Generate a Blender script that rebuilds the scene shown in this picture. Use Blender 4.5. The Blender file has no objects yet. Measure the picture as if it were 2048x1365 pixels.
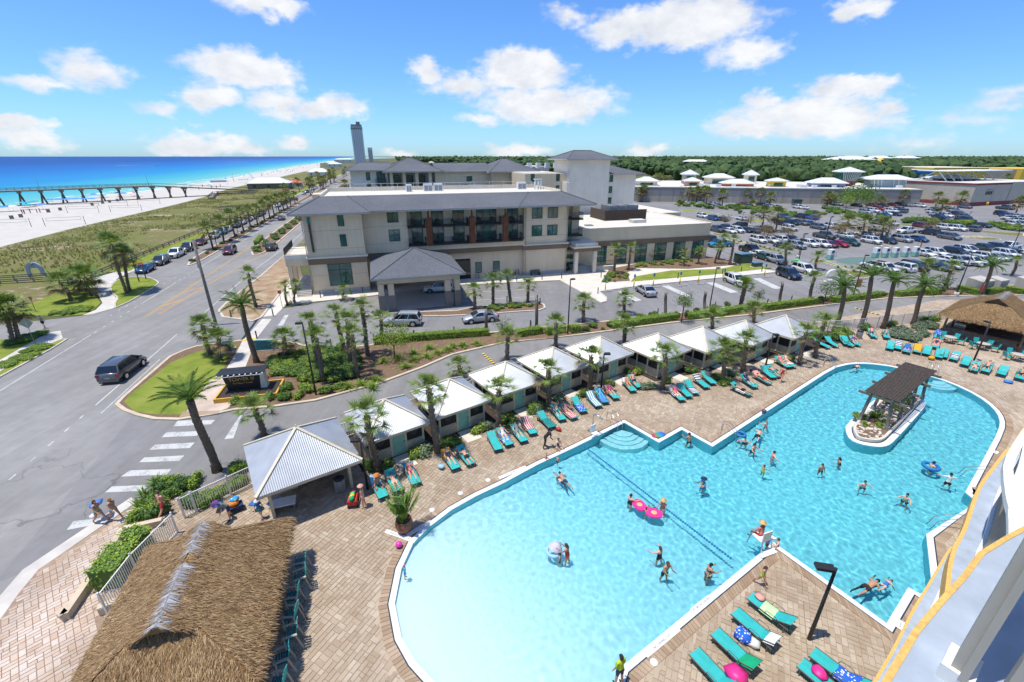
import bpy,bmesh,math,random
from mathutils import Vector,Matrix,noise
from mathutils.geometry import tessellate_polygon
random.seed(7)
S=bpy.context.scene
COL=S.collection
R=math.radians
PI=math.pi
# ------------------------------------------------------------------ camera
cam=bpy.data.objects.new('camera',bpy.data.cameras.new('camera'))
COL.objects.link(cam)
cam.location=(0,0,20)
cam.rotation_euler=(R(90-22.547),0,0)
cam.data.sensor_width=36
cam.data.lens=36*890/2048
cam.data.clip_start=.05
cam.data.clip_end=90000
S.camera=cam
S.view_settings.view_transform='Standard'
S.view_settings.look='None'
S.view_settings.gamma=1
S.view_settings.use_curve_mapping=False
S.view_settings.exposure=0.5
S.cycles.use_adaptive_sampling=True
S.cycles.adaptive_threshold=.03
S.cycles.max_bounces=6
S.cycles.diffuse_bounces=3
S.cycles.glossy_bounces=2
S.cycles.transmission_bounces=4
S.cycles.transparent_max_bounces=8
# ------------------------------------------------------------------ sun
SUN_EL,SUN_AZ=R(76),R(192)          # azimuth counter-clockwise from +X
sl=bpy.data.lights.new('sun','SUN')
sl.energy=3.6
sl.angle=R(.5)
sl.color=(1,.95,.86)
so=bpy.data.objects.new('sun',sl)
COL.objects.link(so)
so.rotation_euler=(Vector((math.cos(SUN_EL)*math.cos(SUN_AZ),math.cos(SUN_EL)*math.sin(SUN_AZ),math.sin(SUN_EL)))).to_track_quat('Z','Y').to_euler()
so['kind']='helper'
sl.cycles.is_caustics_light=True
# ------------------------------------------------------------------ sky with clouds
wd=bpy.data.worlds.new('World')
S.world=wd
wd.use_nodes=True
def sky():
 nt=wd.node_tree
 wd.cycles.sampling_method='MANUAL'
 wd.cycles.sample_map_resolution=256
 N,L=nt.nodes,nt.links
 bg=N['Background']
 bg.inputs[1].default_value=.12
 sk=N.new('ShaderNodeTexSky')
 sk.sky_type='NISHITA'
 sk.sun_disc=False
 sk.sun_elevation=SUN_EL
 sk.sun_rotation=PI/2-SUN_AZ
 sk.air_density=1.0
 sk.dust_density=.3
 sk.ozone_density=4.0
 hs=N.new('ShaderNodeHueSaturation')
 hs.inputs['Saturation'].default_value=1.0
 hs.inputs['Value'].default_value=1.0
 ti=N.new('ShaderNodeMix')
 ti.data_type='RGBA'
 ti.blend_type='MULTIPLY'
 ti.inputs['Factor'].default_value=1
 ti.inputs['B'].default_value=(.50,.77,1.12,1)
 L.new(sk.outputs[0],ti.inputs['A'])
 L.new(ti.outputs['Result'],hs.inputs['Color'])
 tc=N.new('ShaderNodeTexCoord')
 sp=N.new('ShaderNodeSeparateXYZ')
 L.new(tc.outputs['Generated'],sp.inputs[0])
 def mth(op,a,b=None,c=None):
  n=N.new('ShaderNodeMath')
  n.operation=op
  for i,v in enumerate((a,b,c)):
   if v is None:
    continue
   if isinstance(v,(int,float)):
    n.inputs[i].default_value=v
   else:
    L.new(v,n.inputs[i])
  return n.outputs[0]
 def vm(op,a,b):
  n=N.new('ShaderNodeVectorMath')
  n.operation=op
  for i,v in enumerate((a,b)):
   if isinstance(v,tuple):
    n.inputs[i].default_value=v
   else:
    L.new(v,n.inputs[i])
  return n
 az=mth('ARCTAN2',sp.outputs[0],sp.outputs[1])
 el=mth('ARCSINE',sp.outputs[2])
 cb=N.new('ShaderNodeCombineXYZ')
 L.new(az,cb.inputs[0])
 L.new(el,cb.inputs[1])
 def cover(shift):
  base=vm('ADD',cb.outputs[0],(0,shift,0)).outputs[0]
  n1=N.new('ShaderNodeTexNoise')
  n1.inputs['Scale'].default_value=13
  n1.inputs['Detail'].default_value=6
  n1.inputs['Roughness'].default_value=.6
  L.new(vm('MULTIPLY',base,(1,1.7,1)).outputs[0],n1.inputs['Vector'])
  wv=vm('SUBTRACT',n1.outputs['Color'],(.5,.5,.5)).outputs[0]
  wp=vm('ADD',base,vm('MULTIPLY',wv,(.11,.07,0)).outputs[0]).outputs[0]
  f=None
  for (a,e,w,h,g) in CLOUDS:
   d=vm('MULTIPLY',vm('SUBTRACT',wp,(a,e,0)).outputs[0],(1/w,1/h,0)).outputs[0]
   ln=N.new('ShaderNodeVectorMath')
   ln.operation='LENGTH'
   L.new(d,ln.inputs[0])
   v=mth('MULTIPLY',mth('SUBTRACT',1,ln.outputs['Value']),g)
   f=v if f is None else mth('MAXIMUM',f,v)
  # scattered fair-weather cumulus over the rest of the sky
  n2=N.new('ShaderNodeTexNoise')
  n2.inputs['Scale'].default_value=2.6
  n2.inputs['Detail'].default_value=1
  L.new(tc.outputs['Generated'],n2.inputs['Vector'])
  up=N.new('ShaderNodeMapRange')
  L.new(el,up.inputs[0])
  up.inputs[1].default_value=.3
  up.inputs[2].default_value=.5
  o=mth('SUBTRACT',mth('MULTIPLY',mth('SUBTRACT',n2.outputs[0],.56),mth('MULTIPLY',up.outputs[0],5)),mth('SUBTRACT',1,up.outputs[0]))
  f=mth('MAXIMUM',f,o)
  n3=N.new('ShaderNodeTexNoise')
  n3.inputs['Scale'].default_value=42
  n3.inputs['Detail'].default_value=5
  L.new(vm('MULTIPLY',base,(1,1.6,1)).outputs[0],n3.inputs['Vector'])
  return mth('ADD',mth('MAXIMUM',f,-.6),mth('MULTIPLY',mth('SUBTRACT',n3.outputs[0],.5),.7)),n1.outputs[0]
 CLOUDS=[]
 def C(x,y,w,h,g=1.0):          # a cloud by its bearing and elevation in degrees
  CLOUDS.append((R(x),R(y),R(w),R(h),g))
 for c in SKY_CLOUDS:
  C(*c)
 d0,nz=cover(0)
 al=N.new('ShaderNodeMapRange')
 al.interpolation_type='SMOOTHSTEP'
 L.new(d0,al.inputs[0])
 al.inputs[1].default_value=-.02
 al.inputs[2].default_value=.6
 al.inputs[4].default_value=.97
 # cloud shading put into the colour: white to blue-grey by noise
 sh=N.new('ShaderNodeMapRange')
 L.new(nz,sh.inputs[0])
 sh.inputs[1].default_value=.38
 sh.inputs[2].default_value=.68
 cm=N.new('ShaderNodeMix')
 cm.data_type='RGBA'
 L.new(sh.outputs[0],cm.inputs['Factor'])
 cm.inputs['A'].default_value=(5.8,5.85,5.95,1)
 cm.inputs['B'].default_value=(4.3,4.55,5.0,1)
 mx=N.new('ShaderNodeMix')
 mx.data_type='RGBA'
 L.new(al.outputs[0],mx.inputs['Factor'])
 L.new(hs.outputs[0],mx.inputs['A'])
 L.new(cm.outputs['Result'],mx.inputs['B'])
 L.new(mx.outputs['Result'],bg.inputs[0])
# bearing, elevation, half width, half height (degrees), density
SKY_CLOUDS=[(-39.4,6.5,3.5,2.0,0.80),(-43.0,5.5,2.6,1.0,0.60),(-45.0,2.4,2.2,1.1,1.00),(-44.7,1.2,3.2,1.3,0.90),(-27.6,7.9,6.1,2.2,1.25),(-31.0,5.1,3.8,1.8,0.90),(-24.8,5.1,4.0,1.8,0.90),(-20.0,5.0,4.5,1.7,1.00),(-34.8,4.1,2.4,0.9,0.50),(-33.1,1.0,4.5,1.5,1.10),(-28.8,0.7,3.4,1.1,0.80),(-23.8,1.3,2.1,1.1,0.90),(-24.6,13.4,4.9,1.6,1.10),(-9.3,8.8,2.6,1.4,0.90),(1.4,8.7,6.7,2.4,1.25),(-5.3,7.5,6.2,1.6,0.80),(4.0,5.5,9.8,2.7,1.10),(-3.7,3.8,3.8,1.1,0.70),(-13.0,0.5,3.2,0.9,0.70),(0.9,0.7,4.4,1.1,0.90),(15.4,0.7,3.3,1.0,0.80),(18.7,12.4,8.4,2.8,1.35),(11.5,12.5,5.2,2.0,0.90),(6.2,13.4,3.0,1.1,0.50),(23.9,9.3,4.2,1.8,0.90),(32.8,12.4,2.8,1.3,1.00),(33.7,5.8,4.7,1.5,1.10),(30.0,4.2,8.8,1.8,0.95),(26.5,5.3,2.0,1.4,0.90),(32.7,3.2,6.9,1.9,1.00),(25.7,3.0,6.0,1.5,0.85),(37.4,4.0,2.4,1.2,0.80),(44.7,4.2,2.4,1.4,0.50),(43.0,2.8,4.4,1.0,0.30),(39.7,1.0,3.4,1.2,0.30)]
sky()
# ------------------------------------------------------------------ helpers
class Frame:
 """A rotated plan frame: f(along, left) gives world x, y."""
 def __init__(s,o,deg):
  s.o,s.deg=o,deg
  s.c,s.s=math.cos(R(deg)),math.sin(R(deg))
 def __call__(s,u,v):
  return (s.o[0]+u*s.c-v*s.s,s.o[1]+u*s.s+v*s.c)
 def inv(s,p):
  x,y=p[0]-s.o[0],p[1]-s.o[1]
  return (x*s.c+y*s.s,-x*s.s+y*s.c)
RD=Frame((-36.3,34.1),105.2)     # the coast road
HT=Frame((-30.7,66.8),16.5)      # the hotel and the parking lots
PL=Frame((0,0),35)               # the pool terrace and the tower
class MB:
 """Collects faces and links them as one mesh object."""
 def __init__(s):
  s.v,s.f,s.m,s.sm=[],[],[],[]
 def add(s,vs,fs,mi=0,sm=False):
  b=len(s.v)
  s.v+=[tuple(p) for p in vs]
  s.f+=[tuple(b+i for i in f) for f in fs]
  s.m+=[mi]*len(fs)
  s.sm+=[sm]*len(fs)
  return s
 def bx(s,x0,x1,y0,y1,z0,z1,mi=0):
  return s.add([(x0,y0,z0),(x1,y0,z0),(x1,y1,z0),(x0,y1,z0),(x0,y0,z1),(x1,y0,z1),(x1,y1,z1),(x0,y1,z1)],
     [(0,3,2,1),(4,5,6,7),(0,1,5,4),(1,2,6,5),(2,3,7,6),(3,0,4,7)],mi)
 def bar(s,p,q,w,h,mi=0,up=(0,0,1)):
  p,q=Vector(p),Vector(q)
  d=(q-p).normalized()
  u=Vector(up)
  if abs(d.dot(u))>.98:
   u=Vector((1,0,0))
  r=d.cross(u).normalized()*(w/2)
  u=r.cross(d).normalized()*(h/2)
  vs=[p-r-u,p+r-u,p+r+u,p-r+u,q-r-u,q+r-u,q+r+u,q-r+u]
  return s.add(vs,[(0,3,2,1),(4,5,6,7),(0,1,5,4),(1,2,6,5),(2,3,7,6),(3,0,4,7)],mi)
 def tube(s,pts,rad,n=8,mi=0,cap=True,sm=True):
  pts=[Vector(p) for p in pts]
  k=len(pts)
  if not isinstance(rad,(list,tuple)):
   rad=[rad]*k
  vs,fs=[],[]
  ref=None
  for i,p in enumerate(pts):
   d=(pts[min(i+1,k-1)]-pts[max(i-1,0)])
   d=d.normalized() if d.length>1e-9 else Vector((0,0,1))
   if ref is None:
    ref=Vector((1,0,0)) if abs(d.x)<.9 else Vector((0,1,0))
   a=(ref-d*ref.dot(d))
   a=a.normalized() if a.length>1e-6 else d.orthogonal().normalized()
   ref=a
   b=d.cross(a)
   for j in range(n):
    t=2*PI*j/n
    vs.append(p+(a*math.cos(t)+b*math.sin(t))*rad[i])
  for i in range(k-1):
   for j in range(n):
    j2=(j+1)%n
    fs.append((i*n+j,i*n+j2,(i+1)*n+j2,(i+1)*n+j))
  s.add(vs,fs,mi,sm)
  if cap:
   b=len(s.v)-len(vs)
   s.f+=[tuple(b+j for j in reversed(range(n))),tuple(b+(k-1)*n+j for j in range(n))]
   s.m+=[mi,mi]
   s.sm+=[False,False]
  return s
 def prism(s,poly,z0,z1,mi=0,top=None,bottom=False):
  n=len(poly)
  vs=[(p[0],p[1],z0) for p in poly]+[(p[0],p[1],z1) for p in poly]
  s.add(vs,[(i,(i+1)%n,n+(i+1)%n,n+i) for i in range(n)],mi)
  tri=tess([poly])
  vv=[(p[0],p[1],z1) for p in poly]
  s.add(vv,tri,mi if top is None else top)
  if bottom:
   s.add([(p[0],p[1],z0) for p in poly],[t[::-1] for t in tri],mi)
  return s
 def lathe(s,prof,c=(0,0),n=16,mi=0,sm=True):
  vs,fs=[],[]
  for (r,z) in prof:
   for j in range(n):
    t=2*PI*j/n
    vs.append((c[0]+r*math.cos(t),c[1]+r*math.sin(t),z))
  for i in range(len(prof)-1):
   for j in range(n):
    j2=(j+1)%n
    fs.append((i*n+j,i*n+j2,(i+1)*n+j2,(i+1)*n+j))
  return s.add(vs,fs,mi,sm)
 def xf(s,M):
  s.v=[tuple(M @ Vector(p)) for p in s.v]
  return s
 def mesh(s,name,mats):
  me=bpy.data.meshes.new(name)
  me.from_pydata(s.v,[],s.f)
  for m in (mats if isinstance(mats,(list,tuple)) else [mats]):
   me.materials.append(m)
  me.polygons.foreach_set('material_index',s.m)
  me.polygons.foreach_set('use_smooth',s.sm)
  me.update()
  return me
 def build(s,name,mats,parent=None,loc=None,rz=0):
  o=bpy.data.objects.new(name,s.mesh(name,mats))
  COL.objects.link(o)
  if parent is not None:
   o.parent=parent
  if loc is not None:
   o.location=loc
  if rz:
   o.rotation_euler=(0,0,rz)
  return o
def area2(p):
 return sum(p[i][0]*p[(i+1)%len(p)][1]-p[(i+1)%len(p)][0]*p[i][1] for i in range(len(p)))
def tess(loops):
 pts=[p for l in loops for p in l]
 tri=tessellate_polygon([[Vector((p[0],p[1],0)) for p in l] for l in loops])
 out=[]
 for t in tri:
  a,b,c=(pts[i] for i in t)
  w=(b[0]-a[0])*(c[1]-a[1])-(c[0]-a[0])*(b[1]-a[1])
  if abs(w)<1e-9:
   continue
  out.append(tuple(t) if w>0 else tuple(reversed(t)))
 return out
def inset(poly,d):
 """Offset a polygon inwards by d (mitred)."""
 p=poly if area2(poly)>0 else poly[::-1]
 n=len(p)
 out=[]
 for i in range(n):
  a,b,c=Vector(p[i-1][:2]),Vector(p[i][:2]),Vector(p[(i+1)%n][:2])
  e1,e2=(b-a).normalized(),(c-b).normalized()
  n1,n2=Vector((-e1.y,e1.x)),Vector((-e2.y,e2.x))
  m=n1+n2
  m=m.normalized() if m.length>1e-4 else n1
  k=max(.45,m.dot(n1))
  q=b+m*(d/k)
  out.append((q.x,q.y))
 return out
def smooth(pts,it=2,closed=True):
 """Chaikin corner cutting."""
 for _ in range(it):
  out=[]
  n=len(pts)
  rng=range(n) if closed else range(n-1)
  if not closed:
   out.append(pts[0])
  for i in rng:
   a,b=pts[i],pts[(i+1)%n]
   out.append((a[0]*.75+b[0]*.25,a[1]*.75+b[1]*.25))
   out.append((a[0]*.25+b[0]*.75,a[1]*.25+b[1]*.75))
  if not closed:
   out.append(pts[-1])
  pts=out
 return pts
def inside(p,poly):
 x,y=p[0],p[1]
 c=False
 j=len(poly)-1
 for i in range(len(poly)):
  xi,yi=poly[i][0],poly[i][1]
  xj,yj=poly[j][0],poly[j][1]
  if (yi>y) != (yj>y) and x<(xj-xi)*(y-yi)/(yj-yi)+xi:
   c=not c
  j=i
 return c
def edge_dist(p,poly,closed=True):
 best=1e9
 P=Vector(p[:2])
 for i in range(len(poly) if closed else len(poly)-1):
  a,b=Vector(poly[i][:2]),Vector(poly[(i+1)%len(poly)][:2])
  d=b-a
  t=max(0,min(1,(P-a).dot(d)/max(d.length_squared,1e-9)))
  best=min(best,(P-a-d*t).length)
 return best
def tag(o,label=None,cat=None,group=None,kind=None):
 for k,v in (('label',label),('category',cat),('group',group),('kind',kind)):
  if v:
   o[k]=v
 return o
def thing(name,label,cat,loc=(0,0,0),rz=0,group=None):
 o=bpy.data.objects.new(name,None)
 COL.objects.link(o)
 o.empty_display_size=.2
 o.location=loc if len(loc)==3 else (loc[0],loc[1],0)
 o.rotation_euler=(0,0,rz)
 return tag(o,label,cat,group)
def copy_tree(o,parent=None):
 c=o.copy()
 COL.objects.link(c)
 c.parent=parent
 for ch in KIDS.get(o.name,None) or list(o.children):
  copy_tree(ch,c)
 return c
KIDS={}
def cache_kids(o):
 KIDS[o.name]=list(o.children)
 for c in o.children:
  cache_kids(c)
def put(o,loc,rz=0,label=None,group=None,sc=None):
 o.location=loc if len(loc)==3 else (loc[0],loc[1],0)
 o.rotation_euler=(0,0,rz)
 if sc:
  o.scale=(sc,sc,sc) if isinstance(sc,(int,float)) else sc
 if label:
  o['label']=label
 if group:
  o['group']=group
 return o
def sheet(name,poly,z,mat,holes=(),kind='structure',parent=None):
 loops=[list(poly)]+[list(h) for h in holes]
 pts=[p for l in loops for p in l]
 mb=MB().add([(p[0],p[1],z) for p in pts],tess(loops))
 o=mb.build(name,mat,parent)
 if parent is None:
  o['kind']=kind
 return o
def island(name,poly,top,h=.13,kw=.22,kerb=None):
 """A raised area with a kerb round it."""
 p=list(poly) if area2(poly)>0 else list(poly)[::-1]
 q=inset(p,kw)
 mb=MB()
 n=len(p)
 mb.add([(a[0],a[1],-.05) for a in p]+[(a[0],a[1],h) for a in p]+[(a[0],a[1],h) for a in q]+[(a[0],a[1],h-.03) for a in q],
   [(i,(i+1)%n,n+(i+1)%n,n+i) for i in range(n)]+
   [(n+i,n+(i+1)%n,2*n+(i+1)%n,2*n+i) for i in range(n)]+
   [(2*n+i,2*n+(i+1)%n,3*n+(i+1)%n,3*n+i) for i in range(n)],0)
 mb.add([(a[0],a[1],h-.03) for a in q],tess([q]),1)
 o=mb.build(name,[kerb or MAT['kerb'],top])
 o['kind']='structure'
 return o
# ------------------------------------------------------------------ materials
MAT={}
class NT:
 def __init__(s,name):
  s.mat=bpy.data.materials.new(name)
  s.mat.use_nodes=True
  s.t=s.mat.node_tree
  s.b=s.t.nodes['Principled BSDF']
  MAT[name]=s.mat
 def n(s,typ,**kw):
  x=s.t.nodes.new('ShaderNode'+typ)
  for k,v in kw.items():
   setattr(x,k,v)
  return x
 def l(s,a,b):
  s.t.links.new(a,b)
 def coord(s,kind='Object',scale=(1,1,1),rot=0):
  tc=s.n('TexCoord')
  mp=s.n('Mapping')
  mp.inputs['Scale'].default_value=scale
  mp.inputs['Rotation'].default_value=(0,0,rot)
  s.l(tc.outputs[kind],mp.inputs[0])
  return mp.outputs[0]
 def noise(s,vec,scale,detail=4,rough=.55,dist=0):
  x=s.n('TexNoise')
  s.l(vec,x.inputs['Vector'])
  x.inputs['Scale'].default_value=scale
  x.inputs['Detail'].default_value=detail
  x.inputs['Roughness'].default_value=rough
  x.inputs['Distortion'].default_value=dist
  return x.outputs[0]
 def ramp(s,fac,stops):
  x=s.n('ValToRGB')
  cr=x.color_ramp
  while len(cr.elements)>len(stops):
   cr.elements.remove(cr.elements[-1])
  while len(cr.elements)<len(stops):
   cr.elements.new(1)
  for e,(p,c) in zip(cr.elements,stops):
   e.position=p
   e.color=tuple(c)+(1,) if len(c)==3 else c
  s.l(fac,x.inputs[0])
  return x.outputs[0]
 def mix(s,fac,a,b,mode='MIX'):
  x=s.n('Mix',data_type='RGBA',blend_type=mode)
  for sock,v in (('Factor',fac),('A',a),('B',b)):
   if isinstance(v,(int,float)):
    x.inputs[sock].default_value=v
   elif isinstance(v,(tuple,list)):
    x.inputs[sock].default_value=tuple(v)+(1,) if len(v)==3 else v
   else:
    s.l(v,x.inputs[sock])
  return x.outputs['Result']
 def math(s,op,a,b=0,c=None):
  x=s.n('Math',operation=op)
  for i,v in enumerate((a,b,c)):
   if v is None:
    continue
   if isinstance(v,(int,float)):
    x.inputs[i].default_value=v
   else:
    s.l(v,x.inputs[i])
  return x.outputs[0]
 def base(s,c,rough=.8,metal=0,spec=None):
  if isinstance(c,(tuple,list)):
   s.b.inputs['Base Color'].default_value=tuple(c)+(1,)
  else:
   s.l(c,s.b.inputs['Base Color'])
  if isinstance(rough,(int,float)):
   s.b.inputs['Roughness'].default_value=rough
  else:
   s.l(rough,s.b.inputs['Roughness'])
  s.b.inputs['Metallic'].default_value=metal
  if spec is not None:
   s.b.inputs['Specular IOR Level'].default_value=spec
  return s
 def bump(s,h,strength=.3,dist=.02):
  x=s.n('Bump')
  x.inputs['Strength'].default_value=strength
  x.inputs['Distance'].default_value=dist
  s.l(h,x.inputs['Height'])
  s.l(x.outputs[0],s.b.inputs['Normal'])
  return s
 def rnd(s):
  """A random value for each object and each loose piece of a mesh."""
  g,o=s.n('NewGeometry'),s.n('ObjectInfo')
  return s.math('FRACT',s.math('ADD',g.outputs['Random Per Island'],o.outputs['Random']))
def simple(name,c,rough=.7,var=.12,scale=3,metal=0,spec=None,bump=0,kind='Object'):
 t=NT(name)
 v=t.coord(kind)
 n=t.noise(v,scale,5,.6)
 lo=tuple(x*(1-var) for x in c)
 hi=tuple(min(1,x*(1+var)) for x in c)
 t.base(t.ramp(n,[(.3,lo),(.7,hi)]),rough,metal,spec)
 if bump:
  t.bump(t.noise(v,scale*12,3),bump,.01)
 return t.mat
def paint(name,c,rough=.35,coat=0,metal=0):
 t=NT(name)
 t.base(c,rough,metal)
 if coat:
  t.b.inputs['Coat Weight'].default_value=coat
  t.b.inputs['Coat Roughness'].default_value=.05
 return t.mat
def leafmat(name,a,b,rough=.55,trans=.25):
 t=NT(name)
 r=t.rnd()
 v=t.coord('Object')
 n=t.noise(v,1.3,3)
 m=t.math('ADD',t.math('MULTIPLY',r,.6),t.math('MULTIPLY',n,.5))
 col=t.ramp(m,[(.15,a),(.85,b)])
 t.base(col,rough,0,.3)
 tr=t.n('BsdfTranslucent')
 t.l(col,tr.inputs[0])
 mx=t.n('MixShader')
 mx.inputs[0].default_value=trans
 out=t.t.nodes['Material Output']
 t.l(t.b.outputs[0],mx.inputs[1])
 t.l(tr.outputs[0],mx.inputs[2])
 t.l(mx.outputs[0],out.inputs[0])
 return t.mat
def make_materials():
 # asphalt: worn grey with pale sand dust, darker seams
 for nm,c,dust in (('asphalt',(.25,.242,.23),.55),('lot_asphalt',(.222,.216,.212),.3),('drive_asphalt',(.225,.218,.208),.35)):
  t=NT(nm)
  v=t.coord('Object')
  big=t.noise(v,.06,5,.6)
  mid=t.noise(v,.9,5,.6)
  fine=t.noise(v,30,2,.7)
  st=t.noise(t.coord('Object',(.8,.05,1),R(-15)),1,4,.6)
  k=t.math('ADD',t.math('MULTIPLY',big,.5),t.math('ADD',t.math('MULTIPLY',mid,.25),t.math('MULTIPLY',st,.35)))
  col=t.ramp(k,[(.34,tuple(x*.66 for x in c)),(.55,c),(.76,tuple(x*1.4 for x in c))])
  d=t.ramp(t.noise(t.coord('Object',(1,1,1)),.16,7,.68,.6),[(.56,(0,0,0)),(.74,(dust,dust,dust))])
  col=t.mix(d,col,(.40,.38,.35))
  vo=t.n('TexVoronoi',feature='DISTANCE_TO_EDGE')
  nz=t.n('TexNoise')
  t.l(v,nz.inputs['Vector'])
  nz.inputs['Scale'].default_value=.45
  nz.inputs['Detail'].default_value=5
  wv=t.n('VectorMath',operation='MULTIPLY_ADD')
  t.l(nz.outputs['Color'],wv.inputs[0])
  wv.inputs[1].default_value=(5,5,0)
  t.l(v,wv.inputs[2])
  t.l(wv.outputs[0],vo.inputs['Vector'])
  vo.inputs['Scale'].default_value=.12
  cr=t.ramp(vo.outputs['Distance'],[(.0,(1,1,1)),(.009,(0,0,0))])
  crk=t.math('MULTIPLY',cr,t.ramp(t.noise(v,.08,2),[(.5,(0,0,0)),(.62,(.6,.6,.6))]))
  col=t.mix(crk,col,tuple(x*.35 for x in c))
  col=t.mix(t.math('MULTIPLY',fine,.35),col,tuple(x*.6 for x in c))
  t.base(col,.9,0,.25).bump(fine,.25,.01)
 simple('kerb',(.50,.455,.385),.85,.16,1.5)
 simple('kerb_tan',(.52,.43,.31),.85,.15,1.2)
 simple('concrete',(.52,.485,.43),.88,.14,.8,bump=.1)
 simple('concrete_pale',(.60,.55,.47),.88,.10,.6,bump=.1)
 # sand and dune
 t=NT('sand')
 v=t.coord()
 n=t.noise(v,.25,6,.6)
 f=t.noise(v,3,4)
 t.base(t.ramp(t.math('ADD',t.math('MULTIPLY',n,.7),t.math('MULTIPLY',f,.3)),[(.35,(.45,.42,.37)),(.6,(.53,.50,.45))]),.95,0,.1).bump(f,.4,.06)
 t=NT('ground_soil')
 v=t.coord()
 n=t.noise(v,.02,8,.65)
 f=t.noise(v,.6,5)
 t.base(t.ramp(t.math('ADD',t.math('MULTIPLY',n,.7),t.math('MULTIPLY',f,.3)),[(.3,(.05,.075,.025)),(.5,(.10,.11,.045)),(.65,(.28,.24,.17)),(.75,(.42,.38,.31))]),.95,0,.1)
 t=NT('dune')
 v=t.coord()
 v2=t.coord('Object',(.35,1.0,1),R(-14))
 n=t.noise(v2,.09,7,.62,.4)
 f=t.noise(v,.9,6,.65)
 k=t.math('ADD',t.math('MULTIPLY',n,.62),t.math('MULTIPLY',f,.42))
 t.base(t.ramp(k,[(.36,(.105,.13,.03)),(.48,(.155,.165,.05)),(.57,(.18,.15,.07)),(.61,(.30,.25,.16)),(.67,(.52,.47,.39))]),.95,0,.1).bump(f,.6,.12)
 t=NT('lawn')
 v=t.coord()
 n=t.noise(v,.5,5,.6)
 f=t.noise(v,9,3,.7)
 t.base(t.ramp(t.math('ADD',t.math('MULTIPLY',n,.6),t.math('MULTIPLY',f,.4)),[(.33,(.11,.165,.022)),(.5,(.19,.235,.038)),(.68,(.29,.285,.07))]),.95,0,.1).bump(f,.6,.04)
 t=NT('mulch')
 v=t.coord()
 n=t.noise(v,5,5,.7)
 f=t.noise(v,40,2,.7)
 t.base(t.ramp(t.math('ADD',t.math('MULTIPLY',n,.5),t.math('MULTIPLY',f,.5)),[(.3,(.085,.055,.035)),(.5,(.185,.12,.078)),(.7,(.32,.225,.155))]),.95,0,.1).bump(f,.7,.03)
 t=NT('dirt')
 v=t.coord()
 n=t.noise(v,.35,6,.65)
 f=t.noise(v,14,3,.7)
 t.base(t.ramp(t.math('ADD',t.math('MULTIPLY',n,.65),t.math('MULTIPLY',f,.35)),[(.34,(.10,.115,.04)),(.46,(.30,.20,.12)),(.56,(.37,.28,.19)),(.68,(.52,.46,.37))]),.95,0,.1).bump(f,.5,.03)
 # sea: colour follows the depth over the shelving bottom
 t=NT('sea')
 tc=t.n('TexCoord')
 w=t.noise(t.coord('Object',(1,.12,1),R(0)),.012,5,.6)
 sx=t.n('SeparateXYZ')
 t.l(tc.outputs['Object'],sx.inputs[0])
 depth=t.math('ADD',sx.outputs[0],t.math('MULTIPLY',t.math('SUBTRACT',w,.5),70))
 nd=t.math('DIVIDE',depth,900)
 t.base(t.ramp(nd,[(0,(.33,.47,.38)),(.018,(.12,.42,.38)),(.065,(.035,.33,.40)),(.15,(.008,.20,.42)),(.35,(.003,.11,.36)),(.8,(.003,.06,.25)),(1,(.003,.05,.22))]),.4,0,.12)
 wv=t.noise(t.coord('Object',(1,.25,1)),.35,4,.6)
 t.bump(wv,.5,.5)
 # thatch, roofing, walls
 t=NT('thatch')
 r=t.rnd()
 v=t.coord()
 n=t.noise(v,.7,4,.6)
 m=t.math('ADD',t.math('MULTIPLY',r,.75),t.math('MULTIPLY',n,.3))
 t.base(t.ramp(m,[(.1,(.085,.048,.022)),(.4,(.235,.14,.065)),(.7,(.36,.235,.115)),(.98,(.54,.40,.23))]),.85,0,.2)
 t=NT('thatch_grey')
 t.base(t.ramp(t.rnd(),[(.0,(.17,.165,.16)),(.6,(.33,.33,.34)),(1,(.46,.46,.48))]),.85,0,.2)
 t=NT('metal_roof')
 v=t.coord()
 n=t.noise(v,.7,5,.6)
 t.base(t.ramp(n,[(.35,(.40,.42,.44)),(.65,(.48,.50,.515))]),.42,.35)
 t=NT('shingle')
 v=t.coord()
 br=t.n('TexBrick')
 t.l(v,br.inputs['Vector'])
 br.inputs['Scale'].default_value=2.6
 br.inputs['Color1'].default_value=(.085,.09,.10,1)
 br.inputs['Color2'].default_value=(.155,.163,.178,1)
 br.inputs['Mortar'].default_value=(.075,.08,.088,1)
 br.inputs['Mortar Size'].default_value=.035
 br.inputs['Row Height'].default_value=.5
 n=t.noise(v,.15,5,.6)
 col=t.mix(.5,br.outputs[0],t.ramp(n,[(.3,(.095,.10,.112)),(.7,(.155,.163,.178))]))
 t.base(col,.9,0,.2)
 for nm,c in (('stucco',(.74,.60,.41)),('stucco_pale',(.74,.65,.51)),('stucco_white',(.76,.70,.60)),('band_brown',(.23,.165,.11)),
     ('stucco_tan',(.44,.38,.30)),('mall_grey',(.30,.285,.27)),('mall_tan',(.52,.46,.37)),('col_stone',(.245,.215,.18)),('roof_white',(.60,.565,.49)),('base_grey',(.46,.43,.38))):
  t=NT(nm)
  v=t.coord()
  n=t.noise(v,.35,6,.62)
  g=t.noise(t.coord('Object',(2.2,2.2,.12)),1.1,4,.6)
  k=t.math('ADD',t.math('MULTIPLY',n,.6),t.math('MULTIPLY',g,.4))
  t.base(t.ramp(k,[(.3,tuple(x*.86 for x in c)),(.55,c),(.75,tuple(min(1,x*1.06) for x in c))]),.9,0,.2).bump(t.noise(v,25,2),.15,.01)
 t=NT('glass')
 v=t.coord()
 n=t.noise(v,.5,3)
 t.base(t.ramp(n,[(.35,(.006,.06,.05)),(.65,(.02,.15,.12))]),.06,0,.9)
 t.b.inputs['Coat Weight'].default_value=.6
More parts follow.
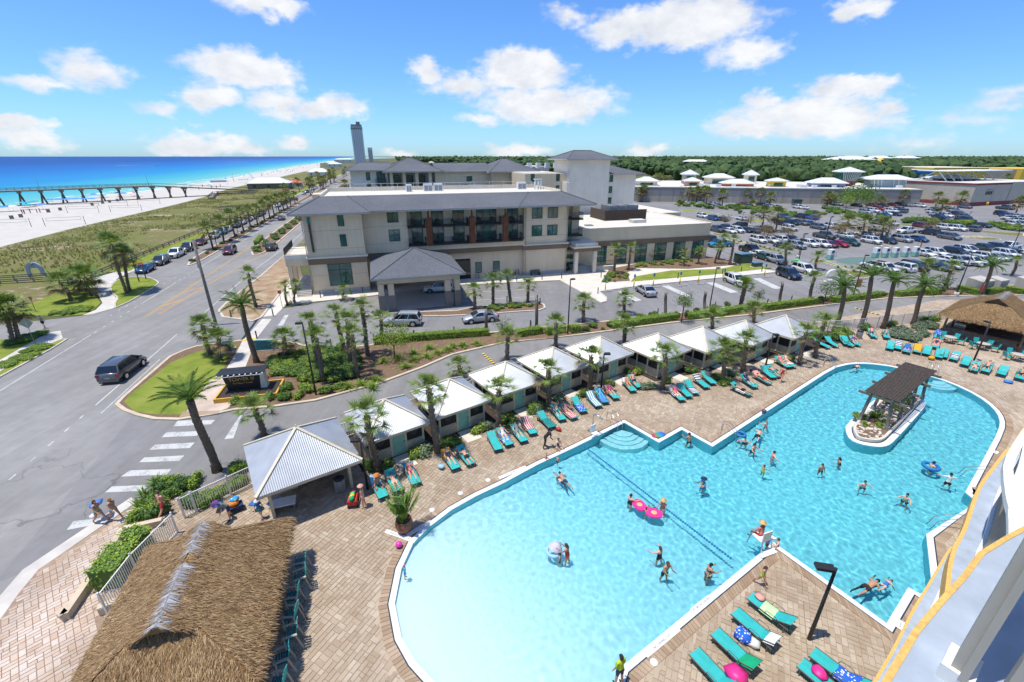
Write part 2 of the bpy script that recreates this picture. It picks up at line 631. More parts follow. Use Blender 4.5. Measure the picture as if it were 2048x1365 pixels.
 t.bump(t.noise(v,.35,2),.02,.3)
 paint('glass_dark',(.012,.018,.02),.05,.5)
 simple('frame_black',(.02,.022,.024),.5,.2)
 simple('metal_black',(.018,.018,.02),.5,.25)
 simple('metal_grey',(.28,.29,.30),.45,.15,2,.5)
 simple('metal_white',(.72,.72,.70),.45,.08)
 simple('steel',(.55,.56,.57),.25,.1,2,.9)
 simple('rust_wood',(.17,.055,.022),.8,.3,2)
 simple('wood_grey',(.17,.155,.125),.85,.3,3)
 simple('wood_brown',(.20,.125,.07),.8,.3,3)
 simple('wood_dark',(.075,.055,.042),.8,.3,3)
 simple('pier_concrete',(.17,.135,.10),.9,.3,.3)
 simple('white_paint',(.74,.74,.72),.6,.08)
 for nm,c in (('road_white',(.50,.50,.475)),('road_yellow',(.52,.29,.06))):
  t=NT(nm)
  v=t.coord()
  k=t.math('ADD',t.math('MULTIPLY',t.noise(v,1.1,6,.7),.6),t.math('MULTIPLY',t.noise(v,9,3,.7),.4))
  t.base(t.ramp(k,[(.38,(.27,.265,.255)),(.50,c)]),.85,0,.2)
 simple('yellow_paint',(.72,.50,.03),.6,.1)
 simple('cream_paint',(.60,.53,.39),.6,.1)
 simple('siding',(.50,.44,.31),.7,.12,2)
 simple('door_green',(.22,.46,.38),.5,.08)
 simple('screen',(.012,.013,.014),.7,.3,9)
 simple('curtain',(.055,.055,.058),.8,.3,6)
 simple('rubber',(.018,.018,.018),.85,.2)
 simple('turquoise',(.025,.40,.385),.6,.14,2.5)
 simple('teal_dark',(.015,.15,.17),.55,.2)
 simple('lounger_frame',(.13,.115,.09),.5,.2)
 simple('terracotta',(.20,.07,.035),.35,.35,3)
 simple('soil',(.045,.032,.024),.95,.4,6)
 simple('slab_blue',(.34,.39,.45),.7,.14,6)
 simple('slab_yellow',(.74,.43,.12),.85,.25,40,bump=.5)
 simple('rail_beige',(.40,.365,.30),.5,.08)
 simple('rail_white',(.76,.74,.68),.5,.05)
 simple('trunk_sabal',(.16,.13,.10),.95,.35,7,bump=.8)
 simple('trunk_date',(.15,.11,.075),.95,.45,9,bump=.8)
 simple('boot',(.19,.14,.09),.95,.4,4)
 simple('bark',(.12,.095,.07),.95,.3,5,bump=.6)
 leafmat('palm_leaf',(.075,.14,.022),(.25,.33,.07),.45,.25)
 leafmat('palm_leaf_far',(.075,.12,.022),(.28,.30,.09),.5,.25)
 leafmat('palm_dead',(.17,.12,.05),(.30,.22,.10),.7,.2)
 leafmat('date_leaf',(.06,.14,.028),(.19,.32,.07),.45,.25)
 leafmat('hedge_leaf',(.12,.24,.02),(.34,.45,.045),.5,.25)
 leafmat('shrub_leaf',(.055,.125,.018),(.20,.31,.05),.5,.25)
 leafmat('lime_leaf',(.11,.22,.025),(.36,.43,.06),.5,.25)
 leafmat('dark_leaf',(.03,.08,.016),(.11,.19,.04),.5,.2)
 leafmat('silver_leaf',(.09,.14,.085),(.26,.31,.21),.5,.2)
 leafmat('red_leaf',(.16,.02,.045),(.45,.10,.13),.5,.3)
 leafmat('grass_blade',(.15,.25,.03),(.34,.44,.08),.7,.35)
 leafmat('dune_grass',(.17,.21,.045),(.38,.37,.13),.8,.5)
 leafmat('forest',(.02,.052,.016),(.082,.135,.04),.8,.12)
 # pavers
 for nm,st in (('paver_tan',[(.0,(.32,.245,.17)),(.3,(.385,.305,.22)),(.6,(.425,.345,.255)),(.85,(.465,.385,.295)),(1,(.55,.48,.39))]),
     ('paver_pink',[(.0,(.49,.355,.26)),(.35,(.54,.42,.325)),(.7,(.58,.48,.395)),(1,(.62,.55,.48))]),
     ('paver_border',[(.0,(.29,.205,.135)),(.5,(.38,.28,.19)),(1,(.46,.355,.255))])):
  t=NT(nm)
  v=t.coord('Generated') if False else t.coord('Object')
  g=t.n('NewGeometry')
  ps=t.n('Mapping')
  t.l(g.outputs['Position'],ps.inputs[0])
  stain=t.noise(ps.outputs[0],.35,6,.65)
  fine=t.noise(ps.outputs[0],9,3,.6)
  k=t.math('ADD',t.math('MULTIPLY',t.rnd(),.75),t.math('MULTIPLY',fine,.25))
  col=t.ramp(k,st)
  col=t.mix(t.ramp(stain,[(.42,(0,0,0)),(.62,(.38,.38,.38))]),col,(.20,.125,.07))
  t.base(col,.85,0,.25).bump(fine,.2,.01)
 # far deck: the same paving, pattern too small to pick apart
 t=NT('deck_far')
 v=t.coord('Object',(1,1,1),R(-62))
 br=t.n('TexBrick')
 t.l(v,br.inputs['Vector'])
 br.inputs['Scale'].default_value=1.0
 br.inputs['Brick Width'].default_value=.6
 br.inputs['Row Height'].default_value=.3
 br.inputs['Mortar Size'].default_value=.008
 br.inputs['Color1'].default_value=(.38,.295,.21,1)
 br.inputs['Color2'].default_value=(.48,.395,.30,1)
 br.inputs['Mortar'].default_value=(.17,.12,.085,1)
 stain=t.noise(v,.25,6,.65)
 col=t.mix(t.ramp(stain,[(.42,(0,0,0)),(.62,(.38,.38,.38))]),br.outputs[0],(.22,.14,.08))
 t.base(col,.85,0,.25)
 simple('joint',(.15,.105,.07),.95,.2,3)
 simple('joint_pink',(.30,.21,.15),.95,.2,3)
 simple('coping_white',(.66,.67,.67),.7,.07,2)
 simple('tile_dark',(.035,.04,.045),.3,.2,5)
 simple('pool_wall',(.13,.50,.58),.5,.05)
 # pool plaster: light absorbed by deeper water is painted in, white to aqua
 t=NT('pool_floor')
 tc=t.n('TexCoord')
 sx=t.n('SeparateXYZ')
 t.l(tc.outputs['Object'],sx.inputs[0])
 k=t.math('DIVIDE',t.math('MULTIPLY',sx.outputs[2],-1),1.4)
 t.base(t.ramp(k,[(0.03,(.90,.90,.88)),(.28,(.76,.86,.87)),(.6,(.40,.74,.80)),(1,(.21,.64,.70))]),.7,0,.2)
 t=NT('water')
 t.t.nodes.remove(t.b)
 rf=t.n('BsdfRefraction')
 rf.inputs['IOR'].default_value=1.33
 rf.inputs['Roughness'].default_value=0
 rf.inputs['Color'].default_value=(.86,.972,.99,1)
 gl=t.n('BsdfGlossy')
 gl.inputs['Roughness'].default_value=.02
 fr=t.n('Fresnel')
 fr.inputs[0].default_value=1.33
 mx=t.n('MixShader')
 t.l(fr.outputs[0],mx.inputs[0])
 t.l(rf.outputs[0],mx.inputs[1])
 t.l(gl.outputs[0],mx.inputs[2])
 t.l(mx.outputs[0],t.t.nodes['Material Output'].inputs[0])
make_materials()
# ------------------------------------------------------------------ ground, sea, roads
POOL=None
SHORE=[(-213.22,192.35),(-217.49,218.52),(-223.05,252.55),(-230.56,298.58),(-242.31,351.49),(-283.58,488.56),(-396.72,826.42),(-593.97,1482.27)]
_d=Vector(SHORE[-1])-Vector(SHORE[4])
_d.normalize()
SHORE=[(SHORE[0][0]-_d.x*3000,SHORE[0][1]-_d.y*3000)]+SHORE+[(SHORE[-1][0]+_d.x*2000+60,SHORE[-1][1]+_d.y*2000),(SHORE[-1][0]+_d.x*6000+900,SHORE[-1][1]+_d.y*6000),(-16000,45000)]
# pool outline (inner edge of the coping), counter-clockwise from the beach entry
_nw=[(-4.72,19.97),(-3.68,21.21),(-2.29,22.39),(-0.56,23.61),(1.79,25.52),(4.52,27.43),(9.14,30.85)]
_zz=[(11.11,28.12),(13.46,29.85),(14.95,27.61),(31.16,39.67)]
_end=[(33.36,41.15),(35.43,41.98),(37.41,41.98),(39.41,41.15),(40.93,39.45),(41.92,37.76),(42.09,35.26),(41.42,33.18),(40.26,31.45),(38.56,29.85),(33.61,26.08),(29.2,22.75)]
_se=[(29.12,21.94),(30.97,22.75)]+[PL(30.5,2.2),PL(26,.8)]+[(20.19,15.55),(19.92,15.91),(17.37,14.04)]
_sw=[(14.67,18.73),(4.64,12.12)]
_west=[PL(8.6,6.2),PL(6.6,6.3),PL(4.6,7.2),PL(3.0,8.9),PL(2.4,10.6)]
_beach=[(-3.17,11.53),(-4.16,12.38),(-4.97,13.39),(-5.67,15.04),(-5.8,16.99),(-5.52,18.69)]
POOL=_nw+_zz+smooth(_end,1,False)+_se+_sw+_west+_beach
if area2(POOL)<0:
 POOL=POOL[::-1]
ISLAND=smooth([(26.86,30.53),(26.19,29.5),(25.8,28.52),(26.21,27.88),(27.27,27.55),(28.08,27.7),(29.09,28.34),(35.71,33.33),(36.39,34.05),(36.7,34.83),(35.53,35.68),(32.47,34.71),(30.71,33.44)],1)
_box=[(-60,-60),(140,-60),(140,140),(-60,140)]
gm=MB()
_o=SHORE+[(45000,45000),(45000,-4000),(-200,-4000)]
_p=[p for l in (_o,_box) for p in l]
gm.add([(p[0],p[1],-.03) for p in _p],tess([_o,_box]))
_in=[PL(1.8,-1.5),PL(60,-1.5),PL(60,22),PL(1.8,22)]
_bx2=[(-60,-60),(140,-60),(140,140),(-60,140)]
gm.add([(p[0],p[1],-.03) for p in _bx2+_in],[(0,1,5,4),(1,2,6,5),(2,3,7,6),(3,0,4,7)])
gm.build('ground',MAT['ground_soil'])['kind']='structure'
far_sea=MB().add([(-30,-45000,0),(45000,-45000,0),(45000,45000,0),(-2500,45000,0),(-400,6000,0),(-30,1500,0)],[(0,1,2,3,4,5)])
_a=math.atan2(_d.y,_d.x)
sea=far_sea.build('sea',MAT['sea'],loc=(SHORE[3][0],SHORE[3][1],-.06),rz=_a+PI/2)
sea['kind']='structure'
def surf_line(off,wid,seed):
 """White water of one breaking wave along the shore."""
 rnd=random.Random(seed)
 pts=SHORE[1:10]
 out,t=[],0
 mb=MB()
 for a,b in zip(pts,pts[1:]):
  A,B=Vector(a),Vector(b)
  n=Vector((-(B-A).y,(B-A).x)).normalized()
  L=(B-A).length
  k=int(max(2,L/6))
  for i in range(k):
   p=A.lerp(B,i/k)
   q=A.lerp(B,(i+1)/k)
   if rnd.random()<.25:
    continue
   w0,w1=wid*rnd.uniform(.2,1),wid*rnd.uniform(.2,1)
   o=off+1.5*math.sin(t*.31+seed)+rnd.uniform(-.5,.5)
   t+=1
   mb.add([(*(p+n*o),-.02),(*(q+n*(o+rnd.uniform(-.4,.4))),-.02),(*(q+n*(o+w1)),-.02),(*(p+n*(o+w0)),-.02)],[(0,1,2,3)])
 o=mb.build('surf',MAT['white_paint'])
 tag(o,kind='stuff')
 return o
surf_line(.5,3.2,1)
surf_line(14,2.2,5)
# beach sand
DUNE_EDGE=[(-112.57,76.18),(-119.22,103.89),(-123.89,118.17),(-129.19,133.66),(-135.39,156.01),(-142.25,183.15),(-150.66,213.7),(-160.2,243.12),(-173.24,277.56),(-188.13,317.76),(-228.58,455.43),(-278.24,624.06),(-346.48,861.2)]
sheet('beach',SHORE[:9]+DUNE_EDGE[::-1]+[RD(-400,60)],-.022,MAT['sand'])
# dunes: a bumpy strip between the sand and the boardwalk rail
def dunes():
 mb=MB()
 n0,n1=170,34
 inner=[]
 for i in range(n0+1):
  t=-30+720*(i/n0)**1.6
  inner.append((t,RD(t,25.4)))
 import bisect
 de=[RD.inv(p) for p in DUNE_EDGE]
 vs=[]
 for t,p in inner:
  s_out=de[0][1]
  for a,b in zip(de,de[1:]):
   if a[0]<=t<=b[0]:
    s_out=a[1]+(b[1]-a[1])*(t-a[0])/(b[0]-a[0])
  if t>de[-1][0]:
   s_out=de[-1][1]
  s_out=max(s_out,30)
  for j in range(n1+1):
   k=j/n1
   s=25.4+(s_out+2-25.4)*k
   x,y=RD(t,s)
   env=min(1,k*6)*min(1,(1-k)*5)
   z=env*(.55+.9*noise.noise(Vector((x*.045,y*.045,0)))+.5*noise.noise(Vector((x*.16,y*.16,3))))
   vs.append((x,y,max(-.02,z)-.015))
 fs=[]
 for i in range(n0):
  for j in range(n1):
   a=i*(n1+1)+j
   fs.append((a,a+n1+1,a+n1+2,a+1))
 mb.add(vs,fs,0,True)
 o=mb.build('dune',MAT['dune'])
 o['kind']='structure'
 # dune grass
 gb=MB()
 rnd=random.Random(4)
 for _ in range(26000):
  t=-25+330*rnd.random()**1.7
  i=rnd.random()
  s_out=60
  for a,b in zip(de,de[1:]):
   if a[0]<=t<=b[0]:
    s_out=a[1]+(b[1]-a[1])*(t-a[0])/(b[0]-a[0])
  s=26+(s_out-26)*i
  x,y=RD(t,s)
  k=noise.noise(Vector((x*.06,y*.06,7)))+.35*noise.noise(Vector((x*.3,y*.3,2)))
  if k<-.08:
   continue
  env=min(1,i*6)*min(1,(1-i)*5)
  z=env*(.55+.9*noise.noise(Vector((x*.045,y*.045,0)))+.5*noise.noise(Vector((x*.16,y*.16,3))))-.03
  h=rnd.uniform(.25,.65)
  for q in range(3):
   a=rnd.random()*6.28
   w=rnd.uniform(.05,.14)
   lx,ly=rnd.uniform(-.3,.3),rnd.uniform(-.3,.3)
   gb.add([(x-w*math.cos(a),y-w*math.sin(a),max(-.02,z)),(x+w*math.cos(a),y+w*math.sin(a),max(-.02,z)),(x+lx,y+ly,max(0,z)+h)],[(0,1,2)])
 go=gb.build('dune_grass',MAT['dune_grass'])
 tag(go,'dry green grass growing over the sand dunes beside the beach','grass',kind='stuff')
dunes()
# coast road -------------------------------------------------------
rp=[RD(-90,-12),RD(-21,-6),RD(-14,-9.5),RD(-8,-9),RD(13,-4.2),RD(21,-4.2),RD(1500,-4.2),RD(1500,21.2),RD(66,21.2),RD(56,21.2),RD(47,20),RD(42,15),RD(36,12.6),RD(28,15),RD(26,26),RD(18,26),RD(15,20),RD(17,12),RD(-90,12)]
sheet('coast_road',rp,-.004,MAT['asphalt'])
def strip(name,pts,w,z,mat,dash=None,parent=None,mb=None):
 """A painted line along world points."""
 own=mb is None
 mb=mb or MB()
 for a,b in zip(pts,pts[1:]):
  A,B=Vector(a[:2]),Vector(b[:2])
  L=(B-A).length
  d=(B-A)/L
  n=Vector((-d.y,d.x))*(w/2)
  segs=[(0,L)] if not dash else [(k,min(L,k+dash[0])) for k in [i*(dash[0]+dash[1]) for i in range(int(L/(dash[0]+dash[1]))+1)] if k<L]
  for s0,s1 in segs:
   p,q=A+d*s0,A+d*s1
   mb.add([(*(p-n),z),(*(q-n),z),(*(q+n),z),(*(p+n),z)],[(0,1,2,3)])
 if own:
  o=mb.build(name,mat,parent)
  if parent is None:
   o['kind']='structure'
  return o
def rl(ts,s):
 return [RD(t,s) for t in ts]
strip('road_line',rl((-60,19.3),10.05),.13,.002,MAT['road_white'])
strip('road_line',rl((32,44),10.05),.13,.002,MAT['road_white'])
strip('road_line',rl((56,700),10.2),.13,.002,MAT['road_white'])
strip('road_line',rl((20,32),10.05),.13,.002,MAT['road_white'],(.6,1.4))
strip('road_line',rl((44,56),10.1),.13,.002,MAT['road_white'],(.6,1.4))
strip('road_line',rl((27,50),11.6),.12,.002,MAT['road_white'],(.5,1.6))
strip('road_line',rl((-.5,16.8),.05),.13,.002,MAT['road_white'])
strip('road_line',[RD(24,-.3),RD(50,-.5),RD(80,-2.2),RD(130,-2.4),RD(500,-2.4)],.13,.002,MAT['road_white'])
strip('road_line',rl((-30,-1),.1),.13,.002,MAT['road_white'],(.6,1.35))
strip('road_line',rl((-2.2,9),-1.15),.1,.002,MAT['road_white'])
strip('road_line',[RD(25.3,6.9),RD(66,6.5),RD(90,6.35),RD(400,6.35)],.12,.002,MAT['road_yellow'])
strip('road_line',[RD(25.3,6.6),RD(66,6.2),RD(90,6.1)],.12,.002,MAT['road_yellow'])
strip('road_line',[RD(26,5.6),RD(40,4.6),RD(56,2.9),RD(68,.8),RD(110,.3),RD(400,.3)],.12,.002,MAT['road_yellow'])
strip('road_line',[RD(26,5.3),RD(40,4.3),RD(56,2.6),RD(68,.5)],.12,.002,MAT['road_yellow'])
strip('road_line',[RD(30,6.7),RD(33,5.0)],.35,.003,MAT['road_yellow'])
strip('road_line',[RD(37,6.6),RD(40,4.5)],.35,.003,MAT['road_yellow'])
# crosswalk bars and the stop line of the side drive
for i,q in enumerate([[(-27.37,31.15),(-24.37,31.27),(-24.31,30.62),(-27.14,30.32)],[(-27.1,29.51),(-24.45,29.65),(-24.44,29.02),(-27,28.82)],[(-26.77,27.87),(-24,28.15),(-23.92,27.45),(-26.74,27.24)],
   [(-26.43,26.33),(-23.72,26.57),(-23.64,25.95),(-26.37,25.79)],[(-26.35,24.92),(-23.57,25.05),(-23.5,24.47),(-26.43,24.26)],[(-26.23,23.29),(-23.94,23.45),(-23.89,22.87),(-26.24,22.73)],
   [(-26.02,20.29),(-24.15,20.6),(-24.16,20.13),(-25.8,19.61)],[(-22.49,30.82),(-22.87,32.74),(-21.4,28.71),(-22.02,28.57)]]):
 sheet('crosswalk_bar' if i<7 else 'stop_line',q if area2(q)>0 else q[::-1],.006,MAT['road_white'])
# drives and lots: asphalt sheets, islands with kerbs laid over them
lot=[RD(-20,-5),RD(10,-3),RD(22,-3.6)]+[HT(2,-4),HT(30,2),HT(76,2),HT(78,130),HT(330,130),HT(330,-45),(70,52),(55,50),(38,47.5),(20,43.5),(5,36),(-14,24),(-24,18)]
sheet('parking_lot',lot,0.0,MAT['lot_asphalt'])
serv=[(-27.08,23.95),(-28.63,31.45),(-23.33,33.02),(-17.43,35.45),(-12.82,40.34),(-7.12,47.05),(-0.85,50.15),(14.3,55.51),(35.92,64.41),(60.83,71.35),(89.08,76.18),(107.52,72.9),(84.5,55.51),(71.07,58.58),(43.44,53.62),(12.65,45.62),(-1.14,37.36),(-12.83,29.85),(-17.83,25.79),(-22.36,22.75)]
sheet('service_road',serv,.004,MAT['drive_asphalt'])
# raised areas with kerbs ------------------------------------------------
# the corner bed: lawn, walk, sign, shrubs, then the long strip between hotel drive and service road
VERGE=[(-34.52,33.58),(-35.01,35.07),(-36.98,43.67),(-36.56,45.36),(-35.93,46.57),(-31.98,48.19),(-30.55,48.51)]+[(-28.32,48.51),(-25.04,47.47),(-22.1,46.08),(-18.66,46.18),(-14.38,47.57),(-8.71,49.42),(-3.05,50.71)]+[(-0.22,51.6),(7.22,53.42),(15.69,55.82),(23.66,58.41),(32.83,61.3),(44.23,64.63),(53.39,67.81)]+[(48.69,65.4),(57.97,67.92),(68.88,70.23),(74.81,71.43),(86.05,72.67),(91.72,72.67),(83.88,65.75),(79.45,66.46)]+[(70.71,66.18),(65.17,65.75),(57.52,64.92),(50.21,62.91),(43.29,60.71),(32.76,57.28)]+[(20.56,54.05),(8.9,50.11),(2.6,48.27)]+[(4.51,48.83),(-0.9,47.47),(-6.43,44.12),(-9.16,40.83),(-12.58,37.44),(-14.58,36.11),(-17.29,34.25),(-20.4,33.21),(-23.62,32.65)]+[(-25.04,31.9),(-27.35,31.12),(-29.38,31.22),(-31.23,31.79),(-33.02,32.6)]
island('planted_verge',VERGE,MAT['mulch'],.13,.3,MAT['kerb_tan'])
LAWN=[(-34.07,34.02),(-34.52,35.22),(-35.64,42.04),(-34.83,44.9),(-32.71,46.08),(-31.44,47.07),(-30.25,42.89),(-28.14,38.21),(-27.62,31.93),(-29.95,31.98),(-31.9,32.46)]
sheet('lawn',LAWN,.108,MAT['lawn'])
WALK=[(-31.46,47.99),(-30.14,48.51),(-27.33,41.23),(-26.99,38.21),(-28.14,38.21),(-29.03,40.83),(-30.43,45.13)]
sheet('sidewalk',WALK,.112,MAT['concrete'])
sheet('sidewalk',[(-27.43,32.06),(-29.05,38.21),(-26.91,38.21),(-24.16,34.92),(-24.33,32.88),(-25.07,32.06)],.116,MAT['paver_pink'])
sheet('tactile_strip',[(-27.57,31.85),(-27.72,32.38),(-24.72,32.54),(-24.57,32.06),(-27.46,31.48)],.135,MAT['paver_border'])
sheet('tactile_strip',[(-31.41,47.88),(-31.66,48.51),(-30.41,48.83),(-30.12,48.09)],.136,MAT['yellow_paint'])
# hotel walk and entrance apron
W1=[HT(-2.6,-4.2),HT(7.5,-3.4),HT(20.5,-.6),HT(36.6,-2.4)]+[(8.31,75.43),(9.85,71.07),(13.07,62.59),(14.1,63.34),(14.52,65.33),(14.04,68.57),(19.42,71.07),(27.09,73.85),(37.34,77.31),(50.05,81.59)]+[HT(80,-5.2),HT(80,4.4),HT(46,5.4),HT(43.2,2.6),HT(20,6.5),HT(8.6,6),HT(0,4),HT(-4,1)]
island('hotel_walk',W1,MAT['concrete_pale'],.13,.25)
sheet('sidewalk',[(-33.56,56.69),(-32.18,57.25),(-34.85,73.17),(-36.4,75.4),(-38.47,75.4)],.012,MAT['concrete_pale'])
sheet('sidewalk',[(-31.66,48.51),(-30.34,48.88),(-31.96,55.79),(-33.21,55.79)],.012,MAT['concrete'])
sheet('drain_grate',[(-32,48.51),(-31.68,48.51),(-33.62,55.65),(-33.93,55.65)],.016,MAT['metal_black'])
sheet('crosswalk_bar',[(-29.91,53.2),(-29.31,53.33),(-30.49,57.51),(-30.97,57.3)],.012,MAT['road_white'])
# dirt verge between the road and the hotel
island('dirt_verge',[(-41.21,59.2),(-38.89,56.34),(-33.86,54.68),(-33.5,56.34),(-38.47,75.4),(-47.76,98.92),(-52.19,107.02),(-45.72,79.62),(-42.47,63.58)],MAT['dirt'],.12,.3)
# hotel drive island with palms
island('drive_island',[(-20.28,57.1),(-16.49,56.74)]+[(-9.01,56.74),(-3.83,57.46),(0.99,58.58),(3.83,59.15),(4.83,60.32),(4.75,61.94),(4.28,62.65),(-1.52,61.73),(-5.05,61.12),(-7.74,59.15)]+[(-15.93,58.39),(-17.85,57.83)],MAT['mulch'],.13,.28)
# planting bed and lawn by the wing
sheet('planting_bed',[(15.17,73.96),(20.4,75.08),(21.42,81.2),(24.05,84.6),(33.68,83.9),(45.19,87.52),(46.61,89.04),(43.14,94.8),(25,88.27),(18.63,83.9)],.14,MAT['mulch'])
sheet('lawn',[(20.41,74.52),(36.02,79.27),(50.08,84.6),(49.95,87.52),(46.02,87.82),(39.89,83.9),(29.95,82.53),(22.04,78.03)],.145,MAT['lawn'])
# median with shrubs, buffer strip with palms, boardwalk verge
island('road_median',smooth([RD(66,1.5),RD(66,3.8),RD(79,5.6),RD(160,5.9),RD(400,5.9),RD(400,1.5),RD(160,1.4),RD(76,.9)],1),MAT['mulch'],.13,.35)
island('buffer_strip',smooth([RD(58,12.4),RD(58.5,13.4),RD(69,15.0),RD(110,14.9),RD(700,14.9),RD(700,12.0),RD(66,11.7)],1),MAT['mulch'],.13,.35)
VL=[RD(-90,12),RD(7,12.1),RD(15,11.7),RD(18.3,11.8),RD(18.5,12.6),RD(14,13.6),RD(9,13.0),RD(-90,13.0)]
island('roadside_verge',VL,MAT['lawn'],.10,.2)
sheet('sidewalk',[RD(-90,13.0),RD(9,13.0),RD(14,13.6),RD(19,12.7),RD(22,14.5),RD(21.7,15.6),RD(13,15.2),RD(-90,15.0)],.0,MAT['concrete'])
sheet('verge_grass',[RD(-90,15),RD(13,15.2),RD(20,15.6),RD(20.5,18),RD(19,25.4),RD(-90,25.4)],.014,MAT['lawn'])
# coastal meadow left of the road, path, turning circle
MEADOW=[RD(24,26)]+[(-68,55.69),(-65.63,55.95),(-64.17,57.14),(-60.91,57.01),(-58.56,57.69),(-58.83,59.24),(-60.74,62.88),(-64.82,66.59),(-71.53,73.56),(-76.02,78.03)]+[RD(50,25.6),RD(40,27)]
sheet('verge_grass',MEADOW,.018,MAT['lawn'])
sheet('footpath',[(-71.74,73.71),(-71.6,79.62),(-69.9,77.16),(-67.79,73.17),(-64.63,69.04),(-59.98,64.87),(-56.75,60.34),(-57.53,57.74),(-58.5,57.25),(-58.65,59.58),(-60.37,62.74),(-67.68,70.03)],.022,MAT['concrete'])
island('roadside_verge',smooth([(-66.74,71.57),(-69.41,76.56),(-68.25,77.76),(-65.66,78.37),(-60.77,74.83),(-59.45,72.63),(-56.75,63.58),(-56.54,61.12),(-56.36,59.96),(-58.66,62.74),(-59.85,64.87),(-63.55,68.07)],1),MAT['lawn'],.12,.2)
sheet('footpath',[RD(50,26),RD(50,21.2),RD(58,21.2),RD(60,24),RD(700,24),RD(700,21.2),RD(66,21.2)],.002,MAT['concrete'])
sheet('parking_bays',[RD(62,16),RD(66,15.2),RD(700,15.2),RD(700,21.2),RD(60,21.2)],.006,MAT['lot_asphalt'])
sheet('verge_grass',[RD(56,21.9),RD(700,21.9),RD(700,25.4),RD(56,25.4)],.02,MAT['lawn'])
# lot islands and painted stalls
def lot_island(pts,top='mulch',nm='lot_island'):
 island(nm,smooth(pts,1),MAT[top],.13,.25)
lot_island([(53.64,122.54),(57.44,112.55),(60.12,105.78),(61.53,99.72),(60.84,98.51),(59.11,98.91),(56.65,105.78),(55.58,117.91),(53.11,120.76)],'dune')
lot_island([(61.58,91.54),(62.33,91.06),(63.52,87.38),(63.3,81.93),(64.11,83.09),(64.83,89.35),(64.36,92.82),(62.6,92.46)],'lawn')
lot_island([(62.02,82.16),(66.48,82.91),(64.7,77.92),(61.53,76.59),(61.25,79.29)],'dune')
lot_island([(88.13,106.73),(90.6,106.13),(90.91,108.56),(89.3,108.56)],'dune')
lot_island([(119.43,119.4),(122.69,115.1),(127.52,116.5),(127.7,120.14),(125.58,123.21),(121.75,122.43)],'dune')
lot_island([(132.4,128.94),(134.13,124),(136.49,120.14),(144.94,128.09),(138.29,128.09),(137.17,132.45)],'dune')
lot_island([(120.52,142.06),(122.92,135.2),(124.72,132.45),(129.12,137.1),(126.71,143.09),(123.99,145.63)],'dune')
lot_island([(102.74,147.37),(100.35,135.2),(105.35,132.45),(107.12,135.2),(103.73,140.03),(105.73,151.9)],'dune')
lot_island([(65.47,183.04),(73.8,174.84),(77.96,165.88),(80.07,149.19),(84.52,150.36),(83.77,156.48),(78.45,163.09),(76.6,178.03),(70.47,188.32)],'lawn')
lot_island([(54.67,124.69),(57.38,119.9),(60.25,101.46),(61.35,98.72),(59.64,100.35),(57.81,112.65),(58.79,123.05),(56.9,128.08)],'dune')
stl=MB()
for k in range(16):
 u=44.5+k*2.75
 strip('',[HT(u,-4.8),HT(u+.2,-10.2)],.1,.006,None,mb=stl)
for row in range(2):
 for k in range(60):
  u=78+k*2.75
  for v0,v1 in ((6,12),(12.4,18),(34,40),(40,46),(64,70),(70,76)):
   if row==0:
    strip('',[HT(u,v0),HT(u,v1)],.1,.006,None,mb=stl)
stl.build('stall_lines',MAT['road_white'])['kind']='structure'
for q in ([(24.95,72.12),(26.23,72.54),(27.82,66.41),(26.76,66.05)],[(33.2,74.18),(34.7,74.63),(36.08,68.48),(34.64,68)],[(42.63,77.07),(44.08,77.43),(44.3,70.76),(42.77,70.26)],[(16.94,68.77),(17.88,69.26),(19.54,64.19),(18.36,63.59)]):
 sheet('access_aisle',q if area2(q)>0 else q[::-1],.008,MAT['road_white'])
simple('bay_green',(.10,.17,.145),.9)
sheet('charging_bays',[(67.74,92.82),(72.48,95.02),(78.3,95.4),(74.24,90.03),(67.58,88.03),(66.47,90.03)],.008,MAT['bay_green'])
hp=MB()
strip('',[(-8.57,67.81),(2.29,70.05)],.12,.006,None,mb=hp)
strip('',[(-7.84,63.59),(3.5,66.23)],.12,.006,None,mb=hp)
hp.build('stall_lines',MAT['road_white'])['kind']='structure'
# striped speed bumps
simple('bump_black',(.03,.03,.03),.8)
for nm,(a,b) in (('near the palm group',[(-3.2,44.57),(-1.84,41.76)]),('by the terrace fence',[(48.94,60.52),(49.92,57.28)])):
 t=thing('speed_bump','black and yellow striped speed bump '+nm,'speed bump',(*a,.005))
 d=Vector(b)-Vector(a)
 for i in range(12):
  p,q=d*(i/12),d*((i+1)/12)
  MB().bar((*p,.03),(*q,.03),.3,.06).build('block',MAT['bump_black' if i%2 else 'yellow_paint'],t)
# ------------------------------------------------------------------ pool terrace
DECK=[(-19.99,15.36),(-22.39,20.01),(-21.72,21.85),(-19.58,23.46),(-18.59,25.25),(-12.55,29.03),(-8.05,31.67),(-1.12,36.87),(12.27,44),(29.28,50.98),(40.55,55.13),(64.59,64.41),(81.19,64.41),(84.5,55.51)]+[(110,50),(110,-5),(40,-10),PL(-6,-3),(-10,4),(-16,9),(-18.5,13.5)]
if area2(DECK)<0:
 DECK=DECK[::-1]
deck=sheet('pool_deck',DECK,.01,MAT['deck_far'],holes=[POOL])
PLAZA=[RD(-45,-9),RD(-21,-6.6),RD(-19.6,-6.6),RD(-15.4,-9.2),RD(-14.2,-10.6),RD(-15.4,-12.2)]+[(-22.39,20.01),(-19.99,15.36)]+[(-18.5,13.5),(-16,9),(-14,4),(-14,-4)]
if area2(PLAZA)<0:
 PLAZA=PLAZA[::-1]
plaza=sheet('entrance_plaza',PLAZA,.012,MAT['joint_pink'])
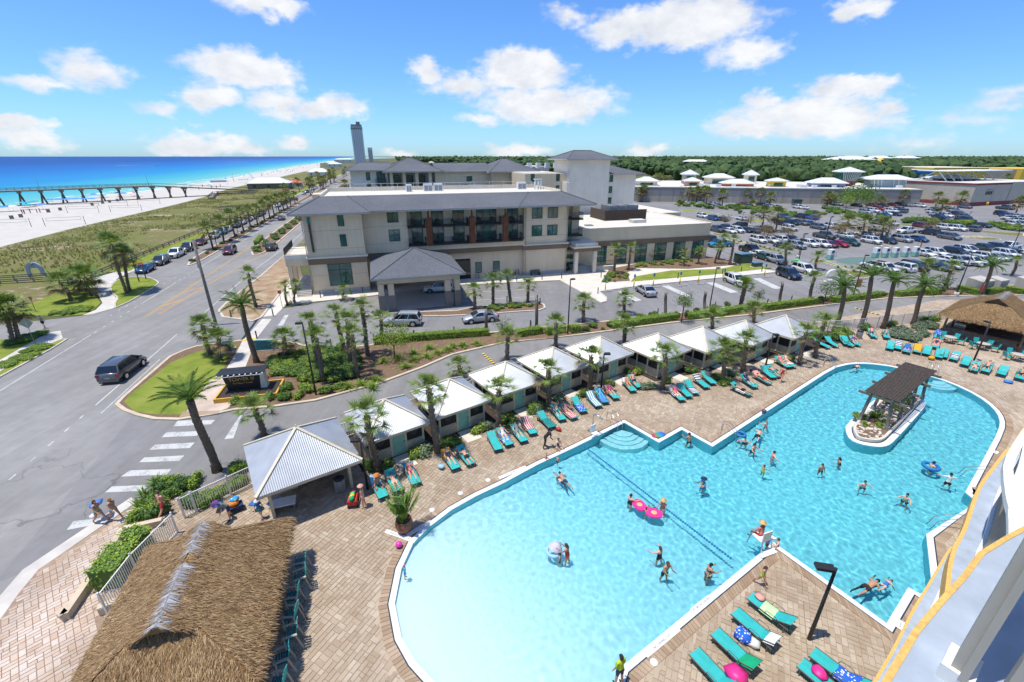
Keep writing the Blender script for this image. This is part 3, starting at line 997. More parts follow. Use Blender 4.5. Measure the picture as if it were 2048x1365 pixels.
sheet('kerb_band',[RD(-45,-8.2),RD(-21,-5.8),RD(-19.4,-5.8),RD(-14.6,-8.6),RD(-15.1,-9.2),RD(-19.6,-6.6),RD(-21,-6.6),RD(-45,-9)],.016,MAT['concrete'])
sheet('tactile_strip',[RD(-19.6,-6.6),RD(-15.4,-9.2),RD(-15.8,-9.8),RD(-20.0,-7.2)],.034,MAT['paver_border'])
def ashlar(region,holes,base,joint,mat,frame,cell,parent,far,hcap=.022,avoid=()):
 """Lay stones in cells; the 300 that show largest become objects, the rest one joined part."""
 us=[frame.inv(p) for p in region]
 u0,u1=min(p[0] for p in us),max(p[0] for p in us)
 v0,v1=min(p[1] for p in us),max(p[1] for p in us)
 rnd=random.Random(11)
 stones=[]
 cu,cv=cell
 gx=.008
 for j in range(int((v1-v0)/cv)+1):
  off=(j%2)*cu*.5
  for i in range(-1,int((u1-u0)/cu)+1):
   a,b=u0+i*cu+off,v0+j*cv
   x,y=frame(a+cu/2,b+cv/2)
   if far(x,y):
    continue
   k=rnd.random()
   if k<.35:
    rs=[(0,0,1,.5),(0,.5,1,1)]
   elif k<.6:
    rs=[(0,0,.5,1),(.5,0,1,1)]
   elif k<.8:
    rs=[(0,0,1,.5),(0,.5,.5,1),(.5,.5,1,1)]
   else:
    rs=[(0,0,.6,.5),(.6,0,1,.5),(0,.5,1,1)]
   for (p,q,r,s) in rs:
    c=[(a+p*cu+gx,b+q*cv+gx),(a+r*cu-gx,b+q*cv+gx),(a+r*cu-gx,b+s*cv-gx),(a+p*cu+gx,b+s*cv-gx)]
    w=[frame(*t) for t in c]
    if not all(inside(t,region) for t in w) or any(inside(t,h) for h in holes for t in w):
     continue
    m=((w[0][0]+w[2][0])/2,(w[0][1]+w[2][1])/2)
    stones.append((c,w,m,abs(c[1][0]-c[0][0]),abs(c[2][1]-c[1][1]),rnd.uniform(-.003,.003)))
 # how large each stone shows from the balcony: nearest first, inside the view
 def vis(st):
  x,y=st[2]
  f=y*math.cos(R(22.5))+20*math.sin(R(22.5))
  uu=y*math.sin(R(22.5))-20*math.cos(R(22.5))
  inview=abs(x/f)<1.14 and uu/f>-.765
  hid=any(inside((x,y),a) for a in avoid)
  return (0 if inview and not hid else 1,x*x+y*y)
 stones.sort(key=vis)
 rest=MB()
 z0=base
 cache={}
 for k,(c,w,m,du,dv,dz) in enumerate(stones):
  if k<300:
   key=(round(du,2),round(dv,2))
   if key not in cache:
    hx,hy,b=key[0]/2,key[1]/2,.006
    s=MB().add([(-hx,-hy,0),(hx,-hy,0),(hx,hy,0),(-hx,hy,0),(-hx+b,-hy+b,hcap),(hx-b,-hy+b,hcap),(hx-b,hy-b,hcap),(-hx+b,hy-b,hcap)],
       [(4,5,6,7),(0,1,5,4),(1,2,6,5),(2,3,7,6),(3,0,4,7)])
    cache[key]=s.mesh('paver',mat)
   o=bpy.data.objects.new('paver',cache[key])
   COL.objects.link(o)
   o.parent=parent
   o.location=(m[0],m[1],z0+dz)
   o.rotation_euler=(0,0,R(frame.deg))
  else:
   t=z0+hcap+dz
   b=.006
   ci=[(c[0][0]+b,c[0][1]+b),(c[1][0]-b,c[1][1]+b),(c[2][0]-b,c[2][1]-b),(c[3][0]+b,c[3][1]-b)]
   rest.add([(*p,z0) for p in w]+[(*frame(*p),t) for p in ci],[(4,5,6,7),(0,1,5,4),(1,2,6,5),(2,3,7,6),(3,0,4,7)])
 r=rest.build('paver_field',mat,parent)
 r['kind']='stuff'
# a border course hugs the pool; the field stops short of it
P_OUT1=inset(POOL[::-1] if area2(POOL)>0 else POOL,0)
def outset(poly,d):
 return inset(poly,-d)
COPE=.30
P1=outset(POOL,COPE)
P2=outset(POOL,COPE+.06)
P3=outset(POOL,COPE+.48)
near_deck=[p for p in DECK]
NEAR=[(-21.56,21.64),(-17.95,24.72),(-12.16,27.86),(-5,30.56),(1.63,35.45),(11.46,40.57),(26.64,45.62),(37.9,50.98),(44.57,47.05),(46.61,42.97),(45.35,38.38),(45.53,34.55)]+[PL(36,2),PL(30,-2),PL(-6,-2),(-10,4),(-17,9.5),(-18.4,13.5)]
HUT_A=[(-17.5,6.5),(-8.2,6.5),(-8.2,15.6),(-14.8,19.5),(-19.5,14)]
DF=Frame((0,0),62)
ashlar(near_deck,[P3],.014,None,MAT['paver_tan'],DF,(.46,.46),deck,lambda x,y:not inside((x,y),NEAR),avoid=[HUT_A])
# joint-coloured bed under the near stones
_bed=[p for p in NEAR if True]
PF=Frame((0,0),47)
ashlar(PLAZA,[],.014,None,MAT['paver_pink'],PF,(.5,.42),plaza,lambda x,y:y<5,avoid=[HUT_A])
def ring(name,a,b,z,mat,kind='structure',za=None,parent=None):
 n=len(a)
 za=z if za is None else za
 mb=MB().add([(p[0],p[1],za) for p in a]+[(p[0],p[1],z) for p in b],[(i,(i+1)%n,n+(i+1)%n,n+i) for i in range(n)])
 o=mb.build(name,mat,parent)
 if parent is None:
  o['kind']=kind
 return o
if area2(POOL)>0:
 ring('pool_coping',P1,POOL,.012,MAT['coping_white'],za=.03)
 ring('tile_line',P2,P1,.031,MAT['tile_dark'],za=.033)
def border_course():
 """Soldier course of long stones along the pool edge."""
 mb=MB()
 per=0
 n=len(P2)
 objs=[]
 for i in range(n):
  a0,a1,b0,b1=Vector(P2[i]),Vector(P2[(i+1)%n]),Vector(P3[i]),Vector(P3[(i+1)%n])
  L=(a1-a0).length
  k=max(1,int(round(L/.21)))
  for j in range(k):
   s,e=(j+.04)/k,(j+.96)/k
   q=[a0.lerp(a1,s),a0.lerp(a1,e),b0.lerp(b1,e),b0.lerp(b1,s)]
   objs.append(q)
 for q in objs:
  w=[(p.x,p.y) for p in q]
  if area2(w)<0:
   w=w[::-1]
  if not inside(w[2],DECK):
   continue
  mb.add([(*p,.012) for p in w]+[(*p,.04) for p in w],[(4,5,6,7),(0,1,5,4),(1,2,6,5),(2,3,7,6),(3,0,4,7)])
 o=mb.build('border_stones',MAT['paver_border'],deck)
 o['kind']='stuff'
border_course()
n=len(POOL)
pw=MB().add([(p[0],p[1],.012) for p in POOL]+[(p[0],p[1],-1.9) for p in POOL],[(i,n+i,n+(i+1)%n,(i+1)%n) for i in range(n)])
pwo=pw.build('pool_wall',MAT['pool_wall'])
pwo['kind']='structure'
pwo.cycles.is_caustics_receiver=True
WATER_Z=-.07
def depth_at(x,y):
 u,v=PL.inv((x,y))
 k=max(0,(u-3.2)/20)
 # beach entry: ring-shaped slope from the west end
 return .03+1.30*min(1,k)**.8+.12*min(1,max(0,(u-23)/20))
def pool_floor():
 u=[PL.inv(p) for p in POOL]
 u0,u1=min(p[0] for p in u)-.6,max(p[0] for p in u)+.6
 v0,v1=min(p[1] for p in u)-.6,max(p[1] for p in u)+.6
 nx,ny=90,40
 vs,fs=[],[]
 for j in range(ny+1):
  for i in range(nx+1):
   a,b=u0+(u1-u0)*i/nx,v0+(v1-v0)*j/ny
   x,y=PL(a,b)
   vs.append((x,y,-depth_at(x,y)-.02))
 for j in range(ny):
  for i in range(nx):
   q=j*(nx+1)+i
   fs.append((q,q+1,q+nx+2,q+nx+1))
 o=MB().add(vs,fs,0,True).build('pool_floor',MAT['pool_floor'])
 o['kind']='structure'
 o.cycles.is_caustics_receiver=True
 # water: a rippled sheet, it runs under the coping
 nx,ny=int((u1-u0)/.075),int((v1-v0)/.075)
 vs,fs,idx=[],[],{}
 NN=noise.noise
 jets=[(4.47,13.71),(-2.36,20.55),(-3.53,19.38),(-0.22,21.97),(1.2,11.83),(3.31,24.05)]
 out=outset(POOL,.25)
 keep=[[False]*(nx+1) for _ in range(ny+1)]
 for j in range(0,ny+1,4):
  for i in range(0,nx+1,4):
   x,y=PL(u0+(u1-u0)*i/nx,v0+(v1-v0)*j/ny)
   if inside((x,y),out) or edge_dist((x,y),out)<.7:
    for jj in range(max(0,j-2),min(ny,j+2)+1):
     for ii in range(max(0,i-2),min(nx,i+2)+1):
      keep[jj][ii]=True
 for j in range(ny+1):
  for i in range(nx+1):
   if not keep[j][i]:
    continue
   x,y=PL(u0+(u1-u0)*i/nx,v0+(v1-v0)*j/ny)
   z=.020*NN(Vector((x*1.7,y*1.7,0)))+.0125*NN(Vector((x*3.4,y*3.4,9)))+.0045*NN(Vector((x*6.5,y*6.5,4)))
   for (jx,jy) in jets:
    r2=(x-jx)**2+(y-jy)**2
    if r2<9:
     r=math.sqrt(r2)
     z+=.02*math.cos(r*9)*math.exp(-r*1.3)
   idx[(i,j)]=len(vs)
   vs.append((x,y,z+WATER_Z))
 for (i,j),a in idx.items():
  b,c,d=idx.get((i+1,j)),idx.get((i+1,j+1)),idx.get((i,j+1))
  if b is not None and c is not None and d is not None:
   fs.append((a,b,c,d))
 o=MB().add(vs,fs,0,True).build('pool_water',MAT['water'])
 o['kind']='structure'
 o.cycles.is_caustics_caster=True
 return o
pool_floor()
# ------------------------------------------------------------------ hotel across the drive
def window(par,u0,u1,z0,z1,v,nv=1,nh=(),fr='frame_black',gl='glass',face=-1,w=.07):
 """A framed window on a wall facing -v (or +u / -u when face is 2 / -2)."""
 mb=MB()
 d0,d1=v+face*.07,v-face*.01
 lo,hi=min(d0,d1),max(d0,d1)
 mb.bx(u0,u1,lo,hi,z0,z0+w).bx(u0,u1,lo,hi,z1-w,z1).bx(u0,u0+w,lo,hi,z0+w,z1-w).bx(u1-w,u1,lo,hi,z0+w,z1-w)
 for k in range(1,nv+1):
  x=u0+(u1-u0)*k/(nv+1)
  mb.bx(x-w/2,x+w/2,lo,hi,z0+w,z1-w)
 for zz in nh:
  mb.bx(u0+w,u1-w,lo+.005,hi,zz-w/2,zz+w/2)
 f=mb.build('window',MAT[fr],par)
 g=MB().bx(u0+w*.6,u1-w*.6,v+face*.035,v-face*.005,z0+w*.6,z1-w*.6).build('pane',MAT[gl],f)
 return f
def railing(par,pts,z,h=1.05,gap=.14,mat='frame_black',name='railing',bar=.022):
 mb=MB()
 for a,b in zip(pts,pts[1:]):
  A,B=Vector((*a,0)),Vector((*b,0))
  L=(B-A).length
  mb.bar(A+Vector((0,0,z+h)),B+Vector((0,0,z+h)),.05,.05)
  mb.bar(A+Vector((0,0,z+.1)),B+Vector((0,0,z+.1)),.03,.03)
  k=max(1,int(L/gap))
  for i in range(k+1):
   p=A.lerp(B,i/k)
   mb.bar(p+Vector((0,0,z)),p+Vector((0,0,z+h)),bar,bar)
 return mb.build(name,MAT[mat],par)
def hip(par,u0,u1,v0,v1,z0,z1,r0,r1,rv=None,th=.22,name='roof',mat='shingle',fascia='base_grey'):
 """Hip roof with a ridge from r0 to r1 along u, eaves with a fascia."""
 rv=(v0+v1)/2 if rv is None else rv
 mb=MB()
 e=[(u0,v0,z0),(u1,v0,z0),(u1,v1,z0),(u0,v1,z0)]
 t=[(u0,v0,z0-th),(u1,v0,z0-th),(u1,v1,z0-th),(u0,v1,z0-th)]
 k=[(r0,rv,z1),(r1,rv,z1)]
 mb.add(e+k,[(0,1,5,4),(1,2,5),(2,3,4,5),(3,0,4)],0)
 mb.add(e+t,[(0,4,5,1),(1,5,6,2),(2,6,7,3),(3,7,4,0),(4,7,6,5)],1)
 o=mb.build(name,[MAT[mat],MAT[fascia]],par)
 c=MB()
 for a,b in ((e[0],k[0]),(e[1],k[1]),(e[2],k[1]),(e[3],k[0]),(k[0],k[1])):
  A,B=Vector(a),Vector(b)
  if (A-B).length>.05:
   c.bar(A+Vector((0,0,.03)),B+Vector((0,0,.03)),.3,.06)
 c.build('ridge_cap',MAT[mat],o)
 return o
def balcony(par,u0,u1,v0,v1,z):
 b=MB().bx(u0,u1,v0,v1,z-.22,z).build('balcony',MAT['frame_black'],par)
 railing(b,[(u0+.05,v1),(u0+.05,v0+.06),(u1-.05,v0+.06),(u1-.05,v1)],z,1.05,.13)
 # a little table and two chairs
 return b
def hotel():
 h=thing('hotel_building','long cream three-storey hotel with grey shingle roof and dark balconies','hotel',HT(0,0),R(16.5))
 st=[MAT['stucco'],MAT['stucco_pale'],MAT['band_brown'],MAT['base_grey']]
 lb=MB()
 lb.bx(0,8.3,0,16,0,4.75,0).bx(-.12,8.42,-.12,16,4.75,5.65,2).bx(-.3,8.6,-.3,16,5.65,5.9,1).bx(0,8.3,0,16,5.9,12.3,0)
 lb.bx(-.04,8.34,-.04,15,0,.75,3)
 lb.build('left_block',st,h)
 mw=MB()
 mw.bx(8.3,34.9,3,16,0,4.75,0).bx(8.42,34.78,2.2,3.1,4.75,5.6,2).bx(8.3,34.9,2.0,16,5.6,6.55,0).bx(8.3,34.9,3.4,16,6.55,12.3,0).bx(8.3,15.1,2.0,3.4,6.55,12.3,0)
 mw.build('middle_block',st,h)
 rb=MB()
 rb.bx(34.9,43.1,2.3,16,0,4.65,0).bx(34.7,43.3,2.05,16,4.65,5.45,2).bx(34.6,43.4,1.95,16,5.45,5.65,1).bx(34.9,43.1,2.3,16,5.65,12.2,0).bx(34.86,43.14,2.26,16,0,.7,3)
 rb.bx(43.1,46.6,5.2,16,0,12.2,0)
 rb.build('right_block',st,h)
 # control joints: shallow reveals across the stucco
 for x0,x1,y,z in ((0,8.3,0,3.0),(0,8.3,0,7.0),(0,8.3,0,9.7),(8.3,15.1,2,7.0),(8.3,15.1,2,9.7),(34.9,43.1,2.3,7.0),(34.9,43.1,2.3,9.7)):
  MB().bx(x0,x1,y-.012,y+.02,z,z+.05).build('reveal_joint',MAT['stucco_tan'],h)
 window(h,2.45,5.9,1.3,4.75,0,1,(3.75,))
 window(h,4.85,5.75,10.3,12.0,0,0)
 window(h,4.85,5.75,7.3,9.1,0,0)
 for z in (10.3,7.35):
  window(h,12.1,13.8,z,z+1.85,2.0,1)
 for z in (10.0,7.0):
  window(h,36.3,38.2,z,z+1.85,2.3,1)
  window(h,39.2,41.1,z,z+1.85,2.3,1)
 window(h,26.2,27.35,1.0,2.9,3,0)
 window(h,29.4,30.6,1.0,2.9,3,0)
 MB().bx(21.2,25.35,2.94,3.05,.05,3.6).build('garage_opening',MAT['glass_dark'],h)
 for z in (9.55,6.65):
  for a,b,nv in ((15.8,17.6,1),(19.2,21.1,1),(22.7,24.6,1),(26.7,30.2,2),(32.1,34.1,1)):
   window(h,a,b,z+.05,z+2.5,3.4,nv)
  for a,b in ((15.05,17.95),(18.95,25.05),(26.05,30.75),(31.85,34.5)):
   bal=balcony(h,a,b,1.55,3.4,z)
   for q in range(int((b-a)/2.6)+1):
    x=a+.9+q*2.4
    if x>b-.9:
     continue
    c=MB()
    c.bx(x,x+.5,2.2,2.7,z+.4,z+.45).bx(x,x+.5,2.66,2.72,z+.45,z+.9)
    for dx in (0,.45):
     for dy in (2.2,2.65):
      c.bx(x+dx,x+dx+.05,dy,dy+.05,z,z+.4)
    c.build('balcony_chair',MAT['wood_dark'],bal)
  window(h,43.5,45.1,z+.05,z+2.5,5.2,1)
  balcony(h,43.15,46.5,3.2,5.2,z)
 for a in (18.0,25.1,30.85):
  MB().bx(a,a+.92,1.2,1.75,6.5,10.85).build('rust_panel',MAT['rust_wood'],h)
  MB().bx(a+.35,a+.6,1.5,1.75,10.85,12.2).build('rust_post',MAT['rust_wood'],h)
 # fin sign, downspouts
 MB().bx(.75,1.02,-.35,-.02,6.7,10.9,0).bx(.70,1.07,-.4,-.02,10.9,11.75,1).build('fin_sign',[MAT['wood_dark'],MAT['teal_dark']],h)
 for u,v in ((-.12,-.14),(35.15,2.14),(42.9,2.14)):
  MB().tube([(u,v,.1),(u,v,12.0)],.06,6).build('downspout',MAT['stucco_tan'],h)
 # main roof: low hips meeting a flat deck behind
 r=MB()
 zt,ze=14.15,12.35
 def slope(q,mi=0):
  r.add(q,[tuple(range(len(q)))],mi)
 slope([(-1.7,-1.2,ze),(9.8,-1.2,ze),(6.5,6.2,zt),(2.2,6.2,zt)])
 slope([(9.8,-1.2,ze),(9.8,.3,ze+.01),(6.5,6.2,zt)])
 slope([(9.8,.3,ze),(33.3,.3,ze),(36.8,6.2,zt),(6.5,6.2,zt)])
 slope([(33.3,.3,ze),(33.3,0.6,ze-.02),(36.8,6.2,zt)])
 slope([(33.3,.6,ze),(33.3,.55,ze),(47.6,.55,ze),(43.2,6.2,zt),(36.8,6.2,zt)])
 slope([(47.6,.55,ze),(47.6,16.5,ze),(43.2,12,zt),(43.2,6.2,zt)])
 slope([(-1.7,16.5,ze),(-1.7,-1.2,ze),(2.2,6.2,zt),(2.2,12,zt)])
 for a,b in (((-1.7,-1.2),(9.8,-1.2)),((9.8,.3),(33.3,.3)),((33.3,.55),(47.6,.55))):
  r.add([(*a,ze),(*b,ze),(*b,ze-.28),(*a,ze-.28)],[(0,3,2,1)],1)
  r.add([(*a,ze-.28),(*b,ze-.28),(b[0],3.2,ze-.28),(a[0],3.2,ze-.28)],[(0,3,2,1)],1)
 r.add([(-1.7,-1.2,ze),(-1.7,16.5,ze),(-1.7,16.5,ze-.28),(-1.7,-1.2,ze-.28)],[(0,3,2,1)],1)
 r.add([(47.6,.55,ze),(47.6,16.5,ze),(47.6,16.5,ze-.28),(47.6,.55,ze-.28)],[(0,1,2,3)],1)
 r.add([(-1.7,-1.2,ze-.28),(0,-1.2,ze-.28),(0,16.5,ze-.28),(-1.7,16.5,ze-.28)],[(0,3,2,1)],1)
 ro=r.build('roof',[MAT['shingle'],MAT['base_grey']],h)
 rc=MB()
 for a,b in (((-1.7,-1.2,ze),(2.2,6.2,zt)),((9.8,-1.2,ze),(6.5,6.2,zt)),((33.3,.6,ze),(36.8,6.2,zt)),((47.6,.55,ze),(43.2,6.2,zt))):
  rc.bar(Vector(a)+Vector((0,0,.03)),Vector(b)+Vector((0,0,.03)),.32,.06)
 rc.build('ridge_cap',MAT['shingle'],ro)
 fl=MB().bx(2.2,43.2,6.2,20,zt-.35,zt-.2,0)
 fl.bx(2.2,43.2,6.2,6.45,zt-.2,zt+.04,1).bx(2.2,2.45,6.45,20,zt-.2,zt+.3,1).bx(42.95,43.2,6.45,20,zt-.2,zt+.3,1).bx(2.45,42.95,19.75,20,zt-.2,zt+.5,1)
 f=fl.build('flat_roof',[MAT['roof_white'],MAT['stucco_pale']],h)
 railing(f,[(3,19.4),(42,19.4)],zt-.2,1.3,3.0,'metal_white','guard_rail',.06)
 MB().bx(0,46.4,16,20,0,zt-.36).build('rear_block',MAT['stucco'],h)
 for u,v,s in ((19.6,16,1.6),(21.5,16,1.6),(38.0,16,1.7),(16.3,15,1.0)):
  a=MB().bx(u,u+s,v,v+1,zt-.2,zt+1.1,0).bx(u+.1,u+s/2-.05,v-.03,v,zt-.1,zt+.8,1).bx(u+s/2+.05,u+s-.1,v-.03,v,zt-.1,zt+.8,1).build('air_unit',[MAT['metal_white'],MAT['metal_grey']],f)
 for u in (41.2,41.9,42.4):
  MB().tube([(u,15,zt-.2),(u,15,zt+1.6)],.16,8).bx(u-.25,u+.25,14.75,15.25,zt+1.6,zt+1.75).build('roof_vent',MAT['metal_white'],f)
 # corner porch over the road side
 p=MB().bx(-3.4,0,.6,9,5.7,6.0,0).bx(-3.4,0,.6,9,4.6,5.7,1).bx(-3.4,0,.6,.75,6.0,6.25,0).build('side_porch',[MAT['stucco_white'],MAT['stucco']],h)
 for v in (.9,4.6,8.6):
  MB().bx(-3.3,-2.7,v,v+.55,0,4.6).build('porch_column',MAT['stucco'],p)
 railing(p,[(0,.65),(-3.35,.65),(-3.35,9)],6.25,1.0,.14)
 MB().bx(-2.6,0,1.4,9,.0,1.25).build('porch_floor',MAT['concrete'],p)
 s=MB()
 for k in range(7):
  s.bx(-2.5,-.4,.35-k*.3+.7,.65-k*.3+.7,0,1.2-k*.17)
 s.build('stair',MAT['concrete'],p)
 railing(p,[(-2.5,-1),(-2.5,1.4)],.6,1.0,.2)
 # wing with tall windows
 w=MB()
 w.bx(46.6,76.3,5.4,26,0,3.95,0).bx(46.5,76.5,5.15,26,3.95,4.9,2).bx(46.6,76.3,5.4,26,4.9,7.25,0)
 w.bx(46.5,76.4,5.3,5.7,7.25,7.4,1).bx(76.0,76.4,5.7,26,7.25,7.4,1)
 w.bx(64,84,26,62,0,7.0,0)
 wo=w.build('wing',st,h)
 MB().bx(46.7,75.9,5.75,25.9,7.2,7.27).bx(64.2,83.8,26.1,61.8,6.95,7.03).build('wing_roof',MAT['roof_white'],wo)
 for a,b in ((50.6,52.9),(55.0,57.3),(59.2,61.8),(63.6,66.3),(68.0,70.7),(72.5,75.2)):
  window(h,a,b,.35,3.9,5.4,1,(1.7,2.9))
 # screen wall and plant on the wing roof
 pl=MB().bx(57,67,15,15.25,7.27,9.4).bx(57,57.25,15.25,22,7.27,9.4)
 for k in range(34):
  pl.bx(57.05+k*.29,57.13+k*.29,14.93,15,7.27,9.4)
 pl.build('screen_wall',MAT['wood_dark'],wo)
 for u in (58.5,61,63.6):
  MB().bx(u,u+2,16.2,20,7.27,10.2).build('roof_plant',MAT['metal_grey'],wo)
 MB().bx(61,64,10,12,7.27,7.9).build('skylight',MAT['roof_white'],wo)
 MB().bx(50,51.5,9,10.2,7.27,7.45).build('roof_hatch',MAT['metal_grey'],wo)
 # entrance portico
 e=MB().bx(43.9,48.7,.5,5.4,4.1,4.75,1).bx(43.7,48.9,.3,5.4,4.75,4.95,0).bx(44.1,48.5,.7,5.3,4.95,5.55,0).build('portico',[MAT['stucco_pale'],MAT['band_brown']],h)
 for u in (44.1,47.8):
  MB().bx(u,u+.65,.65,1.3,0,4.1).build('column',MAT['stucco_pale'],e)
 window(h,43.3,46.3,.5,3.7,5.2,2,(2.7,))
 s=MB()
 for k in range(5):
  s.bx(44.8,47.7,1.6+k*.35,5.2,.13+k*.14,.13+(k+1)*.14)
 s.build('entrance_steps',MAT['concrete'],e)
 railing(h,[(49,3.4),(57,4.3)],.5,.95,.16)
 MB().bx(49,53,1.6,2.0,0,.9).bx(49,49.4,2,3.4,0,.9).build('planter_wall',MAT['stucco_pale'],h)
 return h
hotel_o=hotel()
def porte_cochere():
 h=thing('porte_cochere','square hipped carport roof on paired columns before the hotel','carport',HT(0,0),R(16.5))
 hip(h,8.8,21.6,-12.3,1.4,4.9,7.55,15.1,15.5,-5.6,.25)
 c=MB().bx(9.6,20.9,-11.4,-10.9,3.9,4.65).bx(9.6,10.1,-10.9,.6,3.9,4.65).bx(20.4,20.9,-10.9,.6,3.9,4.65).bx(10.1,20.4,.1,.6,3.9,4.65)
 c.build('beam',MAT['stucco'],h)
 for u in (9.6,10.95,18.75,20.1):
  for v in (-11.5,-.2):
   k=MB().bx(u,u+.8,v,v+.75,2.3,3.9,0).bx(u-.05,u+.85,v-.05,v+.8,0,2.3,1)
   k.build('column',[MAT['stucco'],MAT['col_stone']],h)
 MB().bx(15.0,15.6,-3.9,-3.2,7.15,7.35).build('roof_vent',MAT['metal_black'],h)
 sheet('drive_paving',[HT(9.9,-11.2),HT(21,-11.2),HT(21,-1),HT(9.9,-1)],.012,MAT['base_grey'])
 return h
porte_cochere()
def rear_hotel():
 h=thing('rear_hotel_building','cream hotel block with grey hip roofs and columned porch behind the flat roof','hotel',HT(0,0),R(16.5))
 m=MB().bx(5.8,14.2,45,62,0,17.0).bx(14.2,25.5,49,62,0,16.5).bx(25.5,40,45,62,0,16.5)
 m.build('left_block',MAT['stucco_white'],h)
 m=MB().bx(25.4,39.2,44,45,0,16.5).bx(39.2,50,42,60,0,16.4).bx(44,55,30,62,0,16.3)
 m.build('plain_block',MAT['stucco'],h)
 hip(h,4.6,16,43.6,63.4,17.0,18.6,8,15,54)
 hip(h,13,27.5,42.5,62,16.7,19.7,19.6,20.4,52,.3)
 hip(h,26,40,43.2,63,16.55,18.4,26,40,53)
 hip(h,38.2,51.4,40.6,61,16.5,19.4,44.2,45.2,51,.3)
 for u in (14.6,17.6,20.6,23.8):
  MB().bx(u,u+.75,43.8,44.5,8,16.5).build('column',MAT['stucco'],h)
 MB().bx(14.0,25.6,43.6,49,12.4,12.7).build('porch_floor',MAT['concrete'],h)
 railing(h,[(14.0,43.7),(25.6,43.7)],12.7,1.0,.3)
 for a in (15.6,18.7,21.7):
  window(h,a,a+1.8,13.2,15.6,49,1)
 for z in (14.7,12.2):
  window(h,9.2,10.1,z,z+1.8,45,0)
  window(h,11.6,13.6,z-.5,z+1.9,45,1)
  balcony(h,11.2,13.9,43.9,45,z-.7)
 # stair tower
 MB().bx(54.2,64.2,28,38,0,19.3).build('stair_tower',MAT['stucco_white'],h)
 hip(h,52.8,65.6,26.6,39.4,19.45,21.3,57,61.4,33,.3)
 MB().bx(64.2,73.2,31,50,0,16.0).bx(53.2,54.2,27.2,31,0,14.5).build('right_block',MAT['stucco_white'],h)
 hip(h,63.0,75,29.6,51,16.1,17.9,64.4,70,40)
 for z in (14.2,11.6,9.0):
  window(h,66.0,66.9,z,z+1.6,31,0)
  window(h,45.4,46.3,z+.4,z+2.1,30,0)
  window(h,51.6,52.5,z+.4,z+2.1,30,0)
 MB().bx(44.2,53,32,60,16.3,16.45).build('flat_roof',MAT['roof_white'],h)
 for k in range(5):
  MB().bx(52+k*2.6,53.2+k*2.6,52,53.2,17,18.3).build('air_unit',MAT['metal_white'],h)
 MB().bx(5,62,62,80,0,17.2).build('rear_block',MAT['roof_white'],h)
 for a,b in ((30.5,37.5),):
  hip(h,a,b,33,42,12.9,14.0,a+2.5,b-2.5,38,.15)
  MB().bx(a+.4,b-.4,33.4,41.6,0,12.8).build('low_block',MAT['stucco'],h)
 window(h,33.2,34.6,14.2,15.4,44,1)
 return h
rear_hotel()
# ------------------------------------------------------------------ far buildings, pier, mall
def far_tower(name,label,x,y,w,d,z,rz,floors,mats,crown=True):
 t=thing(name,label,'tower',(x,y,0),rz)
 MB().bx(-w/2,w/2,-d/2,d/2,0,z).build('wall',MAT[mats[0]],t)
 k=int(w/3.5)
 for i in range(k):
  u=-w/2+(i+.5)*w/k
  MB().bx(u-.35*w/k,u+.35*w/k,-d/2-.9,-d/2,4,z-6,0).build('bay',MAT[mats[1]],t)
 s=MB()
 for f in range(1,floors):
  zz=z*f/floors
  s.bx(-w/2-1.0,-w/2,-d/2,d/2,zz,zz+.9).bx(w/2,w/2+1.0,-d/2,d/2,zz,zz+.9)
  s.bx(-w/2,w/2,-d/2-.25,-d/2,zz,zz+.5)
 s.build('balcony_edges',MAT['base_grey'],t)
 if crown:
  MB().bx(-w/2-1,w/2+1,-d/2-1,d/2,z-7,z-5).bx(-w/2,w/2,-d/2-.3,d/2,z,z+2).bx(0,w/2-3,-d/2+2,d/2-2,z+2,z+7).build('roof',MAT['col_stone'],t)
 return t
simple('tower_grey',(.36,.385,.41),.8)
simple('tower_pale',(.56,.58,.59),.8)
far_tower('apartment_tower','tall slender grey apartment tower standing on the horizon',-316,1000,21,19,77,R(18),24,('tower_grey','tower_pale'))
far_tower('apartment_tower','small pale tower just right of the tall grey tower',-390,1330,11,12,42,R(14),12,('tower_pale','tower_grey'),False)
def gable_house(par_label,x,y,w,d,h,rz,wall,roof,name='house',cat='house',group=None,rise=2.5,wins=3):
 t=thing(name,par_label,cat,(x,y,0),rz,group)
 MB().bx(-w/2,w/2,-d/2,d/2,0,h).build('wall',MAT[wall],t)
 hip(t,-w/2-.8,w/2+.8,-d/2-.8,d/2+.8,h+.1,h+rise,-w/2+min(w,d)*.42,w/2-min(w,d)*.42,0,.25,'roof',roof,'white_paint')
 for i in range(wins):
  u=-w/2+(i+.5)*w/wins
  window(t,u-.8,u+.8,h*.35,h*.75,-d/2,1)
 return t
simple('beach_house_blue',(.34,.45,.50),.8)
simple('mall_orange',(.62,.17,.075),.8)
simple('mall_yellow',(.74,.50,.07),.8)
simple('mall_blue',(.03,.22,.50),.8)
simple('mall_lilac',(.22,.26,.42),.8)
simple('mall_maroon',(.23,.05,.055),.8)
simple('roof_pale',(.60,.62,.62),.6)
simple('sail_white',(.8,.8,.8),.6)
for i,(p,w,d,hh,rs,lab) in enumerate([((-156.42,304.66),24,14,4.2,3.4,'low pier house with broad white hipped roof beside the dunes'),
  ((-213.13,525.39),22,16,4,4,'white beach pavilion with steep dark gable past the pier house'),
  ((-348.35,939.77),26,18,6,3,'white beach club building farther along the shore'),
  ((-560.96,1602.2),60,30,10,4,'wide white-roofed beach building left of the tall tower'),
  ((-399.39,1059.12),24,16,7,3,'pale beach cottage with white hip roof above the palms')]):
 gable_house(lab,p[0],p[1],w,d,hh,R(18),'stucco_white' if i else 'wood_grey','roof_pale','beach_pavilion','building',None,rs)
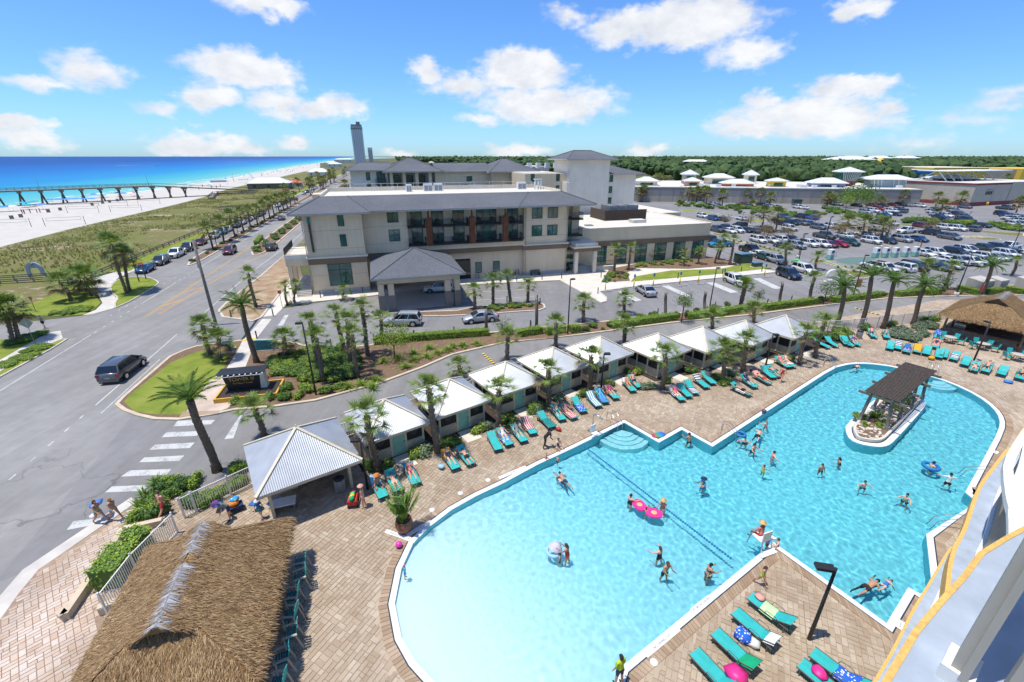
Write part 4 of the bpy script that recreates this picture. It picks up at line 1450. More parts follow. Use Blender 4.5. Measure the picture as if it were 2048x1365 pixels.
gable_house('small beach cafe with orange awning roof behind the pier house',*(-152.15,329.92),9,7,3,R(15),'beach_house_blue','mall_orange','beach_cafe','cafe',None,2,2)
# roofs showing in the distance above the hotel
rn=random.Random(21)
for i in range(26):
 x=rn.uniform(-260,420)
 y=rn.uniform(620,1500)
 gable_house('distant pale house with light roof among the trees',x,y,rn.uniform(10,26),rn.uniform(9,14),rn.uniform(4,9),rn.uniform(0,3),rn.choice(('stucco_white','stucco_pale','mall_grey')),rn.choice(('roof_pale','roof_white','base_grey')),'distant_house','house','far houses among the trees',3,2)
def pier():
 a,b=Vector((-225.19,195.74)),Vector((-151.08,276.31))
 d=(b-a).normalized()
 t=thing('fishing_pier','long brown concrete fishing pier on slanted pile pairs over the beach','pier',(a.x,a.y,0),math.atan2(d.y,d.x))
 L=(b-a).length
 ext=0
 zd=6.2
 n=24
 dk=MB()
 dk.bx(-60,L-48,-3.2,3.2,zd-.45,zd)
 dk.add([(L-48,-3.2,zd-.45),(L-48,3.2,zd-.45),(L-48,3.2,zd),(L-48,-3.2,zd),(L,-3.2,1.2),(L,3.2,1.2),(L,3.2,1.65),(L,-3.2,1.65)],[(0,4,7,3),(3,7,6,2),(1,2,6,5),(0,1,5,4),(4,5,6,7)])
 dk.build('deck',MAT['pier_concrete'],t)
 k=0
 x=-55
 while x<L-30:
  z=zd if x<L-48 else zd-(x-L+48)/48*4.5
  p=MB().bx(x-.7,x+.7,-3.3,3.3,z-1.2,z-.45)
  p.build('pile_cap',MAT['pier_concrete'],t)
  for s,dx in ((-2.3,-.9),(2.3,.9)):
   MB().tube([(x,s,z-1.4),(x+dx*1.2,s*1.5,-.6)],.36,8).build('pile',MAT['pier_concrete'],t)
  x+=6.8
 for s in (-3.1,3.1):
  r=MB()
  x=-60
  while x<L-48:
   r.bx(x,x+.12,s-.06,s+.06,zd,zd+1.1)
   x+=2.4
  r.bx(-60,L-48,s-.07,s+.07,zd+1.02,zd+1.12).bx(-60,L-48,s-.04,s+.04,zd+.5,zd+.6)
  r.bar((L-48,s,zd+1.0),(L,s,2.7),.12,.1)
  r.build('handrail',MAT['wood_brown'],t)
 for x in (20,60,100,140):
  if x<L:
   MB().tube([(x,3.1,zd),(x,3.1,zd+5)],.08,6).build('lamp_post',MAT['metal_grey'],t)
 MB().bx(88,96,3.1,3.25,zd+.3,zd+1.3).build('banner',MAT['white_paint'],t)
pier()
simple('towel_pink_wall',(.62,.34,.26),.8)
MF=Frame((58,223),-9.46)
def mall():
 t=thing('outlet_mall','long low grey mall wall with white flat roof beyond the parking lots','mall')
 A,B=Vector((58,223)),Vector((178,203))
 a=math.atan2((B-A).y,(B-A).x)
 t.location=(A.x,A.y,0)
 t.rotation_euler=(0,0,a)
 L=(B-A).length
 MB().bx(-4,L,0,60,2.6,6.4,0).bx(-4.05,L+.05,-.04,60,0,2.6,1).bx(-4.1,L+.1,-.1,60,6.4,6.75,2).build('wall',[MAT['mall_grey'],MAT['stucco_tan'],MAT['roof_white']],t)
 MB().bx(-4,L,.2,59.8,6.7,6.78).build('roof',MAT['roof_white'],t)
 w=MB()
 for k in range(int(L/6)):
  w.bx(k*6,k*6+.15,-.14,0,0,6.4)
 w.build('pilaster',MAT['mall_grey'],t)
 for k in range(9):
  u=6+k*12.5
  MB().bx(u,u+1.2,-.1,0,0,2.2).build('service_door',MAT['base_grey'],t)
 rnd=random.Random(3)
 for k in range(14):
  u=rnd.uniform(4,L-6)
  v=rnd.uniform(3,10)
  MB().bx(u,u+2,v,v+1.6,6.78,7.9).build('roof_unit',MAT['metal_white'],t)
 # coloured shop pavilions that rise behind the parapet
 for (u,v,w_,d,z,col,lab,rise) in ((6.5,12,10,8,8.8,'stucco_pale',0,2.0),(28,11,6,6,9.0,'towel_pink_wall',0,1.7),(30,30,6,6,11.4,'stucco_tan',0,2.2),(44.5,30,12,8,9.9,'stucco_pale',0,2.0),
           (49,12,12.7,8,8.1,'mall_orange',0,1.9),(63,40,5,5,11,'stucco_pale',0,2.4),(66,11,6.5,6,9.3,'mall_yellow',0,1.4),(88,12,13,8,8.6,'mall_lilac',0,2.3)):
  p=MB().bx(u-w_/2,u+w_/2,v-d/2,v+d/2,6.0,z).build('pavilion',MAT[col],t)
  hip(p,u-w_/2-1,u+w_/2+1,v-d/2-1,v+d/2+1,z+.1,z+rise,u-max(.05,w_/2-d/2),u+max(.05,w_/2-d/2),v,.3,'roof','roof_pale','white_paint')
  MB().bx(u-w_*.3,u+w_*.3,v-d/2-.06,v-d/2+.02,7.0,z-.7).build('clerestory',MAT['glass'],p)
 # flared glass kiosk
 return t
mall()
def mall_blocks():
 p=(197.18,199.81)
 t=thing('shop_building','tan corner shop with maroon base and lettering above its wall','shop',(p[0],p[1],0),R(20))
 MB().bx(0,60,0,40,1.6,8.6,0).bx(-.08,60,-.08,40,0,1.6,1).bx(-.2,60,-.2,40,8.6,9.3,1).bx(.2,59.8,.2,39,9.3,9.38,2).build('wall',[MAT['mall_tan'],MAT['mall_maroon'],MAT['roof_white']],t)
 MB().bx(14,14.3,-.16,0,1.6,8.6).bx(26,40,-.3,0,1.6,9.5).build('pilaster',MAT['mall_tan'],t)
 for k,(u,w) in enumerate(((8.6,.8),(9.6,.8),(10.6,.8),(11.6,.8),(12.6,.8))):
  m=MB().bx(u,u+.3,-.16,-.02,4.6,5.9).bx(u+.3,u+w,-.16,-.02,5.5,5.9).bx(u+.3,u+w,-.16,-.02,4.6,4.9)
  m.build('sign_letter',MAT['metal_black'],t)
 MB().bx(9.0,13,-.14,-.02,6.3,6.9).build('sign_script',MAT['metal_grey'],t)
 for u in (10,11):
  MB().tube([(u,-1.2,0),(u,-1.2,1.6)],.15,8).build('bollard',MAT['yellow_paint'],t)
 fr=MB()
 for k in range(7):
  u=6+k*6
  fr.bar((u,14,9.4),(u+2.5,20,14),.35,.35).bar((u,26,9.4),(u+2.5,20,14),.35,.35)
 fr.bx(4,50,12,26,13.6,13.9)
 fr.build('roof_frame',MAT['white_paint'],t)
 t=thing('shop_canopy','dark open shop canopy with shallow grey hip roof between palms','canopy',(*MF(149.5,30),0),R(-9))
 hip(t,-8.5,8.5,-7,7,10.3,12.1,-1,1,0,.4,'roof','roof_pale','wood_dark')
 for u in (-7,-2.5,2.5,7):
  for v in (-5.5,5.5):
   MB().bx(u-.4,u+.4,v-.4,v+.4,0,10.1).build('column',MAT['mall_maroon'],t)
 MB().bx(-7.5,7.5,-5,5,5,7.5).build('signage_band',MAT['wood_dark'],t)
 t=thing('glass_kiosk','white flared glass kiosk with grey roof above mall parapet','kiosk',(*MF(101,22),0),R(-9))
 MB().bx(-3,3,-3,3,0,10).build('wall',MAT['mall_maroon'],t)
 hip(t,-5.2,5.2,-4.6,4.6,13.3,15.3,-.2,.2,0,.3,'roof','roof_pale','white_paint')
 f=MB()
 for k in range(9):
  u=-4+k
  f.bar((u*.6,-3.1,9),(u,-4.3,13.2),.18,.18)
 f.build('strut',MAT['white_paint'],t)
 MB().bx(-3.6,3.6,-3.4,3.4,10,13.1).build('glazing',MAT['glass'],t)
 t=thing('shop_pavilion','pale grey shop pavilion with tilted white struts at mall end','shop',(*MF(115,16),0),R(-9))
 MB().bx(-6,6,-4,6,0,9.8).build('wall',MAT['beach_house_blue'],t)
 hip(t,-9,9,-6,8,10.3,12.2,-4,4,0,.3,'roof','roof_pale','white_paint')
 f=MB()
 for u in (-8,-6.5,-5,0,2,5):
  f.bar((u+1.6,-4.2,6.6),(u,-5.7,10.2),.2,.2)
 f.build('strut',MAT['white_paint'],t)
 t=thing('blue_store','bright blue store building with white roof left of the yellow store','store',(*MF(177,120),0),R(-9))
 MB().bx(0,21,0,20,0,11.4).bx(-.4,21.4,-.4,20,11.4,11.8).build('wall',[MAT['mall_blue']],t)
 MB().bx(-.2,21.2,-.2,20,11.8,11.95).build('roof',MAT['roof_pale'],t)
 MB().bx(1,14,-.2,0,7,10).build('glazing',MAT['glass'],t)
 t=thing('yellow_store','long yellow store building with cornice bands at far right','store',(*MF(199,121),0),R(-9))
 MB().bx(0,30,0,40,0,12.4,0).bx(-.3,30.3,-.3,40,10.4,10.8,0).bx(-.5,30.5,-.5,40,12.4,13.0,0).bx(-.6,30.6,-.6,40,13.0,13.3,1).bx(30.6,50,4,40,0,12.2,2).bx(50,90,0,40,0,12.8,0).build('wall',[MAT['mall_yellow'],MAT['stucco_pale'],MAT['stucco_tan']],t)
 t=thing('water_park_structure','dark slatted ride structure with white roof rising from the woods','ride',(430,640,0),R(-12))
 s=MB()
 for k in range(16):
  s.bar((-70+k*6,0,0),(-70+k*6+2,0,12+4*math.sin(k*.6)),.8,.8)
 s.build('frame',MAT['wood_dark'],t)
 MB().bx(-5,45,0,20,8,16).build('hall',MAT['wood_dark'],t)
 hip(t,-8,48,-4,24,16,20,8,34,10,.5,'roof','roof_pale','white_paint')
 MB().lathe([(5,10),(6,13),(3,17),(.1,18)],(56,6),12).build('slide_bowl',MAT['mall_yellow'],t)
 t=thing('apartment_row','white apartment row with grey roofs above the far woods','apartments',(690,900,0),R(-20))
 MB().bx(-60,60,0,30,0,17).build('wall',MAT['stucco_white'],t)
 for k in range(3):
  hip(t,-62+k*42,-22+k*42,-2,32,17,21,-50+k*42,-34+k*42,15,.5,'roof','roof_pale','white_paint')
 t=thing('lookout_pavilion','open timber lookout with white roof above the forest edge','pavilion',(*(160.99,397.3),0),R(-6))
 t.location.y+=60
 t.location.x+=14
 hip(t,-11,11,-6,6,15.4,17.2,-7,7,0,.3,'roof','roof_pale','white_paint')
 for u in (-9,-3,3,9):
  for v in (-5,5):
   MB().bx(u-.4,u+.4,v-.4,v+.4,0,15.2).build('post',MAT['wood_brown'],t)
 MB().bx(-10,10,-5.5,5.5,10,10.6).bx(-10,10,-5.6,-5.4,10.6,11.8).build('deck',MAT['wood_brown'],t)
mall_blocks()
# far woods: crowns as one mass
def forest():
 rnd=random.Random(9)
 mb=MB()
 ico=bmesh.new()
 bmesh.ops.create_icosphere(ico,subdivisions=1,radius=1)
 iv=[v.co.copy() for v in ico.verts]
 fi=[tuple(v.index for v in f.verts) for f in ico.faces]
 ico.free()
 spots=[]
 def crown(x,y,r,h):
  k=2+(1 if rnd.random()<.5 else 0)
  for q in range(k):
   ox,oy=rnd.uniform(-.6,.6)*r,rnd.uniform(-.6,.6)*r
   rr=r*rnd.uniform(.45,.8)
   vs=[]
   for v in iv:
    s=rr*rnd.uniform(.7,1.25)
    vs.append((x+ox+v.x*s,y+oy+v.y*s,h+rnd.uniform(-.1,.1)*h+v.z*s*.8-q*r*.25))
   mb.add(vs,fi)
 n=0
 while n<9000:
  y=262+2200*rnd.random()**2.1
  x=rnd.uniform(-.30,1.35)*y
  # clearings: lots, mall and hotel ground
  u,v=HT.inv((x,y))
  if y<240:
   continue
  if x<120 and y<420:
   continue
  if x<-60+0.0*y and y<900 and x<-40:
   continue
  if x<-.25*y+20:
   continue
  mu,mv=MF.inv((x,y))
  if (-30<mu<150 and mv<62) or (150<=mu<300 and mv<170):
   continue
  sc=1+y/900
  crown(x,y,rnd.uniform(2.6,5)*sc**.6,rnd.uniform(7,12.5)+min(5,y/350))
  n+=1
 o=mb.build('woodland',MAT['forest'])
 tag(o,'wide belt of dark green woods reaching to the horizon','woods',kind='stuff')
forest()
# ------------------------------------------------------------------ plants
ORD=['first','second','third','fourth','fifth','sixth','seventh','eighth','ninth','tenth','eleventh','twelfth','thirteenth','fourteenth','fifteenth','sixteenth','seventeenth','eighteenth','nineteenth','twentieth']+['%dth'%i for i in range(21,60)]
def blade(mb,p,d,L,w,up,droop=.25,seg=2,mi=0):
 """A leaf blade from p along d."""
 p,d,up=Vector(p),Vector(d).normalized(),Vector(up)
 s=d.cross(up)
 s=s.normalized() if s.length>1e-4 else d.orthogonal().normalized()
 vs=[]
 for i in range(seg):
  t=i/seg
  c=p+d*L*t+Vector((0,0,-droop*L*t*t))
  ww=w*(1-.55*t) if i else w*.55
  vs+=[c-s*ww/2,c+s*ww/2]
 vs.append(p+d*L+Vector((0,0,-droop*L)))
 fs=[(2*i,2*i+1,2*i+3,2*i+2) for i in range(seg-1)]+[(2*seg-2,2*seg-1,2*seg)]
 mb.add(vs,fs,mi)
def sabal_crown(seed,n=34,skirt=0,size=1.0,bl=15,bw=.09,lo=128,dr=(.15,.42)):
 rnd=random.Random(seed)
 mb=MB()
 for i in range(n):
  az=i*2.39996+rnd.uniform(-.2,.2)
  t=i/(n-1)
  el=R(82-lo*t**.9)+rnd.uniform(-.12,.12)
  dead=i>=n-skirt
  d=Vector((math.cos(az)*math.cos(el),math.sin(az)*math.cos(el),math.sin(el)))
  L=rnd.uniform(.75,1.15)*size*(.8 if t<.15 else 1)
  base=Vector((0,0,0))
  tip=d*L+Vector((0,0,-.12*L))
  mi=1 if dead else 0
  s=d.cross(Vector((0,0,1)))
  s=s.normalized() if s.length>.01 else Vector((1,0,0))
  mb.add([base-s*.025,base+s*.025,tip+s*.015,tip-s*.015],[(0,1,2,3)],1 if dead else 2)
  nrm=s.cross(d).normalized()
  fl=rnd.uniform(.62,.9)*size
  for k in range(bl):
   a=(k/(bl-1)-.5)*R(215)
   q=d*math.cos(a)+s*math.sin(a)+nrm*(.18*abs(math.sin(a))+rnd.uniform(-.08,.08))
   ln=fl*(1-.28*abs(a)/R(107))*rnd.uniform(.9,1.1)
   blade(mb,tip,q,ln,bw*size,nrm,rnd.uniform(*dr),2,mi)
 return mb.mesh('crown',[MAT['palm_leaf'],MAT['palm_dead'],MAT['lime_leaf']])
def date_crown(seed,n=30,L=2.5,drop=92):
 rnd=random.Random(seed)
 mb=MB()
 for i in range(n):
  az=i*2.39996+rnd.uniform(-.25,.25)
  t=i/(n-1)
  el=R(86-drop*t)+rnd.uniform(-.1,.1)
  d=Vector((math.cos(az),math.sin(az),0))
  ll=L*rnd.uniform(.8,1.08)
  pts=[]
  p=Vector((0,0,0))
  e=el
  K=9
  for k in range(K+1):
   pts.append(p.copy())
   p=p+(d*math.cos(e)+Vector((0,0,math.sin(e))))*(ll/K)
   e-=rnd.uniform(.09,.15)
  mb.tube(pts,[.028*(1-.8*k/K) for k in range(K+1)],3,1,False)
  s=d.cross(Vector((0,0,1)))
  for k in range(1,K):
   for h in (0,.34,.67):
    c=pts[k].lerp(pts[k+1],h)
    f=(pts[k+1]-pts[k]).normalized()
    lw=.52*math.sin(PI*min(1,.16+(k+h)/K*.84))*L/2.5
    for sg in (-1,1):
     q=s*sg*.8+f*.75+Vector((0,0,rnd.uniform(-.05,.3)))
     blade(mb,c,q,lw,.055,f,.18,2,0)
 return mb.mesh('crown',[MAT['date_leaf'],MAT['lime_leaf']])
CROWN={'s':[sabal_crown(i,17+3*i,1+i//2,1.05,17,.07,92+8*i,(.05,.26)) for i in (1,2,3,4)],'b':[sabal_crown(i,40,10,1.15) for i in (5,6)],'d':[date_crown(1),date_crown(2,24,2.5,52),date_crown(3,28,2.4,76)],
   'n':[sabal_crown(8,20,0,.8)],'f':[sabal_crown(11,36,9,1.15,8,.19),sabal_crown(12,34,6,1.2,8,.19),sabal_crown(13,30,12,1.1,8,.2)]}
for m in CROWN['f']:
 m.materials[0]=MAT['palm_leaf_far']
def trunk(path,r0,r1,kind,boots=True,seed=0):
 rnd=random.Random(seed)
 n=len(path)
 rad=[(r0+(r1-r0)*i/(n-1))*(1+.06*math.sin(i*2.3+seed)) for i in range(n)]
 rad[0] *= 1.25
 mb=MB().tube(path,rad,9)
 if boots:
  P=[Vector(p) for p in path]
  L=sum((b-a).length for a,b in zip(P,P[1:]))
  k=int(L*(11 if kind=='s' else 15))
  for i in range(k):
   t=(i+.5)/k*(n-1)
   j=min(n-2,int(t))
   c=P[j].lerp(P[j+1],t-j)
   rr=rad[j]
   a=i*2.39996
   d=Vector((math.cos(a),math.sin(a),0))
   s=Vector((-d.y,d.x,0))
   b=c+d*rr*.8
   o=.13 if kind=='s' else .07
   hgt=.28 if kind=='s' else .18
   w=.085 if kind=='s' else .08
   mb.add([b-s*w,b+s*w,b+d*o+s*w*.6+Vector((0,0,hgt)),b+d*o-s*w*.6+Vector((0,0,hgt)),b+d*.02+Vector((0,0,hgt*.85))],[(0,1,2,3),(0,3,4),(1,4,2),(3,2,4)],1)
 return mb
PALM_N=[0]
def palm(X,Y,h,dx,kind,label,group=None,sc=1.0,name=None,boots=True):
 """kind: s sabal, b bushy sabal, d date palm, n thin young palm, f far palm, x bare trunk."""
 PALM_N[0]+=1
 q=PALM_N[0]
 rnd=random.Random(q*13+5)
 nm=name or {'d':'date_palm','x':'palm_trunk'}.get(kind,'sabal_palm')
 t=thing(nm,label,'palm' if kind != 'x' else 'palm trunk',(X,Y,.0),0,group)
 n=9
 bend=dx
 path=[(bend*(i/n)**1.2,.15*math.sin(i*.5+q),h*i/n) for i in range(n+1)]
 date=kind=='d'
 r0,r1=(.27,.22) if date else (.21,.19)
 if kind=='n':
  r0,r1=.12,.1
 if kind=='f':
  MB().tube([path[0],path[4],path[9]],[.26,.22,.21],6).build('trunk',MAT['trunk_sabal'],t)
 else:
  trunk(path,r0,r1,'d' if date else 's',boots and kind != 'x',q).build('trunk',[MAT['trunk_date' if date else 'trunk_sabal'],MAT['boot']],t)
 if kind=='x':
  m=MB()
  for k in range(5):
   a=k*1.3
   m.bar((bend,0,h-.3),(bend+.22*math.cos(a),.22*math.sin(a),h+.2),.06,.03)
  m.build('crown',MAT['palm_dead'],t)
 else:
  vs=CROWN[kind]
  c=bpy.data.objects.new('crown',vs[q%len(vs)])
  COL.objects.link(c)
  c.parent=t
  c.location=(path[-1][0],path[-1][1],h)
  c.rotation_euler=(rnd.uniform(-.1,.1),rnd.uniform(-.1,.1),rnd.random()*6.28)
  s=sc*rnd.uniform(.93,1.08)
  c.scale=(s,s,s)
 return t
NEAR_PALMS=([(-20.29,24.74,5.7,-0.15,'d','tall date palm behind white fence, left of the large open cabana'),(-26.71,42.04,6.36,-0.09,'d','slim leaning date palm behind the tower sign'),(-32.85,44.21,3.38,-0.06,'b','shaggy palm left of the utility pole base'),(-30.92,42.8,2.39,0.33,'b','shaggy palm hiding the utility pole base'),(-24.21,43.1,2.46,0.34,'b','low bushy palm beside the green letter sign')]
 +[(-18.2,38.03,4.52,0.17,'s','thick palm just right of the tall lamp post in shrub bed'),(-19.79,40.83,5.1,0.19,'s','palm with crown highest behind the shrub bed lamp post'),(-18.17,44.21,4.82,-0.29,'s','leftmost palm of the tight group by the hotel drive'),(-16.66,41.63,4.71,0.26,'s','middle palm of the tight group by the hotel drive'),(-15.06,38.86,4.36,-0.06,'s','front palm of the tight group by the hotel drive'),(-15.59,43.98,5.45,-0.03,'s','tallest palm of the group, nearest the silver car'),(-15.39,48.51,2.5,0.28,'s','short palm in front of the carport column'),(-19.21,28.91,2.49,-0.01,'s','palm standing behind left slope of the large cabana roof'),(-9.16,24.56,4.61,-0.15,'s','palm between the large cabana and first small cabana'),(-5.43,26.83,5.23,-0.27,'s','palm between the first and second small cabanas'),(-1.05,29.98,3.35,0.04,'s','palm between the second and third small cabanas'),(-0.54,42.67,2.83,0.12,'s','palm behind the third small cabana at the drive'),(-4.92,38.93,1.21,-0.23,'s','palm crown peeping behind the second small cabana')]
 +[(3.22,33.38,3.49,-0.2,'s','palm between the third and fourth small cabanas'),(7.28,36.34,3.39,-0.2,'s','palm in front of the fifth small cabana'),(13.96,36.34,3.56,-0.22,'s','palm in front of the sixth small cabana'),(20.29,38.14,3.19,-0.48,'s','palm between the sixth and seventh small cabanas'),(23.16,40.24,3.26,-0.19,'s','palm in front of the eighth small cabana'),(29.91,41.96,3.49,-0.1,'s','slanting palm right of the last small cabana'),(32.58,43.54,4.01,-0.1,'s','taller slanting palm past the last small cabana'),(4.93,45.98,3.02,-0.11,'s','palm behind the fourth small cabana'),(12.82,46.82,2.81,-0.23,'s','palm behind the fifth small cabana'),(24.64,51.28,1.95,-0.21,'s','palm behind the seventh small cabana'),(30.73,53.33,2.14,-0.1,'s','palm behind the eighth small cabana'),(9.3,54.79,2.69,-0.03,'s','palm in the hedge strip left of the silver sedan'),(15.43,58.01,2.28,-0.17,'s','palm in the hedge strip before the accessible bays'),(32.62,60.25,3.21,-0.16,'s','palm in the hedge strip before the white parked car')]
 +[(41.82,53.49,5.07,-0.66,'d','leftmost of four tall leaning date palms by the terrace fence'),(43.81,52.3,6.58,-0.55,'d','second of four tall leaning date palms by the terrace fence'),(46.55,52.3,6.05,-0.33,'d','third of four tall leaning date palms by the terrace fence'),(51.58,53.84,5.16,-0.13,'d','rightmost of four tall leaning date palms by the terrace fence'),(66.26,69.95,4.04,-0.29,'s','palm at the hedge end before the white car row'),(71,70.51,3.61,-0.51,'s','palm on the sandy tip beside the lamp post'),(73.29,66.75,4.77,-0.57,'d','date palm beside the grey utility cabinets'),(90.48,78.94,2.68,-0.24,'s','palm in the lot above the thatched bar roof'),(50.04,65.5,3.26,-0.31,'s','palm near the orange banners by the curb')])
for a in NEAR_PALMS:
 palm(*a[:6])
HOTEL_PALMS=([(-5.2,59.73,2.82,-0.09,'s','leftmost palm in the hotel drive island'),(-2.72,61.24,3.86,0.03,'s','second palm in the hotel drive island, before the bicycles'),(-0.22,62.07,4.22,-0.46,'s','thinner leaning palm third in the hotel drive island'),(2.35,62.78,2.74,-0.01,'s','rightmost palm in the hotel drive island')]
 +[(18.84,80.54,4.4,-0.17,'s','palm left in the bed by the portico'),(22,82.93,4.26,0.08,'s','palm second in the bed by the portico'),(28.15,90.3,1.99,0.08,'n','small palm before the third tall wing window'),(33.88,86.77,2.6,-0.18,'n','small palm before the fifth tall wing window'),(37.33,88.27,2.91,-0.09,'n','small palm before the last tall wing window')]
 +[(40.87,88.69,3.52,0.21,'n','thin palm left of three by the wing corner'),(42.99,92.11,4.45,0.38,'s','middle palm of three by the wing corner'),(43.15,87.38,4.97,0.04,'s','palm beside the green transformer box'),(53.53,86.43,3.45,-0.38,'s','palm beside the green inflatable and dark SUV'),(57.89,83.98,2.39,0.14,'s','palm at the lot entrance kerb'),(44.29,63.51,3.63,-0.2,'s','palm in front of the dark blue SUV'),(32.57,60.39,3.6,-0.2,'s','palm hiding the white hatchback')]
 +[(-36.75,60.73,4.87,0.12,'s','palm on the dirt verge by the coast road'),(-32.78,61.92,2.82,0.25,'n','left palm of the pair by the hotel stair'),(-31.84,62.33,2.84,0.6,'n','right palm of the pair by the hotel stair')]
 +[(20.63,56.7,3.16,-0.26,'x','bare trunk stub left of the round tree'),(27.15,59.75,2.45,-0.22,'x','thin bare trunk stub before the accessible bays'),(39.35,62.51,3.1,-0.39,'x','tall bare trunk stub before the dark SUV')]
 +[(-3.15,50.28,2.96,0.11,'x','bare trunk stub in front of the silver sedan'),(3.02,51.43,3.98,-0.04,'x','bare trunk stub right of the drive island')]
 +[(-25.34,64.15,1.59,0.23,'n','tiny palm beside the curved hotel drive kerb')])
for a in HOTEL_PALMS:
 palm(*a[:6])
for a in [(-57.65,48.35,3.91,0.15,'b','drooping palm left of the yellow warning sign'),(-57.84,47.75,4.19,0.2,'b','pale-trunked palm at the left picture edge'),(-66.01,63.86,2.84,-0.48,'b','shaggy palm below the beach arch'),(-68.3,68.78,2.58,-0.09,'b','left palm of the pair by the footpath'),(-65.44,66.59,2.93,0.16,'b','right palm of the pair by the footpath')]+[(-60.6,67.6,7.62,0.02,'b','taller thick palm of the pair at the turning island'),(-61.2,69.04,5.78,0.57,'b','shorter palm of the pair at the turning island')]:
 palm(*a[:6],sc=1.45)
# palms of the road buffer strip and beyond
i=0
for a in [(-69.45,103.85,4.49,-0.41),(-72.29,112.74,5.02,0.11),(-73.99,120.39,5.53,-0.02),(-77.42,130.64,5.01,0.19),(-79.95,139.03,4.54,0.2),(-80.67,144.56,4.45,0.27),(-82.64,152.62,4.94,0.31),(-84.14,159.24,5.41,-0.04),(-86.21,166.44,5.34,-0.13),(-88.93,175.93,5.12,-0.07),(-90.44,182.85,4.86,-0.18),(-91.75,189.03,4.68,-0.26),(-94,196.99,4.38,-0.24),(-98.27,210.22,3.69,-0.07)]:
 palm(*a[:4],'f',ORD[i]+' palm from the near end of the road buffer strip','palms along the road buffer strip',1.55)
 i+=1
rp_=random.Random(5)
for i in range(34):
 t=215+i*9+rp_.uniform(-3,3)
 s=rp_.choice((13.4,13.4,-6,-8,24))
 x,y=RD(t,s)
 palm(x,y,rp_.uniform(5,7.5),rp_.uniform(-.5,.5),'f','palm in the dense avenue of palms along the far coast road','palms of the far avenue',1.8)
# parking-lot palms
LOTP=([(61.64,219.8,5.92,0.45),(60.86,219.8,4.83,-0.2),(79.83,222.26,4.66,-0.19),(81.34,213.64,5.26,-0.25),(86.38,217.39,5,-0.32),(87.95,212.72,5.74,-0.47),(87.04,208.24,5.42,0.17),(88.88,195.83,5.32,-0.33),(108.56,215.03,4.52,-0.01),(114.18,213.64,5.04,-0.38),(111.28,199.81,4.02,-0.45),(132.55,215.03,3.24,-0.32),(76.73,139.4,4.34,-0.43),(76.04,130.75,4.77,-0.25),(74.1,208.24,0,1.24),(100,192,1.56,-0.31)]
 +[(138.73,203.94,4.1,-0.45),(143.51,208.24,2.52,-0.45),(161.52,203.94,2.06,0.6),(168.75,208.24,4.6,-0.17),(171.82,208.24,2.93,-0.29),(171.42,203.94,4.91,0.05),(180.6,208.24,2.93,-0.13),(93.52,127.22,3.34,-0.01),(93.15,119.9,3.8,-0.5),(95.79,116.9,3.72,-0.43),(160.02,171.75,3.5,-0.2),(175.58,192,4.65,0.3),(188.86,195.83,4.34,0.36),(202.98,208.24,5.42,-0.76),(186.54,170.25,4.68,-0.23),(255.69,302.82,5.35,-0.49),(254.58,294.02,5.77,0.36),(271.87,332.6,5.2,-0.29),(284.14,312.15,4.89,0.66),(271.1,277.83,2.2,-1.27),(273.58,294.02,1.74,-0.56)])
for i,a in enumerate(LOTP):
 palm(*a[:4],'f','lone palm standing in the parking lots before the mall','palms in the parking lots',1.75)
rp_=random.Random(8)
for i in range(30):
 x,y=MF(rp_.uniform(0,210),rp_.uniform(48,75))
 palm(x,y,rp_.uniform(7,9.5),rp_.uniform(-.6,.6),'f','palm rising among the mall roofs at the forest edge','palms behind the mall',1.5)
# shrubs -------------------------------------------------------------
def shrub_mesh(seed,n=420,leaf=.09,mats=('shrub_leaf',),flat=.75,squar=False):
 rnd=random.Random(seed)
 mb=MB()
 lob=[(rnd.uniform(-.45,.45),rnd.uniform(-.45,.45),rnd.uniform(.25,.55),rnd.uniform(.38,.6)) for _ in range(6)]
 for i in range(n):
  bx,by,bz,br=rnd.choice(lob)
  a,c=rnd.random()*6.28,rnd.uniform(-.3,1)
  s=math.sqrt(max(0,1-c*c))
  r=br*rnd.uniform(.72,1.05)
  p=Vector((bx+r*s*math.cos(a),by+r*s*math.sin(a),max(.02,(bz+r*c)*flat)))
  d=Vector((s*math.cos(a)+rnd.uniform(-.6,.6),s*math.sin(a)+rnd.uniform(-.6,.6),c+rnd.uniform(-.4,.7))).normalized()
  t=d.orthogonal().normalized()
  t.rotate(Matrix.Rotation(rnd.random()*6.28,3,d))
  b=d.cross(t)
  L,w=leaf*rnd.uniform(.8,1.4),leaf*rnd.uniform(.45,.8)
  mb.add([p,p+t*L*.5+b*w,p+t*L*1.3,p+t*L*.5-b*w],[(0,1,2,3)])
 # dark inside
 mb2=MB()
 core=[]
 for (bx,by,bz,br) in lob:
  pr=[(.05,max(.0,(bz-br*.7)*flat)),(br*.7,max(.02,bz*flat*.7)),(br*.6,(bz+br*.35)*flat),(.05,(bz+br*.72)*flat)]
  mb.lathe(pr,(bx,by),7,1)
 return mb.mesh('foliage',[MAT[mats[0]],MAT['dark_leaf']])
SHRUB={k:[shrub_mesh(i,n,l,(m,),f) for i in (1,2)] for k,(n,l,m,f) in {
 'green':(420,.10,'shrub_leaf',.8),'lime':(420,.10,'lime_leaf',.75),'dark':(420,.11,'dark_leaf',.8),'silver':(420,.12,'silver_leaf',.8),'hedge':(520,.085,'hedge_leaf',.85)}.items()}
